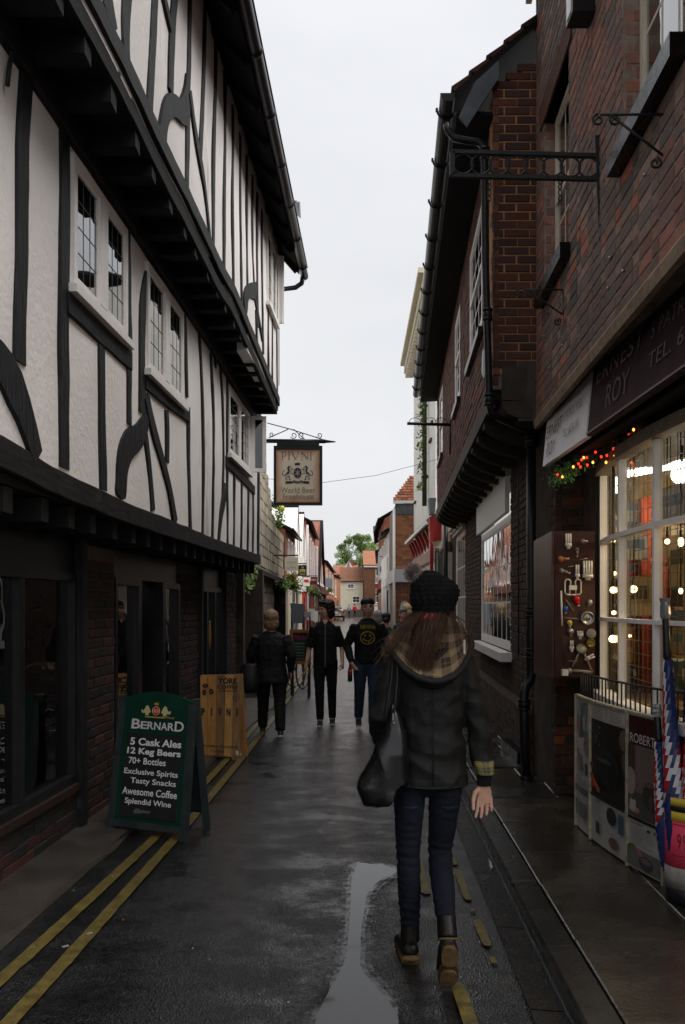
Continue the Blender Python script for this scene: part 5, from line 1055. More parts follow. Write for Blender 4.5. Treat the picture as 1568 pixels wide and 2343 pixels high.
# end wall facing the camera, bright pointing
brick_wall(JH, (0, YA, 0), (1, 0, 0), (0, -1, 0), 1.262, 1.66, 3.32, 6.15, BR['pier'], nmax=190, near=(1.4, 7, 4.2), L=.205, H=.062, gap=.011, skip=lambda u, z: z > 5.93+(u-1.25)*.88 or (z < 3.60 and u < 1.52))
mb = MB(); mb.prism([(1.262, YA+.008, 3.60), (1.8, YA+.008, 3.3), (1.8, YA+.008, 6.3), (1.262, YA+.008, 5.92)], (0, .2, 0)); obj('end_wall', mb, M['mortar_tan'], JH)
# roof: barge, tiles, soffit, gutter
g0, g1 = Vector((.934, YA-.05, 5.90)), Vector((1.50, YZ+.1, 5.78)); rv = Vector((1.3, 0, 1.15))
rt = thing
rows_ = 9; rnd = random.Random(3)
for r_ in range(rows_):
    mb = MB(); 
    f0, f1 = r_/rows_, (r_+1.12)/rows_; n = 46
    for i in range(n):
        a = g0.lerp(g1, i/n); b = g0.lerp(g1, (i+.96)/n); up = Vector((-.03, 0, .035)); c = rnd.uniform(.35, .8)
        if i == 0 and r_ < 8:
            o1 = MB(); o1.hexa([a+rv*f0, b+rv*f0, b+rv*f1, a+rv*f1, a+rv*f0+up, b+rv*f0+up, b+rv*f1+up*.4, a+rv*f1+up*.4], col=(c*.6, c*.8, c)); obj('tile', o1, M['tile'], JH); continue
        mb.hexa([a+rv*f0, b+rv*f0, b+rv*f1, a+rv*f1, a+rv*f0+up, b+rv*f0+up, b+rv*f1+up*.4, a+rv*f1+up*.4], col=(c*.6, c*.8, c))
    obj('tile_course', mb, M['tile'], JH, kind='stuff')
mb = MB(); d_ = Vector((0, 0, -.03)); mb.hexa([g0+d_*2, g1+d_*2, g1+rv+d_*2, g0+rv+d_*2, g0+d_*.2, g1+d_*.2, g1+rv+d_*.2, g0+rv+d_*.2]); obj('roof_underside', mb, M['soffit'], JH)
mb = MB(); mb.prism([g0+Vector((.03, -.015, -.22)), g0+Vector((.10, -.015, -.30)), g0+Vector((.36, -.015, .10)), g0+Vector((.36, -.015, .24)), g0+Vector((.16, -.015, .06))], (0, .03, 0)); obj('bargeboard', mb, mat('grey_board', (.10, .11, .125), .6), JH)
mb = MB(); mb.prism([g0+Vector((.02, .02, -.18)), g1+Vector((.02, 0, -.18)), J.yz(YZ, 5.60, 0), J.yz(YA, 5.72, 0)], (0, 0, .03)); obj('eaves_soffit', mb, M['soffit'], JH)
mb = MB(); n = 10; v = []
for i in range(2):
    p = (g0, g1)[i]+Vector((-.055, 0, -.02))
    for j in range(n+1): th = math.pi+math.pi*j/n; v.append(p+Vector((math.cos(th)*.068, 0, math.sin(th)*.068)))
    for j in range(n+1): th = 2*math.pi-math.pi*j/n; v.append(p+Vector((math.cos(th)*.060, 0, math.sin(th)*.060)))
m2 = 2*(n+1); mb.add(v, [(j, (j+1) % m2, m2+(j+1) % m2, m2+j) for j in range(m2)]); mb.add(v[:n+1], [tuple(range(n+1))]); obj('gutter', mb, M['blackpaint'], JH)
for i in range(12):
    p = g0.lerp(g1, (i+.3)/12)+Vector((-.06, 0, -.02)); mb = MB(); mb.tube([p+Vector((math.cos(a)*.076, 0, math.sin(a)*.076)) for a in [math.pi*(1+k/8) for k in range(9)]], .010, n=5); mb.box(p+Vector((-.08, 0, .0)), (.02, .02, .03)); obj('gutter_clip', mb, M['blackpaint'], JH)
# jetty: fascia board, joists, brackets, stone corbel
mb = MB(); mb.prism([J.yz(YA+.1, 3.30, .02), J.yz(YZ, 3.30, .02), J.yz(YZ, 3.47, .02), J.yz(YA+.1, 3.47, .02)], (.05, 0, 0)); obj('jetty_board', mb, mat('weathered_timber', (.075, .055, .042), .75, .4, 7, .6, 30, stretch=(1, .2, 1)), JH)
mb = MB(); mb.prism([J.yz(YA+.06, 3.36, 0), J.yz(YZ, 3.36, 0), JG.yz(YZ, 3.36, -.1), JG.yz(YA+.06, 3.36, -.1)], (0, 0, .10)); obj('jetty_soffit', mb, M['soffit'], JH)
for i in range(15):
    Y = 7.95+i*.62; mb = MB(); a = J.yz(Y, 3.34, .0); b = JG.yz(Y, 3.34, .0)
    pts = [a, a+Vector((0, 0, -.10))]+[a.lerp(b, t)+Vector((0, 0, -.10-.16*math.sin(t*1.57)**.8)) for t in (.15, .3, .5, .7, .9, 1)]+[b]
    mb.prism(pts, (0, .12, 0)); obj('bracket', mb, mat('bracket_wood', (.045, .036, .03), .8, .4, 8, .5) if 'bracket_wood' not in bpy.data.materials else bpy.data.materials['bracket_wood'], JH)
cs = mat('sooty_stone', (.055, .045, .038), .9, .3, 9, .6)
mb = MB(); p = lambda x, y: P(x, y, YA-.01)
mb.prism([p(1150, 838), p(1205, 838), p(1208, 870), p(1200, 915), p(1150, 915)], (0, .3, 0)); mb.prism([p(1150, 918), p(1205, 915), p(1222, 935), p(1218, 955), p(1180, 955), p(1160, 945), p(1152, 932)], (0, .3, 0)); obj('corbel', mb, cs, JH)
mb = MB(); mb.box((1.62, YA+.15, 3.42), (.30, .3, .5)); obj('end_wall_foot', mb, M['mortar_dark'], JH)
# ground-floor wall
JGW = [(9.85, 13.15, 1.10, 3.10), (15.8, 18.2, 1.10, 3.05)]; kg = 1/UG.y
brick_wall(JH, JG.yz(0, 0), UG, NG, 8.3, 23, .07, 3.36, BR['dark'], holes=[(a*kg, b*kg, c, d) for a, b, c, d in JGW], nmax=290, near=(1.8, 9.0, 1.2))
holes_wall(JG, 7.4, 23, 0, 3.4, JGW, -.010, M['mortar_dark'], JH)
# plinth course projecting
mb = MB(); mb.prism([JG.yz(8.3, .07, .0), JG.yz(8.3, .66, .0), JG.yz(8.3, .60, .05), JG.yz(8.3, .07, .05)], JG.yz(20, 0)-JG.yz(8.3, 0)); 
brick_wall(JH, JG.yz(0, 0, .05), UG, NG, 8.3, 20, .07, .60, BR['dark'], nmax=120, near=(1.8, 9.0, .3)); obj('plinth', mb, M['mortar_dark'], JH)
for i, (a, b, c, d) in enumerate(JGW):
    f = window(JH, JG, a, b, c, d-(.42 if i == 0 else 0), cols=1, rows=3, panes=7 if i == 0 else 5, rec=.03, m=M['whitewood'], lead=.016, leadm=M['whitewood'], fw=.09, sill=False)
    mb = MB(); mb.prism([JG.yz(a-.12, c-.10, -.05), JG.yz(b+.05, c-.10, -.05), JG.yz(b+.05, c+.0, -.05), JG.yz(a-.12, c+.0, -.05)], (-.18, 0, 0)); obj('sill', mb, M['whitewood'], f)
    if i == 0:
        mb = MB(); mb.prism([JG.yz(a, d-.42, .01), JG.yz(b, d-.42, .01), JG.yz(b, d-.02, .01), JG.yz(a, d-.02, .01)], (-.05, 0, 0)); obj('blank_fascia', mb, paint('fresh_white', (.88, .88, .88), .5, .05), f)
    mb = MB()
    for k, (o_, h0, h1) in enumerate(((.06, d-.02, d+.04), (.10, d+.04, d+.10), (.15, d+.10, d+.14))): mb.prism([JG.yz(a-.05-k*.03, h0, 0), JG.yz(b+.05+k*.03, h0, 0), JG.yz(b+.05+k*.03, h1, 0), JG.yz(a-.05-k*.03, h1, 0)], (-o_, 0, 0))
    obj('cornice', mb, M['cream'], f)
# stone step in the pavement at the wall
mb = MB(); mb.box((1.80, 9.0, .12), (.18, .9, .14)); obj('step', mb, M['kerb'], JH)
# ---- black downpipe, with its swan necks
DP = thing('downpipe', 'thick black cast iron downpipe with swan necks running down the corner of the right-hand houses', 'drainpipe', (1.645, 7.85, .07))
def pipe(pts, r, nm='pipe'): mb = MB(); mb.tube(pts, r, n=14); return obj(nm, mb, M['blackpaint'], DP)
Yp = 7.15
pipe([P(1022, 284, Yp), P(1026, 300, Yp), P(1040, 316, Yp), P(1070, 322, Yp), P(1092, 324, Yp), P(1104, 332, Yp), P(1109, 352, Yp), P(1111, 600, Yp), P(1117, 800, Yp), P(1120, 925, Yp), P(1124, 945, Yp), P(1145, 958, Yp+.15), P(1185, 975, Yp+.45), P(1208, 985, 7.75), P(1216, 1000, 7.8)], .030)
pipe([P(1216, 985, 7.8), P(1216, 1500, 7.8), P(1216, 1545, 7.8), P(1213, 1560, 7.8), P(1203, 1572, 7.75), P(1199, 1590, 7.72), P(1201, 1700, 7.75), Vector((1.635, 7.78, .07))], .042)
def ring(c, r, h): mb = MB(); mb.lathe([(r*.8, -h/2), (r, -h/2), (r, h/2), (r*.8, h/2)], c=c, n=16); mb.lathe([(r*1.12, -h/2-.012), (r*1.12, -h/2+.006)], c=c, n=16); mb.lathe([(r*1.12, h/2-.006), (r*1.12, h/2+.012)], c=c, n=16); obj('collar', mb, M['blackpaint'], DP)
for (x, y, Y, r) in ((1110, 352, Yp, .038), (1116, 720, Yp, .038), (1120, 915, Yp, .040), (1216, 1010, 7.8, .052), (1217, 1400, 7.8, .05), (1217, 1495, 7.8, .052), (1200, 1612, 7.73, .052)): ring(P(x, y, Y), r, .07)
ring(Vector((1.635, 7.78, .085)), .055, .03)
mb = MB(); mb.tube([P(1186, 990, 8.0), P(1187, 1500, 8.0)], .006); obj('cable', mb, M['iron'], DP)
# a thin wall bracket far along the jettied wall
scroll_t = thing('wall_bracket', 'thin iron sign bracket sticking out over the street from the jettied house', 'bracket', P(1032, 970, 12.8))
mb = MB(); mb.tube([P(932, 969, 12.8), P(1033, 972, 12.8)], .022, n=6); mb.tube([P(1030, 960, 12.8), P(1030, 1038, 12.8)], .012, n=6)
for x in (950, 985, 1010): mb.tube([P(x+math.cos(a)*14, 968-max(0, math.sin(a))*12, 12.8) for a in [math.pi*k/10 for k in range(11)]], .005, n=5)
obj('bars', mb, M['iron'], scroll_t)
# white street-light head at the pipe
mb = MB(); mb.prism([P(1106, 800, 7.3), P(1112, 790, 7.3), P(1112, 850, 7.3), P(1108, 862, 7.3), P(1104, 850, 7.3)], (0, .05, 0)); solo('wall_lamp', mb, M['white'], 'white wall lamp showing behind the black downpipe', 'lamp')
# ================================================================ far street
M['brickA'] = mat('far_brick', (.26, .095, .055), .85, .35, 5, .5, 30, dirt=((.12, .05, .035), 3, .6))
M['brickB'] = mat('far_brick_orange', (.34, .14, .06), .85, .3, 5, .5, 30)
M['wht'] = mat('far_render', (.82, .80, .74), .7, .12, 2, .2, 20, dirt=((.35, .32, .26), 1.5, .62, (1, 1, .3)))
M['crm'] = mat('far_cream_render', (.72, .66, .50), .7, .08, 2, .15, 20)
M['dark'] = flat('far_window_dark', (.03, .032, .035), .15)
M['pink'] = mat('pale_pink_stucco', (.50, .33, .27), .7, .15, 3, .2)
def vbox(mb, a, b, z0, z1, inward, **k):   # wall slab from a to b (xy), thickness vector
    mb.prism([(a[0], a[1], z0), (b[0], b[1], z0), (b[0], b[1], z1), (a[0], a[1], z1)], inward, **k)
def house(name, label, a, b, side, H, depth, wallm, roofm, gable=None, roofh=1.5, wins=(), base=None, winm=None, chimney=None, cat='building', eave=.2, front=True, wm_=None):
    """terrace house: street facade from a to b (xy, near to far), side +1 = left of the street; depth behind it"""
    a, b = Vector((*a, 0)), Vector((*b, 0)); d = (b-a); L_ = d.length; u = d/L_; n = Vector((u.y, -u.x, 0))*(1 if side > 0 else -1)
    t = thing(name, label, cat, a); bk_ = -n*depth
    mb = MB(); q = [a, b, b+bk_, a+bk_]; mb.hexa([p for p in q]+[p+Vector((0, 0, H)) for p in q])
    zt = Vector((0, 0, 1))
    if gable == 'street':   # gable facing the street
        ap = (a+b)/2+zt*(H+roofh); mb.prism([a+zt*H, b+zt*H, ap], bk_)
    elif gable == 'side':
        for p in (a, b): mb.prism([p+zt*H, p+bk_+zt*H, p+bk_/2+zt*(H+roofh)], u*(.05 if p is a else -.05))
    obj('wall', mb, wallm, t)
    rb = MB(); th = .08
    if gable == 'street':
        ap = (a+b)/2+zt*(H+roofh); 
        for p in (a, b):
            ex = (p-ap)*.08; rb.hexa([p+ex+n*eave, p+ex+bk_, ap+bk_, ap+n*eave]+[x+zt*th for x in (p+ex+n*eave, p+ex+bk_, ap+bk_, ap+n*eave)])
    else:
        rg0, rg1 = a+bk_/2+zt*(H+roofh)-u*.1, b+bk_/2+zt*(H+roofh)+u*.1
        for off in (n*eave, bk_-n*eave):
            p0, p1 = a+off+zt*(H-.05)-u*.1, b+off+zt*(H-.05)+u*.1; rb.hexa([p0, p1, rg1, rg0]+[x+zt*th for x in (p0, p1, rg1, rg0)])
    obj('roof', rb, roofm, t)
    if gable != 'street':
        g = MB(); g.tube([a+n*(eave+.04)+zt*(H-.02), b+n*(eave+.04)+zt*(H-.02)], .05, n=6); obj('gutter', g, M['blackpaint'], t)
    for w_ in wins:   # (along0, along1, z0, z1[, kind])
        kind = w_[4] if len(w_) > 4 else 'win'; o = a+u*w_[0]; e_ = a+u*w_[1]; z0, z1 = w_[2], w_[3]
        if kind == 'win':
            f = MB(); fr = .07
            for (p, q2, c, d2) in ((0, fr, z0, z1), (w_[1]-w_[0]-fr, w_[1]-w_[0], z0, z1), (fr, w_[1]-w_[0]-fr, z1-fr, z1), (fr, w_[1]-w_[0]-fr, z0, z0+fr), (fr, w_[1]-w_[0]-fr, (z0+z1)/2-.02, (z0+z1)/2+.02), ((w_[1]-w_[0])/2-.02, (w_[1]-w_[0])/2+.02, z0+fr, z1-fr)):
                f.prism([o+u*p+zt*c, o+u*q2+zt*c, o+u*q2+zt*d2, o+u*p+zt*d2], n*.05)
            fo = obj('window', f, winm or M['whitewood'], t); g = MB(); g.prism([o+u*fr+zt*(z0+fr), e_-u*fr+zt*(z0+fr), e_-u*fr+zt*(z1-fr), o+u*fr+zt*(z1-fr)], n*.015); obj('pane', g, M['dark'], fo)
            s = MB(); s.prism([o-u*.08+zt*(z0-.1), e_+u*.08+zt*(z0-.1), e_+u*.08+zt*z0, o-u*.08+zt*z0], n*.10); obj('sill', s, winm or M['whitewood'], fo)
        else:
            nm, m_, dp = w_[5], w_[6], (w_[7] if len(w_) > 7 else .04); g = MB(); g.prism([o+zt*z0, e_+zt*z0, e_+zt*z1, o+zt*z1], n*dp); obj(nm, g, m_, t)
    if chimney:
        c = MB(); p = a+u*chimney[0]+bk_*.5; c.box(p+zt*(H+roofh), (.6, .7, 1.6)); c.tube([p+zt*(H+roofh+.8), p+zt*(H+roofh+1.1)], .12, n=8); obj('chimney', c, M['brickA'], t)
    return t, a, u, n
# stone church wall beyond the pub (left)
SW = thing('stone_wall_building', 'old pale limestone building with rough blocks just beyond the timber framed pub', 'building', (-1.9, 20, 0))
SP = Plane(-1.9, 0, 1)
def zprof(Y):
    pts = [(13, 5.6), (19.5, 5.75), (20.9, 5.6), (22.2, 4.9), (23.2, 4.4), (25.0, 3.9), (28.0, 3.9)]
    for (a, b), (c, d) in zip(pts[:-1], pts[1:]):
        if a <= Y <= c: return b+(d-b)*(Y-a)/(c-a)
    return 3.9
mb = MB(); pr = [(-1.94, y, 0) for y in (13, 28)][::-1]; pl_ = [(-1.94, 13, 0), (-1.94, 28, 0)]+[(-1.94, y, zprof(y)) for y in (28, 25, 23.2, 22.2, 20.9, 19.5, 13)]; mb.prism(pl_, (-4, 0, 0)); obj('wall', mb, M['mortar'], SW)
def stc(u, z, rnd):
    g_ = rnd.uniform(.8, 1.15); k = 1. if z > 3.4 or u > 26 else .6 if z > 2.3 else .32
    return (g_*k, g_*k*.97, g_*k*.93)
_old = M['brick']; rnd = random.Random(17)
z = 0.; cnt = 0; mbs = MB()
while z < 5.7:
    h = rnd.uniform(.20, .34); u = 13.+rnd.uniform(0, .3)
    while u < 28:
        l = rnd.uniform(.28, .7)
        if z+h/2 < zprof(u+l/2):
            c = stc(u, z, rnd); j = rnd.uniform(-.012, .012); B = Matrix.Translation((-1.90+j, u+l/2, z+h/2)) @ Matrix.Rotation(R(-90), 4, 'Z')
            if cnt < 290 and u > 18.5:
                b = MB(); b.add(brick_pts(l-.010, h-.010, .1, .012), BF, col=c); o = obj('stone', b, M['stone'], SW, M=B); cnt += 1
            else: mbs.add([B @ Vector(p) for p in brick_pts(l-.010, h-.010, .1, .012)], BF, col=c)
        u += l
    z += h
obj('stonework', mbs, M['stone'], SW, kind='stuff')
mb = MB(); mb.prism([(-1.94, 13.05, 2.35), (-1.94, 24.5, 2.35), (-1.62, 24.5, 2.25), (-1.62, 13.05, 2.25)], (0, 0, .10)); obj('porch_roof', mb, M['slate'], SW)
mb = MB(); mb.box((-1.74, 24.4, 1.1), (.3, .25, 2.2)); obj('buttress', mb, M['stone'], SW)
for y_ in (13.3, 16.5): mb = MB(); mb.box((-1.72, y_, 1.15), (.45, .25, 2.3)); obj('pier', mb, mat('sooty_masonry_%d' % y_, (.045, .035, .028), .9, .4, 5, .7, 20), SW)
# moss and ferns growing on the wall
lf = MB(); rnd = random.Random(31)
for (cx_, cy_, cz_, n_, s_) in ((-1.78, 23.6, 4.4, 120, .16), (-1.75, 24.3, 4.0, 120, .13), (-1.7, 15.5, 2.45, 220, .25), (-1.6, 14.6, 2.3, 160, .22)):
    for i in range(n_):
        c = Vector((cx_+rnd.gauss(0, .06), cy_+rnd.gauss(0, s_*1.5), cz_+rnd.gauss(0, s_))); d = Vector((rnd.gauss(0, 1), rnd.gauss(0, 1), rnd.gauss(0, 1))).normalized()*.09; s = d.orthogonal().normalized()*.03; g_ = rnd.uniform(.4, 1.6); lf.add([c-s, c+d, c+s], [(0, 1, 2)], col=(g_, g_, g_*.6))
o = obj('creeper', lf, M['leaf'], kind='stuff'); o['label'] = 'green creeper and moss on the stone wall'
mb = MB(); mb.ball((-1.72, 24.6, 4.35), .10); solo('yellow_lamp', mb, flat('yellow_globe', (.7, .65, .05), .4), 'small yellow globe lamp on the roof edge of the stone building', 'lamp')
# ---- left row
B1, ba, bu, bn = house('red_brick_house', 'red brick house with a clay tile roof and white first-floor bay behind the stone building', (-1.85, 28.2), (-1.80, 33), 1, 4.1, 5, M['brickA'], M['slate'], roofh=1.3, wins=[(.8, 1.5, 2.75, 3.85), (2.3, 3.0, 2.75, 3.85), (3.8, 4.4, 2.75, 3.85), (.0, 4.8, 2.3, 2.55, 'x', 'fascia', M['whitewood'], .12), (.3, 2.2, .1, 2.2, 'x', 'shop_window', M['crm'], .08), (2.6, 4.6, .1, 2.2, 'x', 'shop_window', M['dark'], .03)])
B2, *_ = house('white_gabled_house', 'white house with two narrow pointed gables above the crest sign', (-1.80, 33.1), (-1.77, 37.6), 1, 4.3, 5, M['wht'], M['slate'], gable='street', eave=.02, roofh=1.3, wins=[(.8, 1.3, 2.6, 3.7), (2.9, 3.5, 2.6, 3.7), (0, 4.3, 2.2, 2.4, 'x', 'fascia', M['whitewood'], .1), (.5, 1.8, .1, 2.1, 'x', 'doorway', M['dark'], .03), (2.4, 4.0, .1, 2.1, 'x', 'shop_window', M['crm'], .06)])
B2b, *_ = house('white_gabled_house', 'second white pointed gable, joined to the brick row', (-1.77, 37.7), (-1.74, 41.8), 1, 4.4, 5, M['wht'], M['slate'], gable='street', eave=.02, roofh=1.4, wins=[(1.2, 1.9, 2.6, 3.8), (2.6, 3.2, 2.6, 3.8), (0, 4.1, 2.25, 2.45, 'x', 'fascia', M['whitewood'], .1), (.2, 3.9, .1, 2.2, 'x', 'shop_window', M['brightred'], .06), (1.2, 2.0, .1, 2.0, 'x', 'door', M['dark'], .09)])
B3, *_ = house('tall_brick_house', 'tall red brick building with white pilaster windows and a slate roof on the left row', (-1.74, 42), (-1.70, 54), 1, 5.7, 6, M['brickA'], M['slate'], roofh=1.5, chimney=(9, 0), wins=[(1, 2.2, 3.0, 5.2), (4, 5.2, 3.0, 5.2), (7, 8.2, 3.0, 5.2), (10, 11.2, 3.0, 5.2), (0, 12, 2.35, 2.75, 'x', 'fascia', mat('brown_fascia', (.16, .07, .05), .5), .25), (.4, 3.2, .1, 2.3, 'x', 'shop_window', paint('teal_paint', (.03, .08, .09), .4), .08), (4, 7, .1, 2.3, 'x', 'shop_window', M['red'], .08), (8, 11.5, .1, 2.3, 'x', 'shop_window', M['dark'], .08), (0, .3, 0, 5.5, 'x', 'downpipe', M['whitewood'], .1)])
B4, *_ = house('gabled_brick_house', 'brick building with a street-facing gable and arched white windows', (-1.70, 54.2), (-1.45, 70), 1, 5.9, 6, M['brickA'], M['slate'], roofh=1.7, gable='street', wins=[(1.5, 3, 3.1, 5.4), (6.5, 8.2, 3.1, 5.8), (11, 12.5, 3.1, 5.4), (0, 15.5, 2.4, 2.8, 'x', 'fascia', mat('maroon_fascia', (.10, .03, .03), .5), .35), (1, 6, .1, 2.3, 'x', 'shop_window', mat('tan_front', (.25, .16, .10), .6), .08), (8, 14, .1, 2.3, 'x', 'shop_window', M['dark'], .08)])
B5, *_ = house('low_brick_house', 'lower orange brick house at the end of the left row with a tall sash window', (-1.45, 70.2), (-.95, 96), 1, 5.2, 5, M['brickB'], M['slate'], roofh=1.0, wins=[(3, 6, 2.8, 4.8), (12, 15, 2.8, 4.8), (20, 22, 2.8, 4.8), (2, 8, .1, 2.3, 'x', 'shop_window', M['dark'], .05), (12, 20, .1, 2.3, 'x', 'shop_window', M['red'], .05)])
B6, *_ = house('low_brick_house', 'small orange brick house front facing down the street beside the cream house', (-1.0, 97), (-.25, 108), 1, 5.0, 5, M['brickB'], M['slate'], roofh=1.0, wins=[(2, 3.5, 2.6, 4.5), (5, 7, .1, 2.2, 'x', 'doorway', M['dark'], .05)])
# ---- end of the street
EN, *_ = house('cream_house', 'cream rendered house with a clay tile roof closing the far end of the street', (-.3, 122.), (2.85, 122), 1, 5.0, 6, M['crm'], mat('brown_tiles', (.20, .085, .05), .8, .3, 4, .4), roofh=2.0, wins=[(1.0, 1.9, 4.0, 4.6), (1.7, 2.7, 2.0, 2.9), (0, 3.1, .0, 1.05, 'x', 'dark_shopfront', mat('dim_front', (.18, .15, .12), .6), .06)])
EN2, *_ = house('far_brick_house', 'brown brick house with white sash windows at the far end of the street', (2.95, 121.), (5.6, 121), 1, 7.2, 6, mat('brown_brick', (.17, .075, .045), .85, .25, 4), mat('orange_tiles', (.33, .14, .08), .8, .25, 4, .4), roofh=2.1, wins=[(1.65, 2.35, 4.7, 6.6), (1.65, 2.35, 2.0, 3.9), (0, 2.6, 1.6, 1.8, 'x', 'fascia', M['whitewood'], .1), (1.4, 2.4, .1, 1.5, 'x', 'doorway', M['whitewood'], .05), (0, 2.6, 6.9, 7.15, 'x', 'eaves_board', M['whitewood'], .2)])
EN3, *_ = house('white_gable_house', 'small white gable showing over the roof of the cream house', (-.1, 128.), (1.9, 128), 1, 6.6, 4, M['wht'], M['tile'], gable='street', roofh=1.6)
EN4, *_ = house('orange_roof_house', 'house with orange tiles and brick chimney behind the white gable', (-1.2, 131.), (2.2, 131), 1, 6.2, 6, M['brickA'], mat('orange_tiles_2', (.30, .12, .07), .8, .25, 4, .4), roofh=1.5, chimney=(2.6, 0))
# ---- tree at the end
TR = thing('tree', 'big round green tree rising over the roofs at the far end of the street', 'tree', (2.6, 150, 0))
mb = MB(); mb.tube([(2.8, 150, 0), (2.75, 150, 3), (2.6, 150, 6), (2.3, 150, 9)], [.4, .33, .28, .15], n=9)
for a in range(9): th = a*.7; mb.tube([(2.7, 150, 4.5+a*.35), (2.6+math.cos(th)*1.7, 150+math.sin(th)*1.5, 7+a*.3), (2.6+math.cos(th)*3, 150+math.sin(th)*2.6, 8.5+a*.35)], [.16, .1, .04], n=6)
obj('trunk', mb, M['bark'], TR)
rnd = random.Random(77); lf = MB(); cl = []
for i in range(120):
    th = rnd.uniform(0, 6.28); r_ = rnd.random()**.5; zz = rnd.random(); rad = 4.6*math.sin(math.pi*(.16+.78*zz))**.7; cl.append((Vector((2.75+math.cos(th)*rad*r_, 150+math.sin(th)*rad*r_, 5.6+8.2*zz)), rnd.uniform(.35, .8)))
for c, s in cl:
    for j in range(130):
        d = Vector((rnd.gauss(0, 1), rnd.gauss(0, 1), rnd.gauss(0, .8))); d = d.normalized()*s*rnd.random()**.33; p = c+d; a = Vector((rnd.gauss(0, 1), rnd.gauss(0, 1), rnd.gauss(0, 1))).normalized()*.17; b = a.orthogonal().normalized()*.07; g_ = rnd.uniform(.6, 1.7); lf.add([p-a, p+b, p+a, p-b], [(0, 1, 2, 3)], col=(g_*1.1, g_, g_*.9))
obj('crown', lf, M['leaf'], TR, kind='stuff')
T2 = thing('tree', 'smaller green tree left of the big one behind the orange brick house', 'tree', (-.8, 146, 0)); mb = MB(); mb.tube([(-.8, 146, 0), (-.8, 146, 7)], [.25, .1], n=8); obj('trunk', mb, M['bark'], T2); lf = MB()
for i in range(26):
    c = Vector((-.5+rnd.gauss(0, 1.1), 146+rnd.gauss(0, 1), 6.6+rnd.uniform(-1.4, 1.6)))
    for j in range(90): p = c+Vector((rnd.gauss(0, .3), rnd.gauss(0, .3), rnd.gauss(0, .25))); a = Vector((rnd.gauss(0, 1), rnd.gauss(0, 1), rnd.gauss(0, 1))).normalized()*.15; b = a.orthogonal().normalized()*.07; g_ = rnd.uniform(.6, 1.6); lf.add([p-a, p+b, p+a, p-b], [(0, 1, 2, 3)], col=(g_, g_, g_))
obj('crown', lf, M['leaf'], T2, kind='stuff')
# ---- right: white tall building, red shop, brick house
WB_, wa, wu, wn = house('tall_white_building', 'tall white rendered building with bracketed cornice rising above the red shop', (2.19, 20.6), (2.30, 28.2), -1, 9.3, 6, M['wht'], M['slate'], roofh=.4, eave=.1)
mb = MB()
for k, (z0, z1, o_) in enumerate(((9.05, 9.15, .16), (9.15, 9.4, .30), (9.4, 9.52, .42))): mb.prism([(2.19, 20.4, z0), (2.30, 28.4, z0), (2.30, 28.4, z1), (2.19, 20.4, z1)], (-o_, 0, 0))
obj('cornice', mb, M['crm'], WB_)
for i in range(22):
    mb = MB(); y = 20.8+i*.35; mb.box((2.2+.014*(y-20.6)-.15, y, 9.08), (.26, .13, .22)); obj('cornice_bracket', mb, M['crm'], WB_)
mb = MB(); mb.tube([(2.12, 22.6, 9), (2.12, 22.6, 4.2)], .06, n=8); obj('downpipe', mb, mat('mossy_pipe', (.06, .07, .035), .8, .5, 9, .4), WB_)
rnd = random.Random(9); mb = MB()
for i in range(13): y = rnd.uniform(21, 28); z = rnd.uniform(4.5, 8.7); mb.box((2.2+.014*(y-20.6)-.03, y, z), (.06, .5 if i % 3 == 0 else .2, .06)); 
obj('rusty_stubs', mb, mat('rust', (.12, .06, .03), .8), WB_)
lf = MB()
for i in range(160): c = Vector((2.05+rnd.gauss(0, .05), 22.6+rnd.gauss(0, .08), 5.3+rnd.uniform(-.7, 1.8))); d = Vector((rnd.gauss(0, 1), rnd.gauss(0, 1), rnd.gauss(0, 1))).normalized()*.13; s = d.orthogonal().normalized()*.03; g_ = rnd.uniform(.8, 2); lf.add([c-s, c+d, c+s], [(0, 1, 2)], col=(g_, g_, g_*.5))
o = obj('weeds', lf, M['leaf'], WB_, kind='stuff')
RS = thing('red_shop', 'old shop with red and pink painted front and jutting cornice', 'shop', (2.2, 20, 0))
mb = MB(); mb.box((2.75, 19.9+3.6, 1.95), (1.0, 7.6, 3.9)); obj('wall', mb, M['pink'], RS)
mb = MB(); mb.prism([(1.98, 20.4, 3.55), (1.98, 27.2, 3.55), (2.3, 27.2, 3.75), (2.3, 20.4, 3.75)], (0, 0, .10)); obj('cornice', mb, mat('maroon_cornice', (.20, .05, .045), .5, .3, 8), RS)
mb = MB(); mb.beam((1.97, 20.4, 3.56), (1.97, 27.2, 3.56), .06, .08); obj('cornice_edge', mb, M['whitewood'], RS)
for i in range(8): y = 20.6+i*.9; mb = MB(); mb.prism([(2.25, y, 3.5), (2.02, y, 3.5), (2.22, y, 3.05)], (0, .18, 0)); obj('bracket', mb, M['red'], RS)
mb = MB(); mb.box((2.2, 23.8, 2.85), (.10, 6.8, .28)); obj('fascia', mb, M['pink'], RS)
for i in range(4): y = 21.2+i*1.7; mb = MB(); mb.box((2.2, y+.6, 1.6), (.08, 1.1, 2.0)); f = obj('window', mb, M['cream'], RS); mb = MB(); mb.box((2.155, y+.6, 1.75), (.02, .9, 1.5)); obj('pane', mb, M['dark'], f)
mb = MB(); p0, p1 = P(983, 1182, 20), P(1008, 1240, 20); mb.box(((p0.x+p1.x)/2, 20.1, (p0.z+p1.z)/2), (p1.x-p0.x, .2, p0.z-p1.z)); obj('red_end_panel', mb, M['red'], RS)
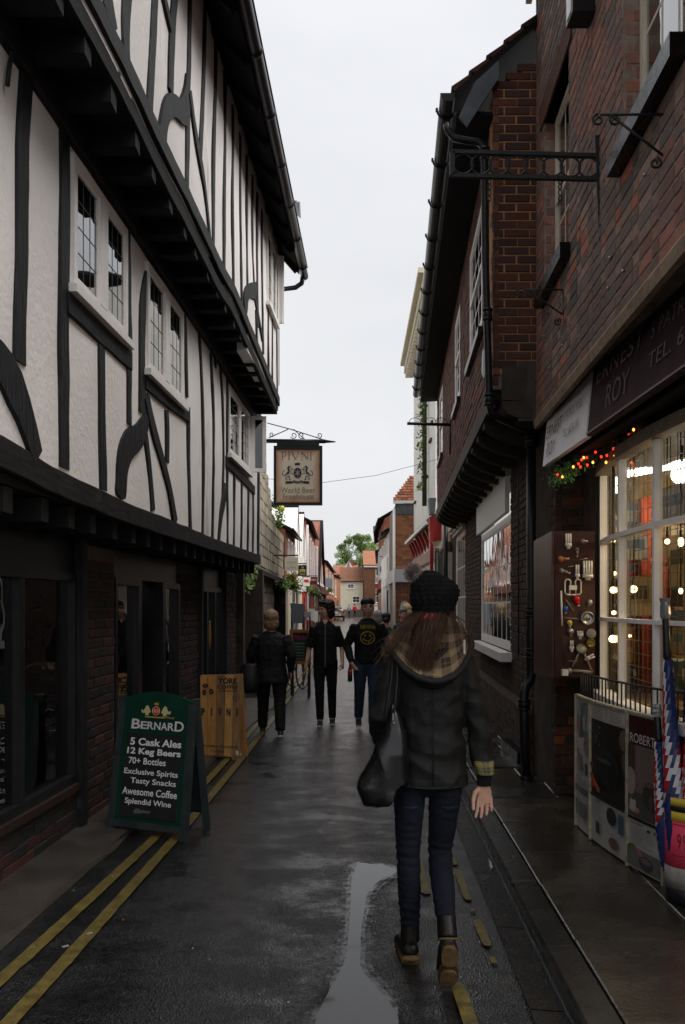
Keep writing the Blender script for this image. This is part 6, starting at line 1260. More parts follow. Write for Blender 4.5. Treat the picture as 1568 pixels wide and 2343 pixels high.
mb = MB(); p0, p1 = P(981, 1141, 19.9), P(997, 1178, 19.9); mb.hexa([(p0.x+.03, 19.8, p1.z), (p1.x-.03, 19.8, p1.z), (p1.x-.03, 20.1, p1.z), (p0.x+.03, 20.1, p1.z), (p0.x, 19.75, p0.z), (p1.x, 19.75, p0.z), (p1.x, 20.1, p0.z), (p0.x, 20.1, p0.z)]); obj('hopper', mb, mat('grey_hopper', (.09, .10, .115), .5), RS)
mb = MB(); mb.prism([P(988, 1240, 19.6), P(1012, 1236, 19), P(1012, 1256, 19), P(996, 1254, 19.6)], (.3, .6, 0)); obj('bow_head', mb, M['cream'], RS)
mb = MB(); mb.box((2.3, 19.4, 1.9), (.35, .5, 1.8)); obj('bow_window', mb, M['cream'], RS)
for i in range(3): p = P(997+i*6.5, 1300, 19.1); mb = MB(); mb.box(p, (.045, .02, .75)); obj('pane', mb, M['dark'], RS)
mb = MB(); p = P(990, 1250, 19.9); mb.box((p.x-.02, 19.9, 1.8), (.08, .1, 3)); obj('red_post', mb, M['red'], RS)
# black downpipe at the far end of the jettied house
mb = MB(); mb.tube([P(1020, 1198, 17.2), P(1020, 1340, 17.2), Vector((P(1020, 1340, 17.2).x, 17.2, .07))], .045, n=10); solo('downpipe', mb, M['blackpaint'], 'thin black downpipe at the far end of the jettied house', 'drainpipe')
BH = thing('brick_corner_house', 'orange brick house end stepping out into the street with tiled roof and pale fascia', 'building', (1.75, 28.6, 0))
x0, x1 = 1.735, 3.4; yb = 28.6
mb = MB(); mb.hexa([(x0+.02, yb+.01, 0), (x1, yb+.01, 0), (x1, yb+4, 0), (x0+.02, yb+4, 0), (x0+.02, yb+.01, 4.95), (x1, yb+.01, 4.95), (x1, yb+4, 4.95), (x0+.02, yb+4, 4.95)]); obj('wall', mb, M['mortar'], BH)
brick_wall(BH, (0, yb, 0), (1, 0, 0), (0, -1, 0), x0, 2.55, 2.85, 4.6, BR['orange'], nmax=60, near=(1.8, yb, 4))
brick_wall(BH, (0, yb, 0), (1, 0, 0), (0, -1, 0), x0, 2.55, 0.0, 2.36, BR['red'], nmax=30, near=(1.8, yb, 2))
mb = MB(); mb.box((2.5, yb-.02, 4.78), (1.56, .06, .34)); obj('lead_band', mb, mat('grey_lead', (.11, .115, .12), .6, .4, 6), BH)
mb = MB(); mb.box((2.5, yb-.06, 2.60), (1.6, .16, .42)); mb.box((x0-.02, yb+1.9, 2.60), (.12, 3.9, .42)); obj('fascia', mb, paint('pale_grey_fascia', (.52, .53, .56), .4, .05), BH)
mb = MB(); mb.box((2.5, yb-.08, 5.0), (1.7, .1, .09)); obj('verge_board', mb, M['whitewood'], BH)
mb = MB(); rnd = random.Random(2)
for r_ in range(9):
    for c_ in range(14):
        x = 1.66+c_*.12+r_*.12*.62; z = 5.04+r_*.105; g_ = rnd.uniform(.6, 1.5); mb.hexa([(x, yb-.1+r_*.12, z), (x+.115, yb-.1+r_*.12, z), (x+.115, yb+.06+r_*.12, z+.12), (x, yb+.06+r_*.12, z+.12), (x, yb-.1+r_*.12, z+.035), (x+.115, yb-.1+r_*.12, z+.035), (x+.115, yb+.06+r_*.12, z+.14), (x, yb+.06+r_*.12, z+.14)], col=(g_*.8, g_*.85, g_*.85))
obj('roof', mb, M['tile'], BH, kind='stuff')
mb = MB(); mb.tube([(x0-.05, yb-.05, 4.8), (x0-.05, yb-.05, 0)], .045, n=8); obj('downpipe', mb, M['whitewood'], BH)
for i, (y0, y1, H, nm, lab, wm2, rm) in enumerate([(32.8, 36.6, 4.4, 'white_bay_house', 'white house with projecting bays next to the orange brick corner house', M['wht'], M['slate']), (36.8, 43.5, 5.3, 'narrow_house', 'brown gabled house with hanging white and blue signs on the right row', M['brickA'], M['tile']), (44, 56, 5.6, 'narrow_house', 'house with stepped brick gable further along the right row', M['brickA'], M['tile']), (57, 74, 5.2, 'narrow_house', 'white fronted house deep in the right row', M['wht'], M['slate']), (75, 118, 4.8, 'narrow_house', 'last low house of the right row before the far brick house', M['brickA'], M['slate'])]):
    xs_ = [(1.74, 1.76), (1.77, 1.80), (1.83, 2.3), (2.4, 3.1), (3.2, 4.9)][i]
    L_ = y1-y0; ws = [(L_*f, L_*f+min(1.1, L_*.2), 2.9, 4.2) for f in (.12, .42, .72)]+[(L_*.05, L_*.95, 2.35, 2.65, 'x', 'fascia', [M['whitewood'], M['red'], M['blackpaint'], M['whitewood'], M['green']][i], .12), (L_*.08, L_*.9, .1, 2.2, 'x', 'shop_window', M['dark'], .05)]
    house(nm, lab, (xs_[0], y0), (xs_[1], y1), -1, H, 5, wm2, rm, roofh=1.5, wins=ws, gable='side' if i in (1, 2) else None)
for i in range(4):
    mb = MB(); y = 33.2+i*1.1; mb.tube([(1.66, y, 0), (1.66, y, 3.5)], .04, n=6); solo('column', mb, M['whitewood'], ['nearest', 'second', 'third', 'farthest'][i]+' slim white column of the row beside the brick corner house', 'column', group='slim white columns')
# overhead wire
mb = MB(); pts = [P(600, 1095, 13), P(740, 1104, 13.1), P(860, 1088, 13.3), P(975, 1058, 13.5), P(1005, 1050, 13.6)]; mb.tube(pts, .004, n=4); solo('overhead_wire', mb, M['iron'], 'thin overhead wire sagging across the street behind the pub sign', 'wire')
# ---- projecting signs of the far shops
def psign(x0, y0, x1, y1, Y, m, lab, arm=None, txt=None, tm_=None, mark=None):
    a, b = P(x0, y0, Y), P(x1, y1, Y); c = (a+b)/2; t = thing('hanging_sign', lab, 'sign', c); mb = MB(); mb.box(c, (abs(b.x-a.x), .06, abs(a.z-b.z))); obj('board', mb, m, t)
    mb = MB(); s = -1 if c.x < .3 else 1; mb.tube([(c.x-s*abs(b.x-a.x)*.5, Y, a.z+.05), (c.x+s*(abs(b.x-a.x)*.5+.35), Y, a.z+.05)], .02, n=6); obj('arm', mb, M['iron'], t)
    if txt:
        tb = MB()
        for i, (s_, fw_, fy, fh) in enumerate(txt): text_into(tb, s_, c+Vector((0, -.035, (fy)*abs(a.z-b.z))), Vector((1, 0, 0)), Vector((0, 0, 1)), fw_*abs(b.x-a.x), fh*abs(a.z-b.z), off=.0)
        obj('lettering', tb, tm_, t)
    if mark: mb = MB(); mark(mb, c, abs(b.x-a.x), abs(a.z-b.z)); obj('emblem', mb, mark.m, t)
gtx = flat('grey_letters', (.35, .34, .30), .6); wtx = flat('pale_letters', (.6, .58, .55), .6)
psign(652, 1275, 683, 1306, 24, M['crm'], 'cream hanging sign with faint FISH & CHIPS lettering', txt=[('FISH', .6, .12, .16), ('&', .12, -.08, .1), ('CHIPS', .7, -.27, .16)], tm_=gtx)
def crest(mb, c, w_, h): mb.ball(c+Vector((0, -.04, 0)), w_*.2, sc=(1, .15, 1.2)); mb.ball(c+Vector((-w_*.25, -.04, -.05*h)), w_*.13, sc=(1, .15, 1.8)); mb.ball(c+Vector((w_*.25, -.04, -.05*h)), w_*.13, sc=(1, .15, 1.8)); mb.box(c+Vector((0, -.04, -h*.33)), (w_*.7, .02, h*.1)); mb.box(c+Vector((0, -.04, h*.3)), (w_*.3, .02, h*.1))
crest.m = flat('gold_crest', (.5, .40, .12), .5)
psign(683, 1293, 702, 1318, 30, M['blackpaint'], 'black hanging sign with a golden crest', mark=crest)
psign(694, 1322, 709, 1341, 38, M['white'], 'small white sign with a red panel above the red shopfront', mark=type('m', (), {'__call__': lambda s, mb, c, w_, h: mb.box(c+Vector((0, -.04, h*.12)), (w_*.7, .02, h*.35)), 'm': M['brightred']})())
psign(711, 1320, 727, 1337, 42, mat('dark_red_sign', (.12, .012, .015), .4), 'dark red hanging sign on the left row', txt=[('MENU', .7, .1, .25)], tm_=wtx)
psign(869, 1276, 893, 1296, 38, M['white'], 'plain white hanging sign on the right row')
psign(870, 1297, 885, 1308, 38, mat('blue_sign', (.02, .03, .30), .4), 'blue hanging sign below the plain white one', txt=[('OPTICIAN', .8, .1, .3)], tm_=wtx)
psign(877, 1325, 891, 1336, 40, M['white'], 'small white and blue sign on the right row', mark=type('m', (), {'__call__': lambda s, mb, c, w_, h: mb.box(c+Vector((0, -.04, 0)), (w_*.7, .02, h*.4)), 'm': mat('blue_panel', (.02, .15, .4), .4)})())
psign(863, 1327, 873, 1341, 44, M['white'], 'little white board hanging left of the white and blue sign')
psign(876, 1341, 890, 1357, 39, M['crm'], 'cream board with small writing on the right row', txt=[('TEA', .5, .2, .2), ('ROOMS', .7, -.15, .2)], tm_=gtx)
mb = MB(); mb.ball(P(867, 1321, 44), .16, sc=(1.1, .3, .7)); solo('oval_sign', mb, M['white'], 'white oval sign over the street on the right row', 'sign')
mb = MB(); mb.box(P(753, 1333, 60), (.5, .05, .6)); solo('hanging_sign', mb, flat('bluegrey', (.3, .36, .4), .5), 'grey blue hanging sign beside the cream house', 'sign')
# flower baskets
rnd = random.Random(6)
for (x, y, Y, s, fl_, lab) in ((668, 1322, 25, .2, 1, 'big flower basket with orange and green leaves under the cream sign'), (648, 1336, 24, .16, 0, 'small clipped green ball by the cream shopfront'), (675, 1340, 26, .2, 0, 'dark green hanging basket in the doorway'), (703, 1347, 40, .22, 0, 'round green basket beside the red shop'), (723, 1355, 44, .25, 0, 'green basket on the brick row'), (756, 1350, 62, .2, 0, 'dark hanging plant in front of the cream house'), (876, 1358, 44, .3, 0, 'dark green basket on the right row')):
    c = P(x, y, Y); t = thing('flower_basket', lab, 'plant', c); lf = MB()
    for i in range(260): p = c+Vector((rnd.gauss(0, s*.5), rnd.gauss(0, s*.5), rnd.gauss(0, s*.42))); a = Vector((rnd.gauss(0, 1), rnd.gauss(0, 1), rnd.gauss(0, 1))).normalized()*s*.28; b = a.orthogonal().normalized()*s*.1; g_ = rnd.uniform(.4, 1.5); lf.add([p-a, p+b, p+a, p-b], [(0, 1, 2, 3)], col=(g_, g_, g_*.7) if not (fl_ and rnd.random() < .3) else (4.5, 1.1, .6))
    obj('leaves', lf, M['leaf'], t, kind='stuff'); mb = MB(); mb.lathe([(.01, -s*.6), (s*.35, -s*.35), (s*.45, 0)], c=c, n=10); mb.tube([c, c+Vector((0, 0, s*1.6))], .01, n=4); obj('basket', mb, M['iron'], t)
# ---- silver hatchback parked far down the street
CAR = thing('parked_car', 'silver hatchback seen from behind, parked on the left far down the street', 'car', (-.62, 97, 0))
sil = mat('silver_paint', (.50, .51, .52), .25, .05, 3, 0, metal=.5)
cy = 96.; cx = -.62
mb = MB(); sec = [(-.82, .35), (-.86, .6), (-.84, .9), (-.70, 1.0), (-.62, 1.42), (-.45, 1.50), (.45, 1.50), (.62, 1.42), (.70, 1.0), (.84, .9), (.86, .6), (.82, .35), (.7, .25), (-.7, .25)]
rows = []
for (dy, s, t) in ((0, .97, .0), (.12, 1, .0), (1.0, 1.02, .0), (2.4, 1.02, .0), (3.0, 1, -.45), (3.9, .96, -.5)):
    rows.append([Vector((cx+x*s, cy+dy+(.25 if z > 1.1 and dy < .5 else 0), z+(t if z > 1.0 else 0))) for x, z in sec])
v = [p for r_ in rows for p in r_]; n = len(sec); mb.add(v, [(i*n+j, i*n+(j+1) % n, (i+1)*n+(j+1) % n, (i+1)*n+j) for i in range(len(rows)-1) for j in range(n)]+[tuple(range(n)), tuple(range((len(rows)-1)*n, len(rows)*n))[::-1]]); obj('body', mb, sil, CAR)
mb = MB(); mb.hexa([(cx-.6, cy+.03, 1.02), (cx+.6, cy+.03, 1.02), (cx+.6, cy+.1, 1.02), (cx-.6, cy+.1, 1.02), (cx-.52, cy+.20, 1.42), (cx+.52, cy+.20, 1.42), (cx+.52, cy+.3, 1.42), (cx-.52, cy+.3, 1.42)]); obj('rear_window', mb, M['dark'], CAR)
mb = MB(); mb.box((cx, cy-.04, .42), (1.6, .14, .18)); obj('bumper', mb, M['blackpaint'], CAR); mb = MB(); mb.box((cx, cy-.03, .68), (.52, .03, .12)); obj('number_plate', mb, M['yellow'], CAR)
for s in (-1, 1):
    mb = MB(); mb.box((cx+s*.74, cy-.02, .88), (.18, .06, .26)); obj('tail_light', mb, M['brightred'], CAR)
    for dy in (.7, 3.1):
        mb = MB(); mb.tube([(cx+s*.66, cy+dy, .31), (cx+s*.86, cy+dy, .31)], .31, n=16); w_ = obj('wheel', mb, M['blackpaint'], CAR); mb = MB(); mb.tube([(cx+s*.862, cy+dy, .31), (cx+s*.87, cy+dy, .31)], .19, n=12); obj('rim', mb, M['steel'], w_)
# ================================================================ people
def soft(mb, pts, rs, side=Vector((1, 0, 0)), n=16, cap=.8):
    """rounded, tapering limb: rs = radius or (rx, ry) per point"""
    pts = [Vector(p) for p in pts]; rs = [r if isinstance(r, (tuple, list)) else (r, r) for r in rs]
    t0 = (pts[0]-pts[1]).normalized(); t1 = (pts[-1]-pts[-2]).normalized(); P2, R2 = [], []
    for k in (90, 60, 30): a = R(k); m_ = min(rs[0])*cap; P2.append(pts[0]+t0*m_*math.sin(a)); R2.append((rs[0][0]*max(.05, math.cos(a)), rs[0][1]*max(.05, math.cos(a))))
    P2 += pts; R2 += rs
    for k in (30, 60, 90): a = R(k); m_ = min(rs[-1])*cap; P2.append(pts[-1]+t1*m_*math.sin(a)); R2.append((rs[-1][0]*max(.05, math.cos(a)), rs[-1][1]*max(.05, math.cos(a))))
    return mb.tube(P2, R2, n=n, side=side)
def remesh(mb, vox, smooth=2, disp=None):
    me = mb.mesh('tmp'); o = bpy.data.objects.new('tmp', me); COL.objects.link(o)
    r = o.modifiers.new('r', 'REMESH'); r.mode = 'VOXEL'; r.voxel_size = vox; r.use_smooth_shade = True
    s = o.modifiers.new('s', 'SMOOTH'); s.iterations = smooth; s.factor = .5
    dg = bpy.context.evaluated_depsgraph_get(); dg.update(); out = bpy.data.meshes.new_from_object(o.evaluated_get(dg)); bpy.data.objects.remove(o); bpy.data.meshes.remove(me)
    if disp:
        nn_ = [v.normal.copy() for v in out.vertices]
        for v, n_ in zip(out.vertices, nn_): v.co += n_*disp(v.co)
    for p in out.polygons: p.use_smooth = True
    out.update(); return out
def folds(a=.006, f=9., sz=1.6, sd=0.):
    def d(p):
        q = Vector((p.x*f+sd, p.y*f, p.z*f*sz)); n1 = noise.noise(q+Vector((noise.noise(q*.6)*1.5, 0, 0))); n2 = noise.noise(q*2.3)
        return a*((1-abs(n1)*2.4)*.8+n2*.45)
    return d
def hand(mb, wrist, down, thumb, palm, s=1., curl=.5):
    """palm + five tapered fingers; down = towards fingertips, thumb = towards the thumb side, palm = direction the palm faces"""
    d, t, p = [Vector(v).normalized() for v in (down, thumb, palm)]; w_ = Vector(wrist)
    soft(mb, [w_, w_+d*.035*s, w_+d*.085*s], [(.026*s, .019*s), (.036*s, .017*s), (.038*s, .014*s)], side=t)
    for i, (L_, o_) in enumerate(((.072, .033), (.080, .011), (.074, -.011), (.058, -.032))):
        b = w_+d*.085*s+t*o_*s; c = curl*(1+.25*i); pts = [b-d*.02*s]; cur = b; ang = .15*c
        for k, f in enumerate((.45, .32, .23)):
            ang += c*(.45, .7, .5)[k]; cur = cur+(d*math.cos(ang)+p*math.sin(ang)+t*(-.09*(i-1.5)))*L_*f*s; pts.append(cur)
        soft(mb, pts, [.0092*s, .0086*s, .0078*s, .0066*s], side=t, n=8)
    b = w_+d*.02*s+t*.024*s; soft(mb, [b, b+(d*.55+t*.75+p*.25)*.030*s, b+(d*.9+t*.55+p*.45)*.055*s, b+(d*1.1+t*.35+p*.6)*.078*s], [.015*s, .0125*s, .0105*s, .008*s], side=t, n=8)
def head(mb, Mh, s=1., fem=False):
    def b(c, r, sc): mb.ball((0, 0, 0), r*s, n=20, m=14, sc=sc, M=Mh @ Matrix.Translation(Vector(c)*s))
    b((0, .012, .025), .093, (.80, 1.02, .98)); b((0, -.018, -.03), .078, (.80, .92, 1.02)); b((0, -.045, -.078), .036, (.95, .9, .75)); b((0, -.09, -.018), .014, (.8, 1.2, 1.1)); b((0, -.084, .005), .011, (.7, 1, 2.0))
    b((.036, -.062, -.02), .024, (1, .7, .9)); b((-.036, -.062, -.02), .024, (1, .7, .9)); b((0, -.082, -.052), .018, (1.3, .5, .6)); b((.03, -.075, .028), .022, (1.2, .5, .4)); b((-.03, -.075, .028), .022, (1.2, .5, .4))
    for sx in (-1, 1): b((.078*sx, .008, -.008), .026, (.35, .75, 1.15))
def face(par, Mh, s=1., brow=(.02, .012, .01), smile=False, lip=(.32, .11, .09)):
    m_e = flat('eye_dark', (.02, .014, .01), .2); e = MB()
    for sx in (-1, 1): e.ball((0, 0, 0), .0095*s, n=10, m=6, sc=(1.2, .5, .55), M=Mh @ Matrix.Translation(Vector((.030*sx, -.086, .008))*s))
    obj('eyes', e, m_e, par); e = MB()
    for sx in (-1, 1): e.tube([Mh @ (Vector((.014*sx, -.094, .024))*s), Mh @ (Vector((.031*sx, -.093, .030))*s), Mh @ (Vector((.048*sx, -.082, .024))*s)], [.0035*s, .0045*s, .002*s], n=6)
    obj('eyebrows', e, flat('brow_hair', brow, .8), par); e = MB(); c = .006 if smile else 0
    e.tube([Mh @ (Vector((x, -.093+abs(x)*.35, -.052+c*(abs(x)/.024)**2))*s) for x in (-.026, -.013, 0, .013, .026)], [.002*s, .005*s, .0058*s, .005*s, .002*s], n=6); obj('mouth', e, flat('lips', lip, .5), par)
    if smile: e = MB(); e.tube([Mh @ (Vector((x, -.0985+abs(x)*.35, -.050+c*(abs(x)/.024)**2))*s) for x in (-.017, 0, .017)], .0022*s, n=5); obj('teeth', e, flat('teeth', (.6, .56, .5), .4), par)
def strands(n, root, tip, mid, r=.0022, sd=1, seg=7):
    rnd = random.Random(sd); mb = MB()
    for i in range(n):
        a = root(rnd); b = tip(rnd, a); m_ = mid(rnd, a, b); w1 = rnd.uniform(-.012, .012); g_ = rnd.uniform(.55, 1.5); ph = rnd.uniform(0, 6)
        pts = []
        for k in range(seg+1):
            t = k/seg; q = a*(1-t)**2+m_*2*t*(1-t)+b*t*t; q += Vector((math.sin(t*7+ph), math.cos(t*6+ph)*.5, 0))*w1*t; pts.append(q)
        mb.tube(pts, [r*(1-.6*k/seg) for k in range(seg+1)], n=3, cap=False, col=(g_, g_, g_))
    return mb
def person(label, X, Y, H, rz=0., top=(.008, .008, .0095), legs=(.008, .008, .009), shoe=(.02, .02, .02), hair=(.03, .018, .01), hstyle='short', hem=.50, sleeves='long', hturn=0., arms=None, feet=((-.08, 0, 0), (.08, 0, 0)), vox=.009, wid=1., group=None, lean=0., legw=1., smile=False, cloth_r=.75, hand_curl=.6, flare=1.):
    t = thing('person', label, 'person', (X, Y, 0), rz, group); h = H; k = h/1.72; hk = k*1.07
    arms = arms or [((-.235*k*wid, .03, .63*h), (-.25*k*wid, -.07, .49*h)), ((.235*k*wid, .03, .63*h), (.25*k*wid, -.03, .485*h))]
    Mh = Matrix.Translation((0, -.01, .925*h)) @ Matrix.Rotation(hturn, 4, 'Z'); skin = M['skin']
    bd = MB(); head(bd, Mh, hk); soft(bd, [(0, .015, .80*h), (0, .0, .875*h)], [(.062*k, .058*k), (.053*k, .056*k)])
    soft(bd, [(0, 0, .54*h), (0, 0, .65*h), (0, .0, .76*h), (0, .01, .81*h)], [(.13*k, .09*k), (.125*k, .09*k), (.135*k, .085*k), (.09*k, .06*k)])
    kn = []
    for i, (fx, fy, fz) in enumerate(feet):
        sx = -1 if i == 0 else 1; hip = Vector((sx*.085*k*wid, 0, .52*h)); ank = Vector((fx, fy+.02, .05*h+fz)); kne = Vector(((hip.x*.55+ank.x*.45), (ank.y)*.45-.035-.03*(fz > 0), .285*h+fz*.4)); kn.append((hip, kne, ank))
        soft(bd, [hip, kne, ank, ank+Vector((0, -.02, -.02))], [.07*k, .048*k, .035*k, .035*k])
    for i, (el, wr) in enumerate(arms):
        sx = -1 if i == 0 else 1; sh = Vector((sx*.145*k, .01, .78*h)); el, wr = Vector(el), Vector(wr); soft(bd, [sh, el, wr], [.036*k, .036*k, .026*k]); d = (wr-el).normalized(); hand(bd, wr, d+Vector((0, -.15, 0)), Vector((sx*-.25, -1, .1)), Vector((-sx, -.15, 0)), s=k, curl=hand_curl)
    obj('body', remesh(bd, vox*.75), skin, t, world=False)
    if vox < .02: face(t, Matrix.Identity(4) @ Mh, hk, smile=smile, brow=tuple(c*.6 for c in hair))
    for ch in list(t.children):
        if ch.name.split('.')[0] in ('eyes', 'eyebrows', 'mouth', 'teeth'): ch.matrix_parent_inverse = Matrix.Identity(4)
    key = 'garment_%02d' % len([m for m in bpy.data.materials if m.name.startswith('garment')])
    tm_ = mat(key, top, cloth_r, .3, 12, .3, 150, bdist=.003); lm_ = mat(key+'b', legs, .85, .35, 6, .35, 170, bdist=.003, stretch=(1, 1, .6))
    tp = MB(); hz = hem*h
    soft(tp, [(0, 0, hz), (0, 0, (hz+.7*h)/2), (0, 0, .72*h), (0, .0, .79*h), (0, .015, .832*h)], [(.165*k*wid*flare, .125*k*wid*flare), (.158*k*wid, .12*k*wid), (.172*k*wid, .118*k*wid), (.150*k*wid, .092*k*wid), (.085*k, .072*k)], cap=.15)
    for i, (el, wr) in enumerate(arms):
        sx = -1 if i == 0 else 1; sh = Vector((sx*.150*k*wid, .01, .785*h)); el, wr = Vector(el), Vector(wr)
        if sleeves == 'short': soft(tp, [sh, sh.lerp(el, .5), sh.lerp(el, .93)], [.060*k*wid, .062*k*wid, .062*k*wid], cap=.2)
        else: soft(tp, [sh, sh.lerp(el, .5), el, el.lerp(wr, .5), wr-(wr-el).normalized()*.012], [.060*k*wid, .060*k*wid, .054*k*wid, .050*k, .041*k], cap=.25)
    g_ = obj('top', remesh(tp, vox, disp=folds(.007, 8, 1.3, X)), tm_, t, world=False)
    lg = MB(); soft(lg, [(0, 0, .47*h), (0, 0, .52*h), (0, 0, .56*h)], [(.135*k*wid, .105*k), (.15*k*wid, .115*k), (.14*k*wid, .11*k)])
    for hip, kne, ank in kn: soft(lg, [hip, hip.lerp(kne, .5), kne, kne.lerp(ank, .5), ank+Vector((0, 0, .0))], [.083*k*legw, .078*k*legw, .062*k*legw, .056*k*legw, .048*k*legw], cap=.3)
    obj('trousers', remesh(lg, vox, disp=folds(.005, 10, 2.2, X+5)), lm_, t, world=False)
    for i, (hip, kne, ank) in enumerate(kn):
        fz = feet[i][2]; s_ = MB(); a = ank; tilt = 0 if fz <= 0 else -.06
        soft(s_, [a+Vector((0, .045*k, -.035*h-tilt*.2)), a+Vector((0, -.03, -.03*h)), a+Vector((0, -.15*k, -.040*h+tilt*.4))], [(.036*k, .035*k), (.040*k, .036*k), (.040*k, .022*k)]); soft(s_, [a+Vector((0, .01, 0)), a+Vector((0, 0, -.03))], [.042*k, .042*k])
        so = obj('shoe', remesh(s_, max(vox, .008)), flat(key+'s%d' % i, shoe, .5), t, world=False)
        if vox < .02:
            q = MB(); q.tube([a+Vector((0, .085*k, -.046*h)), a+Vector((0, -.19*k, -.047*h+tilt*.5))], [(.036*k, .010), (.036*k, .010)], n=12, side=Vector((1, 0, 0))); obj('sole', q, flat('white_rubber', (.6, .58, .55), .6) if 'white_rubber' not in bpy.data.materials else bpy.data.materials['white_rubber'], so, world=False)
    hm_ = mat(key+'h', hair, .5, .4, 30, .6, 90, stretch=(1, 1, .3), bdist=.006); hb = MB(); 
    def hb_(c, r, sc): hb.ball((0, 0, 0), r*hk, n=18, m=12, sc=sc, M=Mh @ Matrix.Translation(Vector(c)*hk))
    if hstyle == 'short': hb_((0, .022, .050), .097, (.86, 1.02, .88)); hb_((0, -.035, .088), .058, (1.15, .8, .6)); hb_((0, .06, .0), .07, (1, .7, 1))
    elif hstyle == 'curly': hb_((0, .03, .052), .106, (.95, 1.02, .92)); hb_((0, .062, -.015), .088, (1.1, .8, 1.2)); hb_((.065, .03, -.02), .045, (.8, 1.1, 1.5)); hb_((-.065, .045, -.02), .04, (.8, 1.1, 1.5)); hb_((0, -.05, .092), .05, (1.3, .7, .6))
    elif hstyle == 'cap': hb_((0, .015, .060), .098, (.90, 1.03, .72)); hb_((0, -.04, .08), .06, (1.15, .7, .55)); hb_((0, .06, .0), .066, (1.05, .7, 1))
    else: hb_((0, .02, .040), .108, (.95, 1.0, .98)); hb_((0, .05, -.04), .09, (1.15, .75, 1.15)); hb_((.07, .0, -.05), .04, (.8, 1.1, 1.7)); hb_((-.07, .0, -.05), .04, (.8, 1.1, 1.7))
    amp = .016 if hstyle == 'curly' else .006
    obj('hair', remesh(hb, max(.007, vox*.7), disp=lambda p: amp*noise.noise(p*(28 if hstyle == 'curly' else 40))), hm_, t, world=False)
    return t, Mh, k, g_
# ---- young man on the left: black zip top, head turned aside
XL, YL = -.235, 12.0
t, Mh, k, g_ = person('x', XL, YL, 1.69, 0, hair=(.022, .014, .011), hstyle='curly', sleeves='short', hem=.485, hturn=-.95, arms=[((-.22, .04, 1.05), (-.262, -.04, .82)), ((.225, .05, 1.06), (.235, -.09, .85))], feet=((-.07, -.12, 0), (.095, .06, 0)), wid=1.0, legw=1.04)
t['label'] = 'young man in black zip top with bare forearms, looking aside, walking towards the camera'
mb = MB(); mb.box((0, -.128, 1.10), (.010, .012, .62)); obj('zip', mb, flat('zip_grey', (.12, .12, .12), .4, metal=.5), g_, world=False); mb = MB(); mb.box((0, -.125, 1.385), (.018, .012, .022)); obj('zip_pull', mb, M['white'], g_, world=False)
mb = MB(); mb.prism([(-.042, -.080, 1.425), (.042, -.080, 1.425), (0, -.118, 1.365)], (0, .02, 0)); obj('neck_opening', mb, M['skin'], g_, world=False)
mb = MB(); mb.tube([(math.cos(a)*.032-.262, math.sin(a)*.03-.045, .872) for a in [2*math.pi*j/12 for j in range(12)]], .004, n=5, closed=True); obj('bracelet', mb, M['blackpaint'], t, world=False)
# ---- young man on the right: band sweatshirt, jeans, bottle
XR, YR = .335, 11.7
t, Mh, k, g_ = person('smiling young man in black sweatshirt with yellow smiley print and blue jeans', XR, YR, 1.73, 0, legs=(.022, .036, .062), hair=(.006, .006, .007), hstyle='cap', hem=.50, hturn=.05, arms=[((-.275, .03, 1.09), (-.215, -.10, .87)), ((.28, .03, 1.09), (.30, -.02, .86))], feet=((-.12, .02, .05), (.06, -.28, 0)), wid=1.08, legw=1.15, smile=True, hand_curl=.9)
yl = flat('yellow_print', (.42, .30, .03), .7); mb = MB()
def chest(x, z): return Vector((x, -.150+.9*x*x-(0.0), z))
text_into(mb, 'NIRVANA', Vector((0, -.152, 1.345)), Vector((1, 0, 0)), Vector((0, -.12, 1)), .20, .06, bold=.01, off=0)
obj('print', mb, yl, g_, world=False); mb = MB(); c0 = Vector((-.005, -.146, 1.20))
mb.tube([c0+Vector((math.cos(a)*.092, .5*(math.cos(a)*.092)**2-.006, math.sin(a)*.082)) for a in [2*math.pi*j/30 for j in range(30)]], .0055, n=5, closed=True)
mb.tube([c0+Vector((x, -.008, z)) for x, z in ((-.06, -.005), (-.045, -.03), (-.03, -.03), (-.015, -.042), (.01, -.035), (.03, -.042), (.045, -.02), (.062, .005))], .0045, n=5)
for ex_ in (-.034, .034):
    for s in (-1, 1): mb.tube([c0+Vector((ex_-.014, -.008, .03-.014*s)), c0+Vector((ex_+.014, -.008, .03+.014*s))], .004, n=5)
mb.tube([c0+Vector((.005, -.010, -.045)), c0+Vector((.018, -.012, -.062)), c0+Vector((.030, -.010, -.042))], .004, n=5)
obj('smiley_print', mb, yl, g_, world=False)
bt_ = thing('bottle', 'dark cola bottle with red label held by the man in the sweatshirt', 'bottle', (XR-.235, YR-.135, .62)); c = (XR-.235, YR-.135, .62)
mb = MB(); mb.lathe([(.026, 0), (.031, .02), (.031, .12), (.028, .13), (.028, .14), (.020, .18), (.012, .21), (.012, .23)], c=c, n=16); obj('bottle_body', mb, flat('cola', (.012, .006, .005), .12), bt_)
mb = MB(); mb.lathe([(.0318, .10), (.0318, .155)], c=c, n=16); obj('bottle_label', mb, flat('red_label', (.5, .015, .02), .4), bt_); mb = MB(); mb.lathe([(.015, .225), (.015, .245)], c=c, n=12); obj('bottle_cap', mb, M['brightred'], bt_)
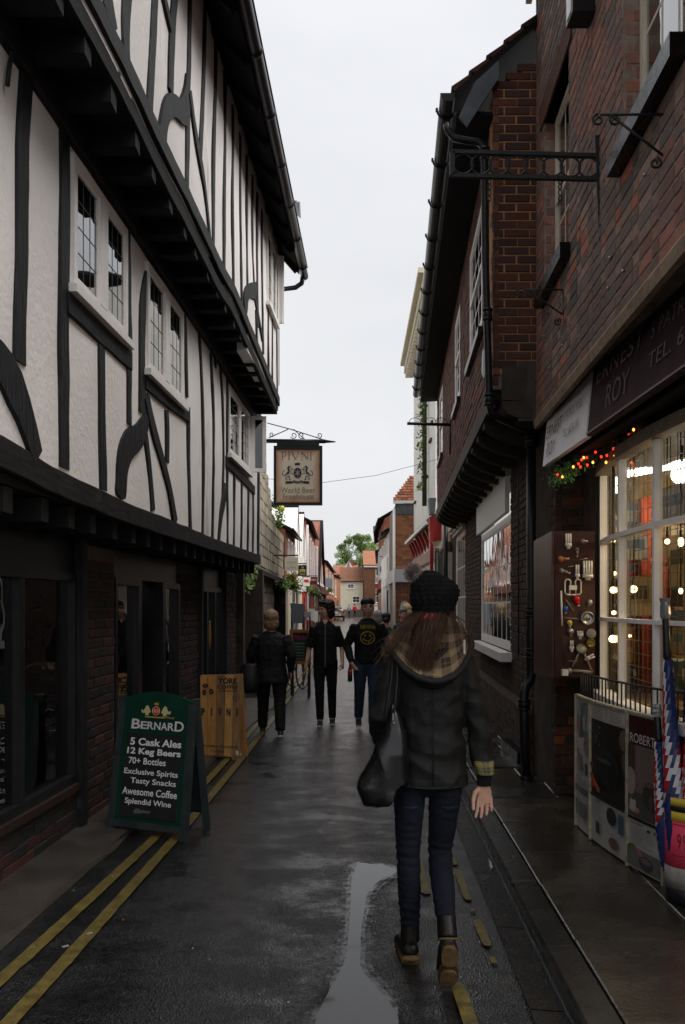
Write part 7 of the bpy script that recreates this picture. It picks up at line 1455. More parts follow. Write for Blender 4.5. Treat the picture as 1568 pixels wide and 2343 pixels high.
# ---- woman walking away on the left
t, Mh, k, g_ = person('x', -.905, 11.1, 1.56, math.pi, top=(.009, .009, .011), legs=(.007, .007, .008), hair=(.27, .165, .095), hstyle='bob', hem=.42, wid=1.28, flare=1.16, legw=1.35, feet=((-.13, .18, 0), (.12, -.14, 0)), arms=[((-.265, .05, .98), (-.25, .02, .78)), ((.265, -.03, .98), (.25, -.14, .80))])
t['label'] = 'woman with fair bobbed hair and black coat walking away close to the pub wall'
hb_ = thing('handbag', 'black handbag on the left side of the fair haired woman in the black coat', 'bag', (-1.2, 11.1, .6)); mb = MB(); soft(mb, [(-1.18, 11.05, .58), (-1.18, 11.05, .72), (-1.17, 11.07, .86)], [(.15, .08), (.15, .08), (.11, .05)]); obj('bag', mb, mat('bag_black', (.012, .012, .013), .45, .3, 10, .3), hb_); mb = MB(); mb.tube([(-1.06, 11.02, .85), (-1.03, 10.96, 1.1), (-1.02, 10.97, 1.30), (-1.06, 11.06, 1.31)], .010, n=6); obj('strap', mb, M['cloth_black'], hb_)
# ---- people further off
def crowd(x, ytop, yfoot, lab, rz=math.pi, top=(.05, .05, .06), legs=(.02, .02, .03), hair=(.04, .03, .02), hs='short', Y=None, H=None, **kw):
    Y = Y or 3260/(yfoot-1385); X = (x-CX)*Y/F; H = H or 1.63-(ytop-1385)*Y/F; return person(lab, X, Y, H, rz, top=top, legs=legs, hair=hair, hstyle=hs, vox=.022 if Y > 30 else .013, **kw)
crowd(865, 1398, 0, 'grey haired woman in a pale patterned coat behind the smiling man', Y=16.5, top=(.32, .25, .25), hair=(.36, .32, .29), hs='bob', rz=2.8)
crowd(884, 1402, 0, 'person in a moss green coat next to the grey haired woman', Y=15.2, top=(.09, .11, .06), hair=(.03, .035, .05), hs='cap', rz=3.0)
crowd(932, 1383, 0, 'blonde woman in dark clothes beside the pale blue pavement sign', Y=19, top=(.03, .03, .035), hair=(.42, .30, .16), hs='bob', rz=2.6)
crowd(922, 1393, 0, 'balding man half hidden behind the hat of the nearest woman', Y=17, top=(.05, .05, .06), hair=(.14, .11, .10), hs='short', rz=.4)
crowd(812, 1382, 1412, 'pedestrian in a bright red jacket far down the street', top=(.55, .02, .025), feet=((-.1, .15, 0), (.1, -.15, 0)))
crowd(799, 1383, 1412, 'pedestrian in a pale grey top far down the street', top=(.33, .32, .33), feet=((-.1, -.15, 0), (.1, .12, 0)))
crowd(789, 1381, 1411, 'pedestrian in a blue top beside the parked car', top=(.03, .05, .16))
# ================================================================ the woman in the foreground
YW = 4.0
WO = thing('person', 'woman seen from behind in dark waxed jacket and black bobble hat, nearest the camera', 'person', (.40, 4.0, 0))
jk = mat('waxed_jacket', (.006, .0056, .0045), .66, .35, 5, .5, 120, dirt=((.015, .013, .009), 4, .58), bdist=.004, spec=.4)
jn = mat('navy_jeans', (.005, .007, .015), .85, .35, 5, .4, 220, stretch=(1, 1, .5), dirt=((.008, .013, .030), 6, .6), bdist=.002)
bl = mat('brown_boot_leather', (.009, .007, .006), .4, .4, 12, .3, 60)
bd = MB(); Mh = Matrix.Translation((.415, 4.02, 1.60)) @ Matrix.Rotation(math.pi-.35, 4, 'Z'); head(bd, Mh, 1.0)
soft(bd, [(.405, 4.02, 1.40), (.41, 4.03, 1.53)], [(.055, .05), (.048, .048)]); soft(bd, [(.40, 4, .88), (.40, 4, 1.1), (.40, 4, 1.3), (.40, 4.01, 1.40)], [(.14, .09), (.12, .08), (.14, .09), (.11, .07)])
soft(bd, [(.31, 4, .86), (.300, 3.99, .49), (.305, 4.0, .10)], [.06, .043, .03]); soft(bd, [(.47, 4.0, .86), (.450, 4.03, .50), (.447, 3.76, .24)], [.06, .043, .03])
wr = Vector((.645, 3.99, .825)); soft(bd, [(.56, 4.01, 1.38), (.615, 4.0, 1.10), wr], [.04, .034, .024]); soft(bd, [(.24, 4.01, 1.38), (.178, 3.99, 1.10), (.20, 4.20, .99)], [.036, .026, .022])
hand(bd, wr+Vector((.002, 0, -.012)), (.02, .0, -1), (-1, -.25, 0), (-.25, -.95, 0), s=.97, curl=.5)
hand(bd, Vector((.205, 4.24, .97)), (.1, .8, -.5), (.8, 0, .4), (.6, 0, -.6), s=.93, curl=.9)
obj('body', remesh(bd, .0038, smooth=1), M['skin'], WO)
face(WO, Mh, 1.0, brow=(.05, .03, .02))
gl = MB()
for sx in (-1, 1): gl.tube([Mh @ Vector((.034*sx+math.cos(a)*.026, -.104+abs(math.cos(a))*.004, .006+math.sin(a)*.020)) for a in [2*math.pi*j/14 for j in range(14)]], .0028, n=5, closed=True); gl.tube([Mh @ Vector((.058*sx, -.10, .012)), Mh @ Vector((.080*sx, -.04, .012)), Mh @ Vector((.082*sx, .01, .008))], .0028, n=5)
gl.tube([Mh @ Vector((-.01, -.104, .01)), Mh @ Vector((.01, -.104, .01))], .0025, n=5); obj('glasses', gl, M['blackpaint'], WO)
# jacket
jb = MB(); soft(jb, [(.402, 4.0, .815), (.402, 4.0, .90), (.402, 4.0, 1.02), (.402, 4.0, 1.15), (.402, 4.0, 1.28), (.402, 4.0, 1.375), (.404, 4.01, 1.425), (.405, 4.02, 1.47)], [(.165, .122), (.163, .122), (.150, .112), (.152, .110), (.168, .112), (.180, .102), (.150, .088), (.075, .07)], cap=.1, n=28)
soft(jb, [(.552, 4.01, 1.378), (.583, 4.0, 1.26), (.610, 4.0, 1.13), (.628, 4.0, 1.0), (.642, 3.995, .905)], [(.062, .068), (.056, .062), (.052, .056), (.050, .053), (.049, .05)], cap=.2); soft(jb, [(.252, 4.01, 1.378), (.215, 3.995, 1.26), (.178, 3.99, 1.12), (.175, 4.05, 1.06), (.20, 4.17, 1.0)], [(.062, .068), (.058, .064), (.056, .058), (.053, .055), (.048, .05)], cap=.2)
def jdisp(p):
    a = folds(.008, 8, 1.3, 3)(p)+.003*noise.noise(Vector((p.x*30, p.y*30, p.z*12)))
    if p.x > .55: a += .003*math.sin(p.z*55+p.x*30)*(1 if 1.0 < p.z < 1.2 else .3)
    if p.z < 1.1 and p.x < .56: a += .006*math.sin(p.z*38+p.x*16+math.sin(p.x*20))*max(0, 1-abs(p.z-1.0)*6)
    if p.z < .85: a += .003
    return a
obj('jacket', remesh(jb, .0075, smooth=2, disp=jdisp), jk, WO)
mb = MB(); mb.tube([(.402+.169*math.cos(a), 4.0+.126*math.sin(a), .818) for a in [2*math.pi*j/40 for j in range(40)]], .0065, n=6, closed=True); mb.tube([(.402, 3.871+.01*0, .83), (.402, 3.872, 1.0), (.402, 3.874, 1.2), (.403, 3.888, 1.33)], .0022, n=5); mb.tube([(.24, 3.885, 1.335), (.32, 3.868, 1.325), (.402, 3.866, 1.32), (.48, 3.868, 1.325), (.565, 3.885, 1.335)], .0025, n=5); obj('seams', mb, jk, WO)
# turned-back plaid cuff and black knitted cuff
def plaid(name, cell=(.045, .05), c1=(.30, .22, .11), c2=(.045, .042, .032), c3=(.30, .10, .045), rot=0.):
    m = bpy.data.materials.new(name); m.use_nodes = True; nt = m.node_tree; L = nt.links.new; b = nt.nodes['Principled BSDF']; b.inputs['Roughness'].default_value = .9
    at = N(nt, 'ShaderNodeUVMap'); sp = N(nt, 'ShaderNodeSeparateXYZ'); L(at.outputs[0], sp.inputs[0])
    def band(o, k, lo, hi, ph=0.):
        a = N(nt, 'ShaderNodeMath', operation='MULTIPLY_ADD'); a.inputs[1].default_value = k; a.inputs[2].default_value = ph; L(o, a.inputs[0]); f = N(nt, 'ShaderNodeMath', operation='FRACT'); L(a.outputs[0], f.inputs[0])
        g = N(nt, 'ShaderNodeMath', operation='GREATER_THAN'); g.inputs[1].default_value = lo; L(f.outputs[0], g.inputs[0]); h = N(nt, 'ShaderNodeMath', operation='LESS_THAN'); h.inputs[1].default_value = hi; L(f.outputs[0], h.inputs[0]); z = N(nt, 'ShaderNodeMath', operation='MULTIPLY'); L(g.outputs[0], z.inputs[0]); L(h.outputs[0], z.inputs[1]); return z.outputs[0]
    u1, v1 = band(sp.outputs[0], 1, .1, .55), band(sp.outputs[1], 1, .15, .6); ad = N(nt, 'ShaderNodeMath', operation='ADD'); L(u1, ad.inputs[0]); L(v1, ad.inputs[1]); hf = N(nt, 'ShaderNodeMath', operation='MULTIPLY'); hf.inputs[1].default_value = .5; L(ad.outputs[0], hf.inputs[0])
    mx = N(nt, 'ShaderNodeMix', data_type='RGBA'); L(hf.outputs[0], mx.inputs[0]); mx.inputs[6].default_value = (*c2, 1); mx.inputs[7].default_value = (*c1, 1)
    u2, v2 = band(sp.outputs[0], 1, .76, .82), band(sp.outputs[1], 1, .80, .86); m2 = N(nt, 'ShaderNodeMath', operation='MAXIMUM'); L(u2, m2.inputs[0]); L(v2, m2.inputs[1]); h2 = N(nt, 'ShaderNodeMath', operation='MULTIPLY'); h2.inputs[1].default_value = .7; L(m2.outputs[0], h2.inputs[0])
    m3 = N(nt, 'ShaderNodeMix', data_type='RGBA'); L(h2.outputs[0], m3.inputs[0]); L(mx.outputs[2], m3.inputs[6]); m3.inputs[7].default_value = (*c3, 1); L(m3.outputs[2], b.inputs['Base Color']); return m
def uvgrid(name, grid, m, parent, ku, kv, thick=.006):
    """surface from a grid of points with cloth UVs"""
    ni, nj = len(grid), len(grid[0]); mb = MB(); mb.add([p for r_ in grid for p in r_], [(i*nj+j, i*nj+j+1, (i+1)*nj+j+1, (i+1)*nj+j) for i in range(ni-1) for j in range(nj-1)], smooth=True)
    me = mb.mesh(name); uv = me.uv_layers.new(name='UVMap'); 
    for p in me.polygons:
        for li in p.loop_indices: vi = me.loops[li].vertex_index; i, j = divmod(vi, nj); uv.data[li].uv = (i/(ni-1)*ku, j/(nj-1)*kv)
    o = obj(name, me, m, parent); s = o.modifiers.new('s', 'SOLIDIFY'); s.thickness = thick; return o
pc = plaid('green_yellow_plaid', c1=(.32, .23, .07), c2=(.04, .06, .045), c3=(.25, .2, .1)); ax0, ax1 = Vector((.640, 3.995, .925)), Vector((.650, 3.99, .862))
uvgrid('cuff', [[ax0.lerp(ax1, j/5)+Vector((math.cos(a)*(.052-.002*j), math.sin(a)*.053, 0)) for j in range(6)] for a in [2*math.pi*i/24 for i in range(25)]], pc, WO, 5, 1.4)
mb = MB(); rr = []
pts = [Vector((.646, 3.993, .90)).lerp(Vector((.647, 3.99, .808)), i/10) for i in range(11)]; mb.tube(pts, [.037-.0005*i+.0008*(i % 2) for i in range(11)], n=28); obj('knitted_cuff', mb, mat('black_knit', (.008, .008, .009), .95, .2, 40, .6, 160), WO)
# hood with plaid lining
def hp(x, y, Y): return P(x, y, Y)
rim = [(884, 1462, 3.99), (890, 1482, 3.93), (906, 1505, 3.88), (928, 1530, 3.85), (955, 1548, 3.83), (985, 1557, 3.82), (1012, 1556, 3.82), (1038, 1546, 3.83), (1060, 1524, 3.86), (1074, 1498, 3.90), (1080, 1472, 3.95), (1076, 1452, 4.0)]
top = [(905, 1440, 4.0), (925, 1425, 3.97), (945, 1416, 3.95), (962, 1411, 3.94), (980, 1408, 3.93), (995, 1407, 3.93), (1010, 1408, 3.93), (1025, 1411, 3.94), (1040, 1417, 3.95), (1052, 1425, 3.97), (1062, 1434, 3.99), (1070, 1444, 4.0)]
rimP = [hp(*p) for p in rim]; topP = [hp(*p) for p in top]; pl = plaid('tan_plaid', c1=(.25, .17, .09), c2=(.028, .024, .020), c3=(.22, .07, .04))
grid = []
for i in range(len(rimP)*3-2):
    f = i/3; a = min(len(rimP)-2, int(f)); q = f-a; r_ = rimP[a].lerp(rimP[a+1], q); tt = topP[a].lerp(topP[a+1], q); row = []
    for j in range(15): s = j/14; p = r_.lerp(tt, s); p.y += .055*math.sin(math.pi*s)**.8; p.z -= .012*math.sin(math.pi*s); p += Vector((0, .010*noise.noise(Vector((i*.25, j*.4, 0))), .006*noise.noise(Vector((i*.3, j*.3, 5))))); row.append(p)
    grid.append(row)
uvgrid('hood_lining', grid, pl, WO, 6.5, 3.6, .008)
rs = []
for i in range(34): f = i/3; a = min(len(rimP)-2, int(f)); rs.append(rimP[a].lerp(rimP[a+1], f-a)+Vector((0, -.004, -.004)))
mb = MB(); mb.tube(rs, [(.015, .013)]*len(rs), n=10); obj('hood_rim', mb, jk, WO)
ob = MB(); rows = []   # outside of the hood, bulging below the rim
cen = Vector((.405, 3.95, 1.36))
for s, dz, dy in ((0, 0, 0), (.35, -.035, .005), (.7, -.050, .035), (1, -.045, .075)):
    rows.append([p.lerp(cen, s*.22)+Vector((0, dy, dz*(1 if 2 < i < 31 else .5))) for i, p in enumerate(rs)])
n = len(rs); ob.add([p for r_ in rows for p in r_], [(i*n+j, i*n+j+1, (i+1)*n+j+1, (i+1)*n+j) for i in range(3) for j in range(n-1)], smooth=True); obj('hood', ob, jk, WO)
mb = MB(); mb.ball(P(985, 1416, 3.912), .024, sc=(1.4, .6, 1.1)); mb.ball(P(1000, 1420, 3.92), .02, sc=(1.4, .6, .9)); obj('scarf', remesh(mb, .005, disp=lambda p: .003*noise.noise(p*60)), mat('coral_scarf', (.38, .04, .045), .85, .3, 30, .5, 120), WO)
mb = MB(); mb.box(P(1063, 1480, 3.875), (.008, .004, .062)); mb.box(P(980, 1470, 3.87), (.034, .004, .010)); obj('hood_tag', mb, flat('pale_tag', (.5, .47, .42), .6), WO)
# hat with ribs and bobble
hb = MB(); hc = Vector((.418, 4.01, 1.668))
hb.ball(hc+Vector((.0, 0, .0)), .112, n=24, m=16, sc=(.98, 1.05, .86)); hb.ball(hc+Vector((-.022, -.015, .045)), .088, n=20, m=14, sc=(1, 1.05, .85)); hb.ball(hc+Vector((.03, -.01, .02)), .085, n=20, m=14, sc=(1, 1.1, .9)); soft(hb, [hc+Vector((0, .0, -.075)), hc+Vector((0, 0, -.02))], [(.092, .104), (.102, .112)], cap=.2, n=24)
def ribs(p):
    a = math.atan2(p.x-hc.x, -(p.y-hc.y)); w1 = math.sin(a*20+math.sin((p.z-hc.z)*60)*1.2); return .0035*w1*min(1, max(0, (hc.z+.14-p.z)*10))+.0022*math.sin((p.z+w1*.004)*300)+.006*noise.noise(p*9)
obj('hat', remesh(hb, .0055, smooth=1, disp=ribs), mat('black_wool', (.010, .010, .011), .98, .25, 60, .7, 180, bdist=.004, spec=.15), WO)
pcn = P(945, 1310, 3.97); rnd = random.Random(3); pm = MB()
for i in range(2600):
    d = Vector((rnd.gauss(0, 1), rnd.gauss(0, 1), rnd.gauss(0, 1))).normalized(); s = d.orthogonal().normalized()*.0011; g_ = rnd.uniform(.35, 1.5); L_ = .044*rnd.uniform(.82, 1.08); b = Vector((rnd.gauss(0, 1), rnd.gauss(0, 1), rnd.gauss(0, 1)))*.004
    pm.add([pcn+d*.012-s, pcn+d*L_+b-s*.4, pcn+d*L_+b+s*.4, pcn+d*.012+s], [(0, 1, 2, 3)], col=(g_, g_*.95, g_*.94))
pm.ball(pcn, .028, n=12, m=8, col=(.5, .47, .46)); obj('bobble', pm, mat('grey_fur', (.36, .31, .30), .9, .2, 60, .3, 120, tint=True), WO)
# hair
def root(r): a = r.uniform(-2.3, 1.25); return Vector((.415+math.sin(a)*.083, 4.015-math.cos(a)*.098, 1.615-.02*r.random()))
def tip(r, a):
    u = (a.x-.33)/.17
    if u < .25 and r.random() < .22: return Vector((r.uniform(.17, .24), 3.88+r.uniform(-.03, .03), r.uniform(1.38, 1.46)))
    if u > .8 and r.random() < .4: return Vector((r.uniform(.50, .60), 3.90, r.uniform(1.42, 1.50)))
    return Vector((.325+.055*u+r.gauss(0, .024), 3.855+r.uniform(-.015, .02), 1.315+.09*r.random()**1.5))
def mid(r, a, b): return a.lerp(b, .5)+Vector((r.uniform(-.015, .015), -.055, .015))
hm = mat('auburn_hair', (.075, .034, .018), .42, .3, 20, .2, 60, tint=True)
obj('hair', strands(340, root, tip, mid, .0016, 4, 8), hm, WO)
def root2(r): a = r.uniform(-1.6, -.4); return Vector((.415+math.sin(a)*.08, 4.02-math.cos(a)*.09, 1.59))
def tip2(r, a): return Vector((r.uniform(.13, .26), 3.89+r.uniform(-.03, .02), r.uniform(1.36, 1.46)))
obj('hair', strands(14, root2, tip2, lambda r, a, b: a.lerp(b, .45)+Vector((-.02, -.04, .02)), .0018, 9, 8), hm, WO)
# jeans
jb = MB(); soft(jb, [(.395, 4.0, .84), (.392, 4.0, .90), (.395, 4.0, .98)], [(.140, .104), (.135, .100), (.12, .09)], n=24)
soft(jb, [(.312, 4.0, .86), (.306, 3.998, .76), (.302, 3.995, .64), (.300, 3.985, .49), (.302, 3.975, .40), (.306, 3.985, .28), (.310, 4.0, .13)], [(.078, .088), (.073, .083), (.063, .070), (.053, .056), (.053, .058), (.049, .052), (.038, .04)], cap=.3)
soft(jb, [(.476, 4.0, .86), (.470, 4.005, .76), (.460, 4.015, .64), (.450, 4.03, .50), (.448, 3.96, .42), (.448, 3.86, .335), (.447, 3.775, .262)], [(.080, .088), (.074, .083), (.065, .070), (.054, .056), (.054, .058), (.049, .052), (.038, .04)], cap=.3)
def jd(p): return folds(.0035, 14, 2.4, 9)(p)+(.004*math.sin(p.z*150+p.x*20) if p.z < .30 or abs(p.z-.50) < .05 else 0)*.6
obj('jeans', remesh(jb, .0065, disp=jd), jn, WO)
mb = MB(); mb.tube([(.44, 3.882, .735), (.475, 3.885, .728), (.515, 3.895, .735)], .0018, n=4); mb.tube([(.272, 3.885, .735), (.30, 3.882, .728), (.335, 3.89, .735)], .0018, n=4); obj('pocket_stitching', mb, flat('denim_seam', (.02, .03, .07), .8), WO)
# boots: left planted, right pushed up on its toes with the tan sole showing
tan = mat('tan_sole', (.12, .070, .028), .65, .35, 20, .4, 60); tan2 = mat('dark_tread', (.06, .035, .018), .7, .3, 20, .4)
bb = MB(); soft(bb, [(.309, 4.0, .19), (.309, 3.995, .10)], [(.042, .05), (.045, .052)], cap=.2); soft(bb, [(.309, 4.0, .055), (.300, 4.08, .048), (.285, 4.17, .040)], [(.042, .042), (.045, .038), (.042, .028)]); ob_ = obj('boot', remesh(bb, .006), bl, WO)
mb = MB(); mb.tube([(.309, 3.955, .014), (.302, 4.06, .012), (.283, 4.215, .012)], [(.040, .013), (.043, .012), (.038, .012)], n=14, side=Vector((1, 0, 0))); mb.tube([(.309, 3.948, .028), (.309, 3.99, .028)], [(.040, .012), (.042, .012)], n=12, side=Vector((1, 0, 0))); obj('sole', mb, tan, ob_)
# right foot: heel at hH, toe at tT, sole facing back
hH, bB, tT = Vector((.446, 3.652, .182)), Vector((.446, 3.695, .065)), Vector((.447, 3.742, .018))
up_ = Vector((0, .93, .36)).normalized()
bb = MB(); soft(bb, [(.447, 3.765, .285), (.447, 3.715, .215)], [(.042, .05), (.043, .05)], cap=.25); soft(bb, [hH+up_*.045+Vector((0, 0, -.01)), bB+up_*.045, tT+up_*.03+Vector((0, .04, .02))], [(.042, .036), (.046, .036), (.040, .024)]); ob_ = obj('boot', remesh(bb, .006), bl, WO)
mb = MB()
def sole(cen, w_, l, a, th, m_, nm, off=0.):
    ax = (cen[1]-cen[0]).normalized(); mbx = MB(); rows = []
    pts = []; n = 20; c = (cen[0]+cen[1])/2; L2 = (cen[1]-cen[0]).length/2
    nrm_ = Vector((0, ax.z, -ax.y)); nrm_ = nrm_ if nrm_.y < 0 else -nrm_
    for i in range(n): th_ = 2*math.pi*i/n; x = math.copysign(abs(math.cos(th_))**.75, math.cos(th_))*w_; y = math.copysign(abs(math.sin(th_))**.75, math.sin(th_))*L2; pts.append(c+Vector((x, 0, 0))+ax*y+nrm_*off)
    mbx.prism(pts, nrm_*th); obj(nm, mbx, m_, ob_)
sole((Vector((.446, 3.640, .215)), Vector((.446, 3.668, .125))), .034, 0, 0, .020, tan, 'heel'); sole((Vector((.446, 3.672, .13)), Vector((.446, 3.735, .012))), .043, 0, 0, .012, tan2, 'sole'); sole((Vector((.446, 3.676, .10)), Vector((.446, 3.722, .022))), .036, 0, 0, .015, tan, 'sole_tread'); mb = MB(); mb.tube([(.446+.043*math.cos(a), 3.665-.04*math.sin(a)*.5, .228+.012*math.sin(a)) for a in [math.pi*j/10 for j in range(11)]], .005, n=5); obj('heel_welt', mb, tan, ob_)
# shoulder bag
BG = thing('shoulder_bag', 'slouchy black leather shoulder bag hanging at the left side of the woman in the foreground', 'bag', (.2, 3.82, .75))
bb = MB(); 
outline = {1610: (893, 903), 1640: (884, 916), 1680: (872, 928), 1720: (857, 934), 1755: (840, 936), 1785: (824, 937), 1800: (817, 938), 1812: (826, 938), 1822: (850, 932), 1828: (880, 915)}
ks = sorted(outline); soft(bb, [((P((outline[y][0]+outline[y][1])/2, y, 3.85))) for y in ks], [(((outline[y][1]-outline[y][0])/2*3.85/2000), min(.075, .02+.0009*(y-1600)*.5)) for y in ks], cap=.2, n=28)
def bdp(p):
    u = (p.x-.2)/.12; v = (p.z-.75)/.2; return .006*(1-abs(math.sin(u*3.4+v*.9+noise.noise(p*5)*.8))*1.6)*(1 if p.y < 3.86 else .3)+.001*noise.noise(p*18)
obj('bag', remesh(bb, .0065, smooth=3, disp=bdp), mat('black_leather', (.006, .006, .007), .27, .3, 10, .12, 70, spec=.6), BG)
mb = MB(); st_ = [P(907, 1478, 3.985), P(909, 1500, 3.90), P(908, 1550, 3.865), P(904, 1600, 3.85), P(900, 1640, 3.80)]; mb.tube(st_, [(.008, .003)]*5, n=8); mb.tube([p+Vector((-.014 - .006*i, .006, 0)) for i, p in enumerate(st_)], [(.008, .003)]*5, n=8); obj('strap', mb, M['blackpaint'], BG)
mb = MB(); mb.box(P(900, 1640, 3.785), (.006, .006, .03)); mb.ball(P(902, 1655, 3.782), .006, n=8, m=6); obj('zip_pull', mb, M['steel'], BG)
# ring on the finger
mb = MB(); c = wr+Vector((.018, -.012, -.098)); mb.tube([c+Vector((math.cos(a)*.0095, math.sin(a)*.0095, 0)) for a in [2*math.pi*j/12 for j in range(12)]], .0016, n=5, closed=True); obj('ring', mb, flat('gold_ring', (.7, .45, .12), .25, metal=1), WO)
# ================================================================ pub sign
PS = thing('hanging_pub_sign', 'square parchment coloured PIVNI sign in a black frame hanging from a scrolled iron bracket', 'sign', P(682, 1088, 12.3))
Ys = 12.3
def p3(x, y, d=0.): return P(x, y, Ys)+Vector((0, d, 0))
def zs(x, y, d=-.045): return p3((980+x*.1403)/1.5944, (1580+y*.1403)/1.5944, d)
a, b = p3(627, 1021), p3(738, 1156)
mb = MB(); c = (a+b)/2; w_, h = b.x-a.x, a.z-b.z
mb.box((a.x+.018, Ys, c.z), (.036, .09, h)); mb.box((b.x-.018, Ys, c.z), (.036, .09, h)); mb.box((c.x, Ys, b.z+.018), (w_-.072, .09, .036)); mb.box((c.x, Ys, a.z-.025), (w_-.072, .09, .05)); mb.box((c.x, Ys, a.z+.035), (w_-.09, .10, .07)); obj('frame', mb, M['blackpaint'], PS)
m = bpy.data.materials.new('parchment'); m.use_nodes = True; nt = m.node_tree; L = nt.links.new; bs = nt.nodes['Principled BSDF']; tcn = N(nt, 'ShaderNodeTexCoord'); sp = N(nt, 'ShaderNodeSeparateXYZ'); L(tcn.outputs['Generated'], sp.inputs[0])
def mth(op, a_, b_): n = N(nt, 'ShaderNodeMath', operation=op); (L(a_, n.inputs[0]) if hasattr(a_, 'links') else setattr(n.inputs[0], 'default_value', a_)); (L(b_, n.inputs[1]) if hasattr(b_, 'links') else setattr(n.inputs[1], 'default_value', b_)); return n.outputs[0]
ex = mth('ABSOLUTE', mth('SUBTRACT', sp.outputs[0], .5), 0.); ez = mth('ABSOLUTE', mth('SUBTRACT', sp.outputs[2], .5), 0.); mxx = mth('MAXIMUM', ex, ez); nz = N(nt, 'ShaderNodeTexNoise'); nz.inputs['Scale'].default_value = 4; nz.inputs['Detail'].default_value = 4; L(tcn.outputs['Generated'], nz.inputs[0]); ed = mth('ADD', mxx, mth('MULTIPLY', nz.outputs[0], .16))
rp = N(nt, 'ShaderNodeValToRGB'); e = rp.color_ramp.elements; e[0].position = .42; e[0].color = (.84, .72, .54, 1); e[1].position = .62; e[1].color = (.50, .17, .05, 1); L(ed, rp.inputs[0]); L(rp.outputs[0], bs.inputs['Base Color']); bs.inputs['Roughness'].default_value = .5
mb = MB(); mb.box((c.x, Ys, c.z-.01), (w_-.07, .06, h-.09)); obj('board', mb, m, PS)
gt = flat('sign_grey', (.17, .15, .14), .6); bt = flat('sign_black', (.012, .012, .012), .5); wt = flat('sign_silver', (.45, .42, .42), .5)
EX, EZ = Vector((1, 0, 0)), Vector((0, 0, 1)); K = .1403/1.5944*Ys/2000
# serif capitals drawn as strokes
def stroke(mb, pts, w_, d=-.034):
    for (x0, y0), (x1, y1) in zip(pts[:-1], pts[1:]):
        p, q = zs(x0, y0, d), zs(x1, y1, d); t = (q-p); 
        if t.length < 1e-6: continue
        t.normalize(); r = Vector((t.z, 0, -t.x))*w_*K/2; mb.add([p-r, q-r, q+r, p+r], [(0, 1, 2, 3)])
mb = MB()
def serif(x, y, l=22): stroke(mb, [(x-l, y), (x+l, y)], 8)
stroke(mb, [(365, 495), (365, 705)], 24); serif(365, 497); serif(365, 705, 30); stroke(mb, [(365, 505), (430, 505), (465, 530), (472, 560), (460, 590), (425, 610), (375, 612)], 14)
stroke(mb, [(540, 495), (540, 705)], 24); serif(540, 497, 28); serif(540, 705, 28)
stroke(mb, [(620, 500), (705, 700)], 24); stroke(mb, [(790, 500), (708, 700)], 12); serif(620, 497, 30); serif(785, 497, 24)
stroke(mb, [(868, 500), (868, 705)], 12); stroke(mb, [(868, 500), (1025, 690)], 26); stroke(mb, [(1025, 500), (1025, 690)], 12); serif(868, 705, 24); serif(1020, 497, 24); stroke(mb, [(905, 475), (925, 492), (945, 475)], 8)
stroke(mb, [(1105, 495), (1105, 705)], 24); serif(1105, 497, 26); serif(1105, 705, 28)
obj('lettering', mb, gt, PS)
mb = MB(); text_into(mb, 'World Beer', zs(770, 1490, -.034), EX, EZ, 900*K, 140*K, off=0); text_into(mb, 'Freehouse', zs(780, 1650, -.034), EX, EZ, 800*K, 140*K, off=0); obj('lettering', mb, flat('sign_pale', (.30, .24, .17), .6), PS)
def poly(mb, pts, d=-.034): mb.add([zs(x, y, d) for x, y in pts], [tuple(range(len(pts)))])
def ell(cx, cy, rx, ry, n=24): return [(cx+rx*math.cos(2*math.pi*i/n), cy+ry*math.sin(2*math.pi*i/n)) for i in range(n)]
mb = MB(); poly(mb, ell(760, 1045, 100, 135)); poly(mb, [(695, 845), (680, 775), (715, 800), (735, 770), (760, 790), (785, 770), (805, 800), (838, 775), (820, 845)])
poly(mb, [(435, 1265), (610, 1255), (640, 1300), (600, 1320), (435, 1325), (465, 1295)]); poly(mb, [(1080, 1265), (905, 1255), (875, 1300), (915, 1320), (1080, 1325), (1050, 1295)]); poly(mb, [(640, 1235), (760, 1255), (880, 1235), (885, 1290), (760, 1312), (630, 1290)])
for s in (1, -1):
    def X(x): return 760+s*(x-760)
    poly(mb, [(X(520), 860), (X(575), 865), (X(600), 905), (X(560), 950), (X(580), 1010), (X(520), 1000), (X(440), 1085), (X(470), 1140), (X(550), 1050), (X(520), 990), (X(490), 930)])
    stroke(mb, [(X(440), 1100), (X(385), 1110), (X(365), 1050), (X(385), 1000), (X(430), 985)], 16)
    stroke(mb, [(X(580), 970), (X(655), 940)], 14); stroke(mb, [(X(560), 1040), (X(640), 1080)], 14); stroke(mb, [(X(500), 1110), (X(560), 1160), (X(540), 1215), (X(590), 1225)], 18); stroke(mb, [(X(460), 1130), (X(440), 1190), (X(490), 1228)], 16)
obj('crest', mb, bt, PS)
mb = MB()
for s in (1, -1):
    def X(x): return 760+s*(x-760)
    poly(mb, [(X(545), 890), (X(600), 880), (X(640), 925), (X(590), 960), (X(610), 1020), (X(560), 1000), (X(540), 950)], -.036); poly(mb, [(X(480), 1085), (X(540), 1060), (X(560), 1130), (X(500), 1140), (X(450), 1200), (X(430), 1180)], -.036)
for k in range(3): th = k*math.pi/3; stroke(mb, [(760-70*math.sin(th), 1045-95*math.cos(th)), (760+70*math.sin(th), 1045+95*math.cos(th))], 20, -.036)
text_into(mb, '1997', zs(760, 1275, -.036), EX, EZ, 170*K, 36*K, off=0)
for rr in (105, ): stroke(mb, [(x, y) for x, y in ell(760, 1045, 108, 145)+[ell(760, 1045, 108, 145)[0]]], 6, -.036)
obj('crest_highlights', mb, wt, PS)
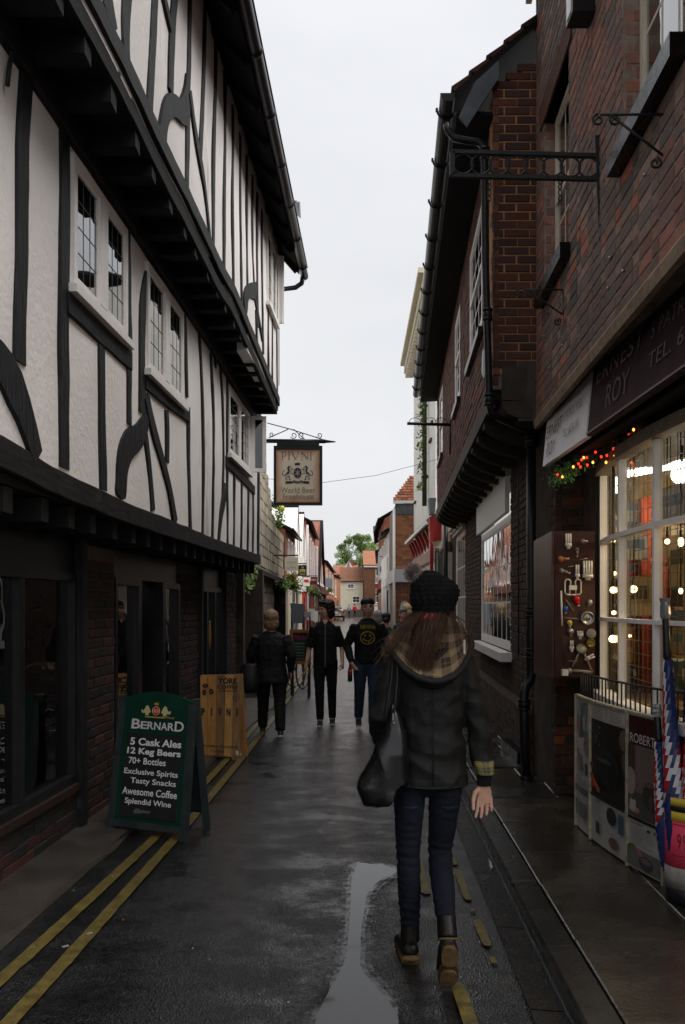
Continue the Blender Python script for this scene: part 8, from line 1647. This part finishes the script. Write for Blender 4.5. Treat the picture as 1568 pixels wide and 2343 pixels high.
mb = MB(); mb.tube([p3(608, 1009), p3(745, 1010)], .030, n=10); mb.tube([p3(745, 1010), p3(768, 1011)], [.024, .008], n=8); obj('bracket_arm', mb, M['blackpaint'], PS)
mb = MB(); mb.tube([p3(612, 968), p3(665, 982), p3(740, 1006)], .007, n=5); mb.tube([p3(615, 1002), p3(660, 982)], .007, n=5); mb.tube([p3(672, 982), p3(697, 1005)], .006, n=5); obj('stay', mb, M['iron'], PS)
mb = MB()
for x, y, r, sg, ph in ((672, 1000, 8, 1, 3.6), (690, 1000, 8, -1, 5.6), (731, 1000, 7, 1, 3.6), (622, 998, 6, -1, 0)): scroll(mb, p3(x, y-4), r*Ys/2000, 1.2, sg, .006, ph=ph)
obj('scroll', mb, M['iron'], PS)
# ================================================================ chalk A-board in front of the pub
def board_frame(thing_, tl, tr, bl, br, m, wd, th): pass
AB = thing('a_board', 'green pub A-board with chalk beer list and white BERNARD lettering standing on the yellow lines', 'a-board', G(330, 1905), group=None)
g0_ = G(245, 1902, .01); g1_ = G(425, 1925, .01); Ya = (g0_.y+g1_.y)/2
# board plane: bottom edge between the two front feet, leaning back at the top
bl, br = Vector((g0_.x, g0_.y, 0)), Vector((g1_.x, g1_.y, 0)); tl = P(278, 1590, g0_.y+.22); tr = P(448, 1600, g1_.y+.22)
def ab(u, v, o=0.):  # u 0..1 across, v 0..1 up, o out towards camera
    p = bl.lerp(br, u).lerp(tl.lerp(tr, u), v); return p+Nab*o
Uab = (br-bl).normalized(); Vab = (tl-bl).normalized(); Nab = Uab.cross(Vab).normalized(); 
if Nab.y > 0: Nab = -Nab
def slab(mb, pts, th=.018): mb.prism([ab(u, v) for u, v in pts], Nab*-th)
gm = mat('dark_green_board', (.006, .044, .028), .38, .2, 4, .1); gd = mat('dark_grey_green_frame', (.035, .045, .048), .5, .3, 8, .2)
mb = MB(); arch = [(.06+.88*i/16, .985+.055*math.sin(math.pi*i/16)) for i in range(17)]
slab(mb, [(.06, .07), (.94, .07)]+arch[::-1]); obj('board', mb, gm, AB)
for u0, u1, nm in ((0, .075, 'leg'), (.925, 1., 'leg')):
    mb = MB(); mb.prism([ab(u0, 0, .012), ab(u1, 0, .012), ab(u1, .96, .012), ab(u0, .96, .012)], Nab*-.045); obj(nm, mb, gd, AB)
mb = MB(); mb.prism([ab(.075, .055, .010), ab(.925, .055, .010), ab(.925, .10, .010), ab(.075, .10, .010)], Nab*-.03); obj('rail', mb, gd, AB)
cb = mat('chalkboard', (.020, .019, .019), .6, .25, 5, .05)
mb = MB(); mb.prism([ab(.14, .13, .004), ab(.86, .13, .004), ab(.86, .73, .004), ab(.14, .73, .004)], Nab*-.006); obj('chalk_panel', mb, cb, AB)
# rear half
rb0, rb1 = G(462, 1868, 0), G(300, 1850, 0); back0 = Vector((br.x+.09, br.y+.36, 0)); back1 = Vector((bl.x+.09, bl.y+.36, 0))
top_off = Vector((0, .02, 0))
mb = MB(); q = [back1, back0, tr+top_off, tl+top_off]; 
mb.prism([back1.lerp(tl, .12)+top_off, back0.lerp(tr, .12)+top_off, tr.lerp(back0, .03)+top_off, tl.lerp(back1, .03)+top_off], Vector((0, .02, 0))); obj('rear_board', mb, gd, AB)
for a_, b_ in ((back1, tl), (back0, tr)): mb = MB(); mb.beam(a_, b_+top_off, .05, .03, up=Vector((0, 1, 0))); obj('leg', mb, gd, AB)
chalk = mat('chalk_paint', (.85, .83, .83), .8, .1, 60, 0)
W_ab = (br-bl).length; H_ab = (tl-bl).length
def btxt(mb, s, u0, u1, v, h, bold=.0, sh=0.): text_into(mb, s, ab((u0+u1)/2, v, .0055), Uab, Vab, (u1-u0)*W_ab, h*H_ab, bold=bold, off=0, shear=sh)
cur = [('5 Cask Ales', .20, .86, .668, .054, .03, .022), ('12 Keg Beers', .17, .86, .594, .060, .03, .022), ('70+ Bottles', .20, .68, .530, .048, .016, 0), ('Exclusive Spirits', .155, .845, .447, .052, .016, 0), ('Tasty Snacks', .25, .83, .383, .052, .016, 0), ('Awesome Coffee', .155, .855, .312, .052, .016, 0), ('Splendid Wine', .20, .79, .237, .052, .016, 0), ]
for s, u0, u1, v, h, b_, sh in cur: mb = MB(); btxt(mb, s, u0, u1, v, h, b_); obj('chalk_lettering', mb, chalk, AB)
mb = MB(); btxt(mb, '@pivni', .33, .53, .175, .035, .0, .35); obj('chalk_lettering', mb, flat('dim_chalk', (.25, .3, .27), .8), AB)
mb = MB()
fs_ = 'BERNARD'; x = .19
for i, ch in enumerate(fs_):
    big = i in (0, 6); w1 = .115 if big else .082; hh = .072 if big else .055; btxt(mb, ch, x, x+w1, .795-(.006 if not big else 0)+(.0), hh, .02); x += w1+.008
obj('brand_lettering', mb, flat('board_white', (.72, .70, .68), .5), AB)
mb = MB(); Kb = 1.
def abp(mb, pts, o=.006): mb.add([ab(u, v, o) for u, v in pts], [tuple(range(len(pts)))])
def el(u, v, a_, b_, n=18): return [(u+a_*math.cos(2*math.pi*i/n), v+b_*math.sin(2*math.pi*i/n)) for i in range(n)]
for s in (1, -1):
    def X(x): return .5+s*(x-.5)
    abp(mb, [(X(.42), .905), (X(.39), .935), (X(.36), .93), (X(.355), .915), (X(.33), .895), (X(.335), .875), (X(.36), .88), (X(.36), .862), (X(.41), .862), (X(.40), .875), (X(.43), .885)]); abp(mb, [(X(.335), .885), (X(.315), .905), (X(.30), .895), (X(.32), .875)])
obj('lion', mb, flat('pale_gold', (.62, .52, .28), .5), AB)
mb = MB(); abp(mb, el(.5, .898, .055, .034), .0062); obj('shield', mb, flat('gold_rim', (.5, .36, .08), .5), AB); mb = MB(); abp(mb, el(.5, .898, .045, .028), .0072); obj('shield_centre', mb, M['brightred'], AB)
mb = MB(); abp(mb, [(.36, .846), (.62, .846), (.62, .856), (.36, .856)]); abp(mb, [(.475, .94), (.465, .958), (.485, .95), (.5, .965), (.515, .95), (.535, .958), (.525, .94)]); text_into(mb, 'Pivo', ab(.69, .855, .006), Uab, Vab, .08, .02, off=0, shear=.4); obj('gold_ornament', mb, flat('old_gold', (.45, .32, .08), .5), AB)
mb = MB()
for i in range(5): u = .455+i*.022; abp(mb, [(u-.006, .885), (u+.006, .885), (u+.004, .912), (u-.004, .912)], .008)
obj('shield_figure', mb, flat('pale_red', (.7, .45, .4), .5), AB)
# ================================================================ wooden pallet board
PBt = thing('pallet_board', 'plank A-board stencilled PIVNI and YORK COFFEE EMPORIUM leaning by the pub front', 'a-board', G(510, 1735))
g0_, g1_ = G(459, 1735), G(552, 1736); bl2, br2 = Vector((g0_.x, g0_.y, 0)), Vector((g1_.x, g1_.y-.1, 0)); tl2, tr2 = P(458, 1545, g0_.y+.14), P(556, 1543, g1_.y+.04)
U2 = (br2-bl2).normalized(); V2 = (tl2-bl2).normalized(); N2 = U2.cross(V2).normalized(); N2 = -N2 if N2.y > 0 else N2; W2_, H2_ = (br2-bl2).length, (tl2-bl2).length
def pb(u, v, o=0.): return bl2.lerp(br2, u).lerp(tl2.lerp(tr2, u), v)+N2*o
edges = [0, .17, .385, .59, .79, 1.0]; wc = [(.56, .27, .085), (.54, .25, .075), (.28, .15, .07), (.62, .33, .11), (.32, .18, .08)]
for i in range(5):
    mb = MB(); a_, b_ = edges[i]+.006, edges[i+1]-.006; lo = .03 if i not in (0, 4) else -.0
    mb.prism([pb(a_, lo, 0), pb(b_, lo, 0), pb(b_, 1, 0), pb(a_, 1, 0)], N2*-.018); c = wc[i]; obj('plank', mb, mat('pine_plank_%d' % i, c, .6, .3, 5, .4, 30, stretch=(6, 6, .5), dirt=(tuple(q*.3 for q in c), 4, .62, (3, 3, .6))), PBt)
mb = MB(); 
for v in (.12, .5, .9): mb.prism([pb(.02, v, -.02), pb(.98, v, -.02), pb(.98, v+.05, -.02), pb(.02, v+.05, -.02)], N2*-.02)
obj('batten', mb, bpy.data.materials['pine_plank_2'], PBt)
o_ = Vector((.06, .22, 0)); mb = MB()
for i in range(5): a_, b_ = edges[i]+.01, edges[i+1]-.01; q = [bl2.lerp(br2, a_)+o_, bl2.lerp(br2, b_)+o_, tl2.lerp(tr2, b_)+Vector((0, .04, 0)), tl2.lerp(tr2, a_)+Vector((0, .04, 0))]; mb.prism(q, Vector((0, .018, 0)))
obj('rear_planks', mb, bpy.data.materials['pine_plank_1'], PBt)
st = flat('stencil_black', (.025, .018, .014), .7)
def ptx(mb, s, u0, u1, v, h, bold=0., sp=1.): text_into(mb, s, pb((u0+u1)/2, v, .003), U2, V2, (u1-u0)*W2_, h*H2_, bold=bold, off=0, spacing=sp)
mb = MB(); ptx(mb, 'YORK', .40, .92, .925, .075, .045); ptx(mb, 'COFFEE', .40, .92, .852, .050, .03); ptx(mb, 'EMPORIUM', .46, .90, .805, .022, .015)
for i, ch in enumerate('PIVNI'): u = .07+i*.205; ptx(mb, ch, u-.045 if ch != 'I' else u-.012, u+.055 if ch != 'I' else u+.020, .555, .095, .05)
ptx(mb, 'Artisan Roasted', .05, .92, .155, .034, .02, 1.2); ptx(mb, 'Coffee', .26, .58, .095, .034, .02, 1.2); ptx(mb, 'served here', .08, .78, .035, .032, .02, 1.2)
for (u, v, r1, r2) in ((.13, .87, .075, .026), (.10, .79, .05, .036), (.27, .80, .055, .036)):
    mb.add([pb(u+r1*math.cos(2*math.pi*i/16), v+r2*math.sin(2*math.pi*i/16), .003) for i in range(16)], [tuple(range(16))])
obj('stencil', mb, st, PBt)
mb = MB(); mb.tube([pb(.86+.08*math.cos(a), .725+.04*math.sin(a), .002) for a in [2*math.pi*k/20 for k in range(20)]], .0025, n=4, closed=True); mb.tube([pb(.86+.03*math.cos(a), .725+.018*math.sin(a), .002) for a in [2*math.pi*k/12 for k in range(12)]], .0025, n=4, closed=True); obj('stamp', mb, st, PBt)
mb = MB()
for (u, v, r1, r2) in ((.13, .87, .05, .004), (.10, .79, .035, .005), (.27, .80, .04, .005)): mb.add([pb(u-r1, v-r2*2, .004), pb(u, v+r2*.2-.004, .004), pb(u+r1, v+r2*2, .004), pb(u, v+r2, .004)], [(0, 1, 2, 3)])
obj('bean_groove', mb, bpy.data.materials['pine_plank_0'], PBt)
mb = MB(); rnd = random.Random(3); mb.tube([G(545, 1738)+Vector((0, 0, .02+i*.035)) + Vector((rnd.uniform(-.02, .02), 0, 0)) for i in range(4)], [.02, .04, .03, .006], n=7, smooth=False); solo('paper_scrap', mb, flat('crumpled_paper', (.55, .48, .42), .8), 'crumpled paper lying against the foot of the plank board', 'litter')
# ================================================================ chalk menu board with orange frame, easel board, bicycles
MB1 = thing('menu_board', 'chalk menu board in an orange wooden frame behind the two walking men', 'a-board', G(690, 1560))
Ym = 15.6
mb = MB(); a_, b_ = P(663, 1440, Ym), P(712, 1520, Ym); cx_, cz_ = (a_.x+b_.x)/2, (a_.z+b_.z)/2; w_, h = b_.x-a_.x, a_.z-b_.z
for (x, z, sx, sz) in ((a_.x+.03, cz_, .06, h), (b_.x-.03, cz_, .06, h), (cx_, a_.z-.03, w_-.12, .06), (cx_, b_.z+.03, w_-.12, .06)): mb.box((x, Ym, z), (sx, .04, sz))
obj('frame', mb, mat('orange_wood', (.30, .11, .03), .5, .2, 8), MB1); mb = MB(); mb.box((cx_, Ym+.01, cz_), (w_-.12, .02, h-.12)); obj('chalk_panel', mb, cb, MB1)
for x in (a_.x+.04, b_.x-.04): mb = MB(); mb.beam((x, Ym+.02, 0), (x, Ym+.02, b_.z+.1), .05, .03, up=Vector((0, 1, 0))); mb.beam((x, Ym+.4, 0), (x, Ym+.05, a_.z-.1), .04, .03, up=Vector((0, 1, 0))); obj('leg', mb, M['iron'], MB1)
mb = MB(); 
for i, s in enumerate(('Menu',)): text_into(mb, s, (cx_, Ym-.004, a_.z-.14), EX, EZ, .2, .09, off=0, shear=.2)
obj('pink_chalk', mb, flat('pink_chalk', (.35, .04, .12), .8), MB1)
mb = MB(); rnd = random.Random(1)
for i in range(7): text_into(mb, rnd.choice(('Soup of the day', 'Panini', 'Sandwiches', 'Hot drinks', 'Cakes', 'Breakfast')), (cx_-.03, Ym-.004, a_.z-.25-i*.055), EX, EZ, .2, .028, off=0)
obj('green_chalk', mb, flat('green_chalk', (.18, .36, .25), .8), MB1)
EB = thing('easel_board', 'blank dark grey chalk board on an easel behind the parked bicycles', 'a-board', G(680, 1500))
Ye_ = 18.; mb = MB(); mb.hexa([P(669, 1426, Ye_), P(693, 1426, Ye_), P(693, 1426, Ye_)+Vector((0, .04, 0)), P(669, 1426, Ye_)+Vector((0, .04, 0)), P(664, 1380, Ye_+.1), P(697, 1382, Ye_+.1), P(697, 1382, Ye_+.14), P(664, 1380, Ye_+.14)]); obj('board', mb, mat('slate_board', (.045, .05, .055), .5, .1), EB)
for x in (668, 694): mb = MB(); q = P(x, 1420, Ye_); mb.beam((q.x, Ye_+.05, 0), P(x, 1382, Ye_+.12), .04, .03, up=Vector((0, 1, 0))); obj('leg', mb, M['iron'], EB)
def bike(X, Y, rz, lab):
    t = thing('bicycle', lab, 'bicycle', (X, Y, 0), rz, group='bicycles parked behind the menu board')
    for wx in (-.5, .5):
        mb = MB(); mb.tube([(wx+.33*math.cos(a), 0, .34+.33*math.sin(a)) for a in [2*math.pi*k/28 for k in range(28)]], .016, n=6, closed=True); w_ = obj('wheel', mb, M['blackpaint'], t, world=False); mb = MB()
        for k in range(12): a = math.pi*k/6; mb.tube([(wx, 0, .34), (wx+.32*math.cos(a), 0, .34+.32*math.sin(a))], .002, n=3)
        obj('spokes', mb, M['steel'], w_, world=False)
    mb = MB()
    for p, q in (((-.5, 0, .34), (-.05, 0, .30)), ((-.5, 0, .34), (-.18, 0, .80)), ((-.05, 0, .30), (-.18, 0, .80)), ((-.05, 0, .30), (.36, 0, .72)), ((-.18, 0, .78), (.34, 0, .84)), ((.5, 0, .34), (.34, 0, .90))): mb.tube([p, q], .016, n=7)
    obj('frame', mb, mat('bike_paint_%d' % int(abs(X*100)), (.03, .04, .06) if X < -1.2 else (.12, .12, .13), .35), t, world=False)
    mb = MB(); mb.tube([(.34, 0, .9), (.34, 0, 1.0), (.30, -.28, 1.03), (.18, -.30, 1.02)], .012, n=6); mb.tube([(.34, 0, 1.0), (.30, .28, 1.03), (.18, .30, 1.02)], .012, n=6); obj('handlebar', mb, M['steel'], t, world=False)
    mb = MB(); mb.ball((-.2, 0, .9), .06, sc=(2.2, 1, .5)); mb.tube([(-.18, 0, .8), (-.2, 0, .9)], .012, n=6); obj('saddle', mb, M['cloth_black'], t, world=False)
bike(-1.25, 17.0, .9, 'dark bicycle parked left of the easel board'); bike(-.95, 16.6, 1.2, 'grey bicycle parked behind the menu board, nearest to it')
# crates, posters and an advertising panel among the far shops on the left
for (x0, y0, x1, y1, Y, m_, lab) in ((703, 1393, 720, 1420, 26, M['wht'], 'pale poster stand behind the bicycles'), (717, 1398, 728, 1424, 24, M['white'], 'white board beside the left walking man'), (692, 1400, 711, 1412, 22, M['steel'], 'grey plastic-wrapped crate behind the bicycles'), (917, 1386, 936, 1430, 22, paint('pale_blue_panel', (.55, .65, .68), .3), 'pale blue arched pavement sign on the right')):
    a_, b_ = P(x0, y0, Y), P(x1, y1, Y); t = thing('pavement_sign', lab, 'sign', ((a_.x+b_.x)/2, Y, 0)); mb = MB(); n = 8
    top = [(b_.x, Y, a_.z)]+[((a_.x+b_.x)/2+math.cos(math.pi*k/n)*(b_.x-a_.x)/2, Y, a_.z+math.sin(math.pi*k/n)*(.12 if x0 > 900 else .001)) for k in range(1, n)]+[(a_.x, Y, a_.z)]
    mb.prism([(a_.x, Y, b_.z), (b_.x, Y, b_.z)]+top, (0, .05, 0)); obj('panel', mb, m_, t); mb = MB()
    for x in (a_.x+.02, b_.x-.02): mb.beam((x, Y+.02, 0), (x, Y+.02, b_.z+.02), .04, .04, up=Vector((0, 1, 0)))
    obj('leg', mb, M['iron'], t)
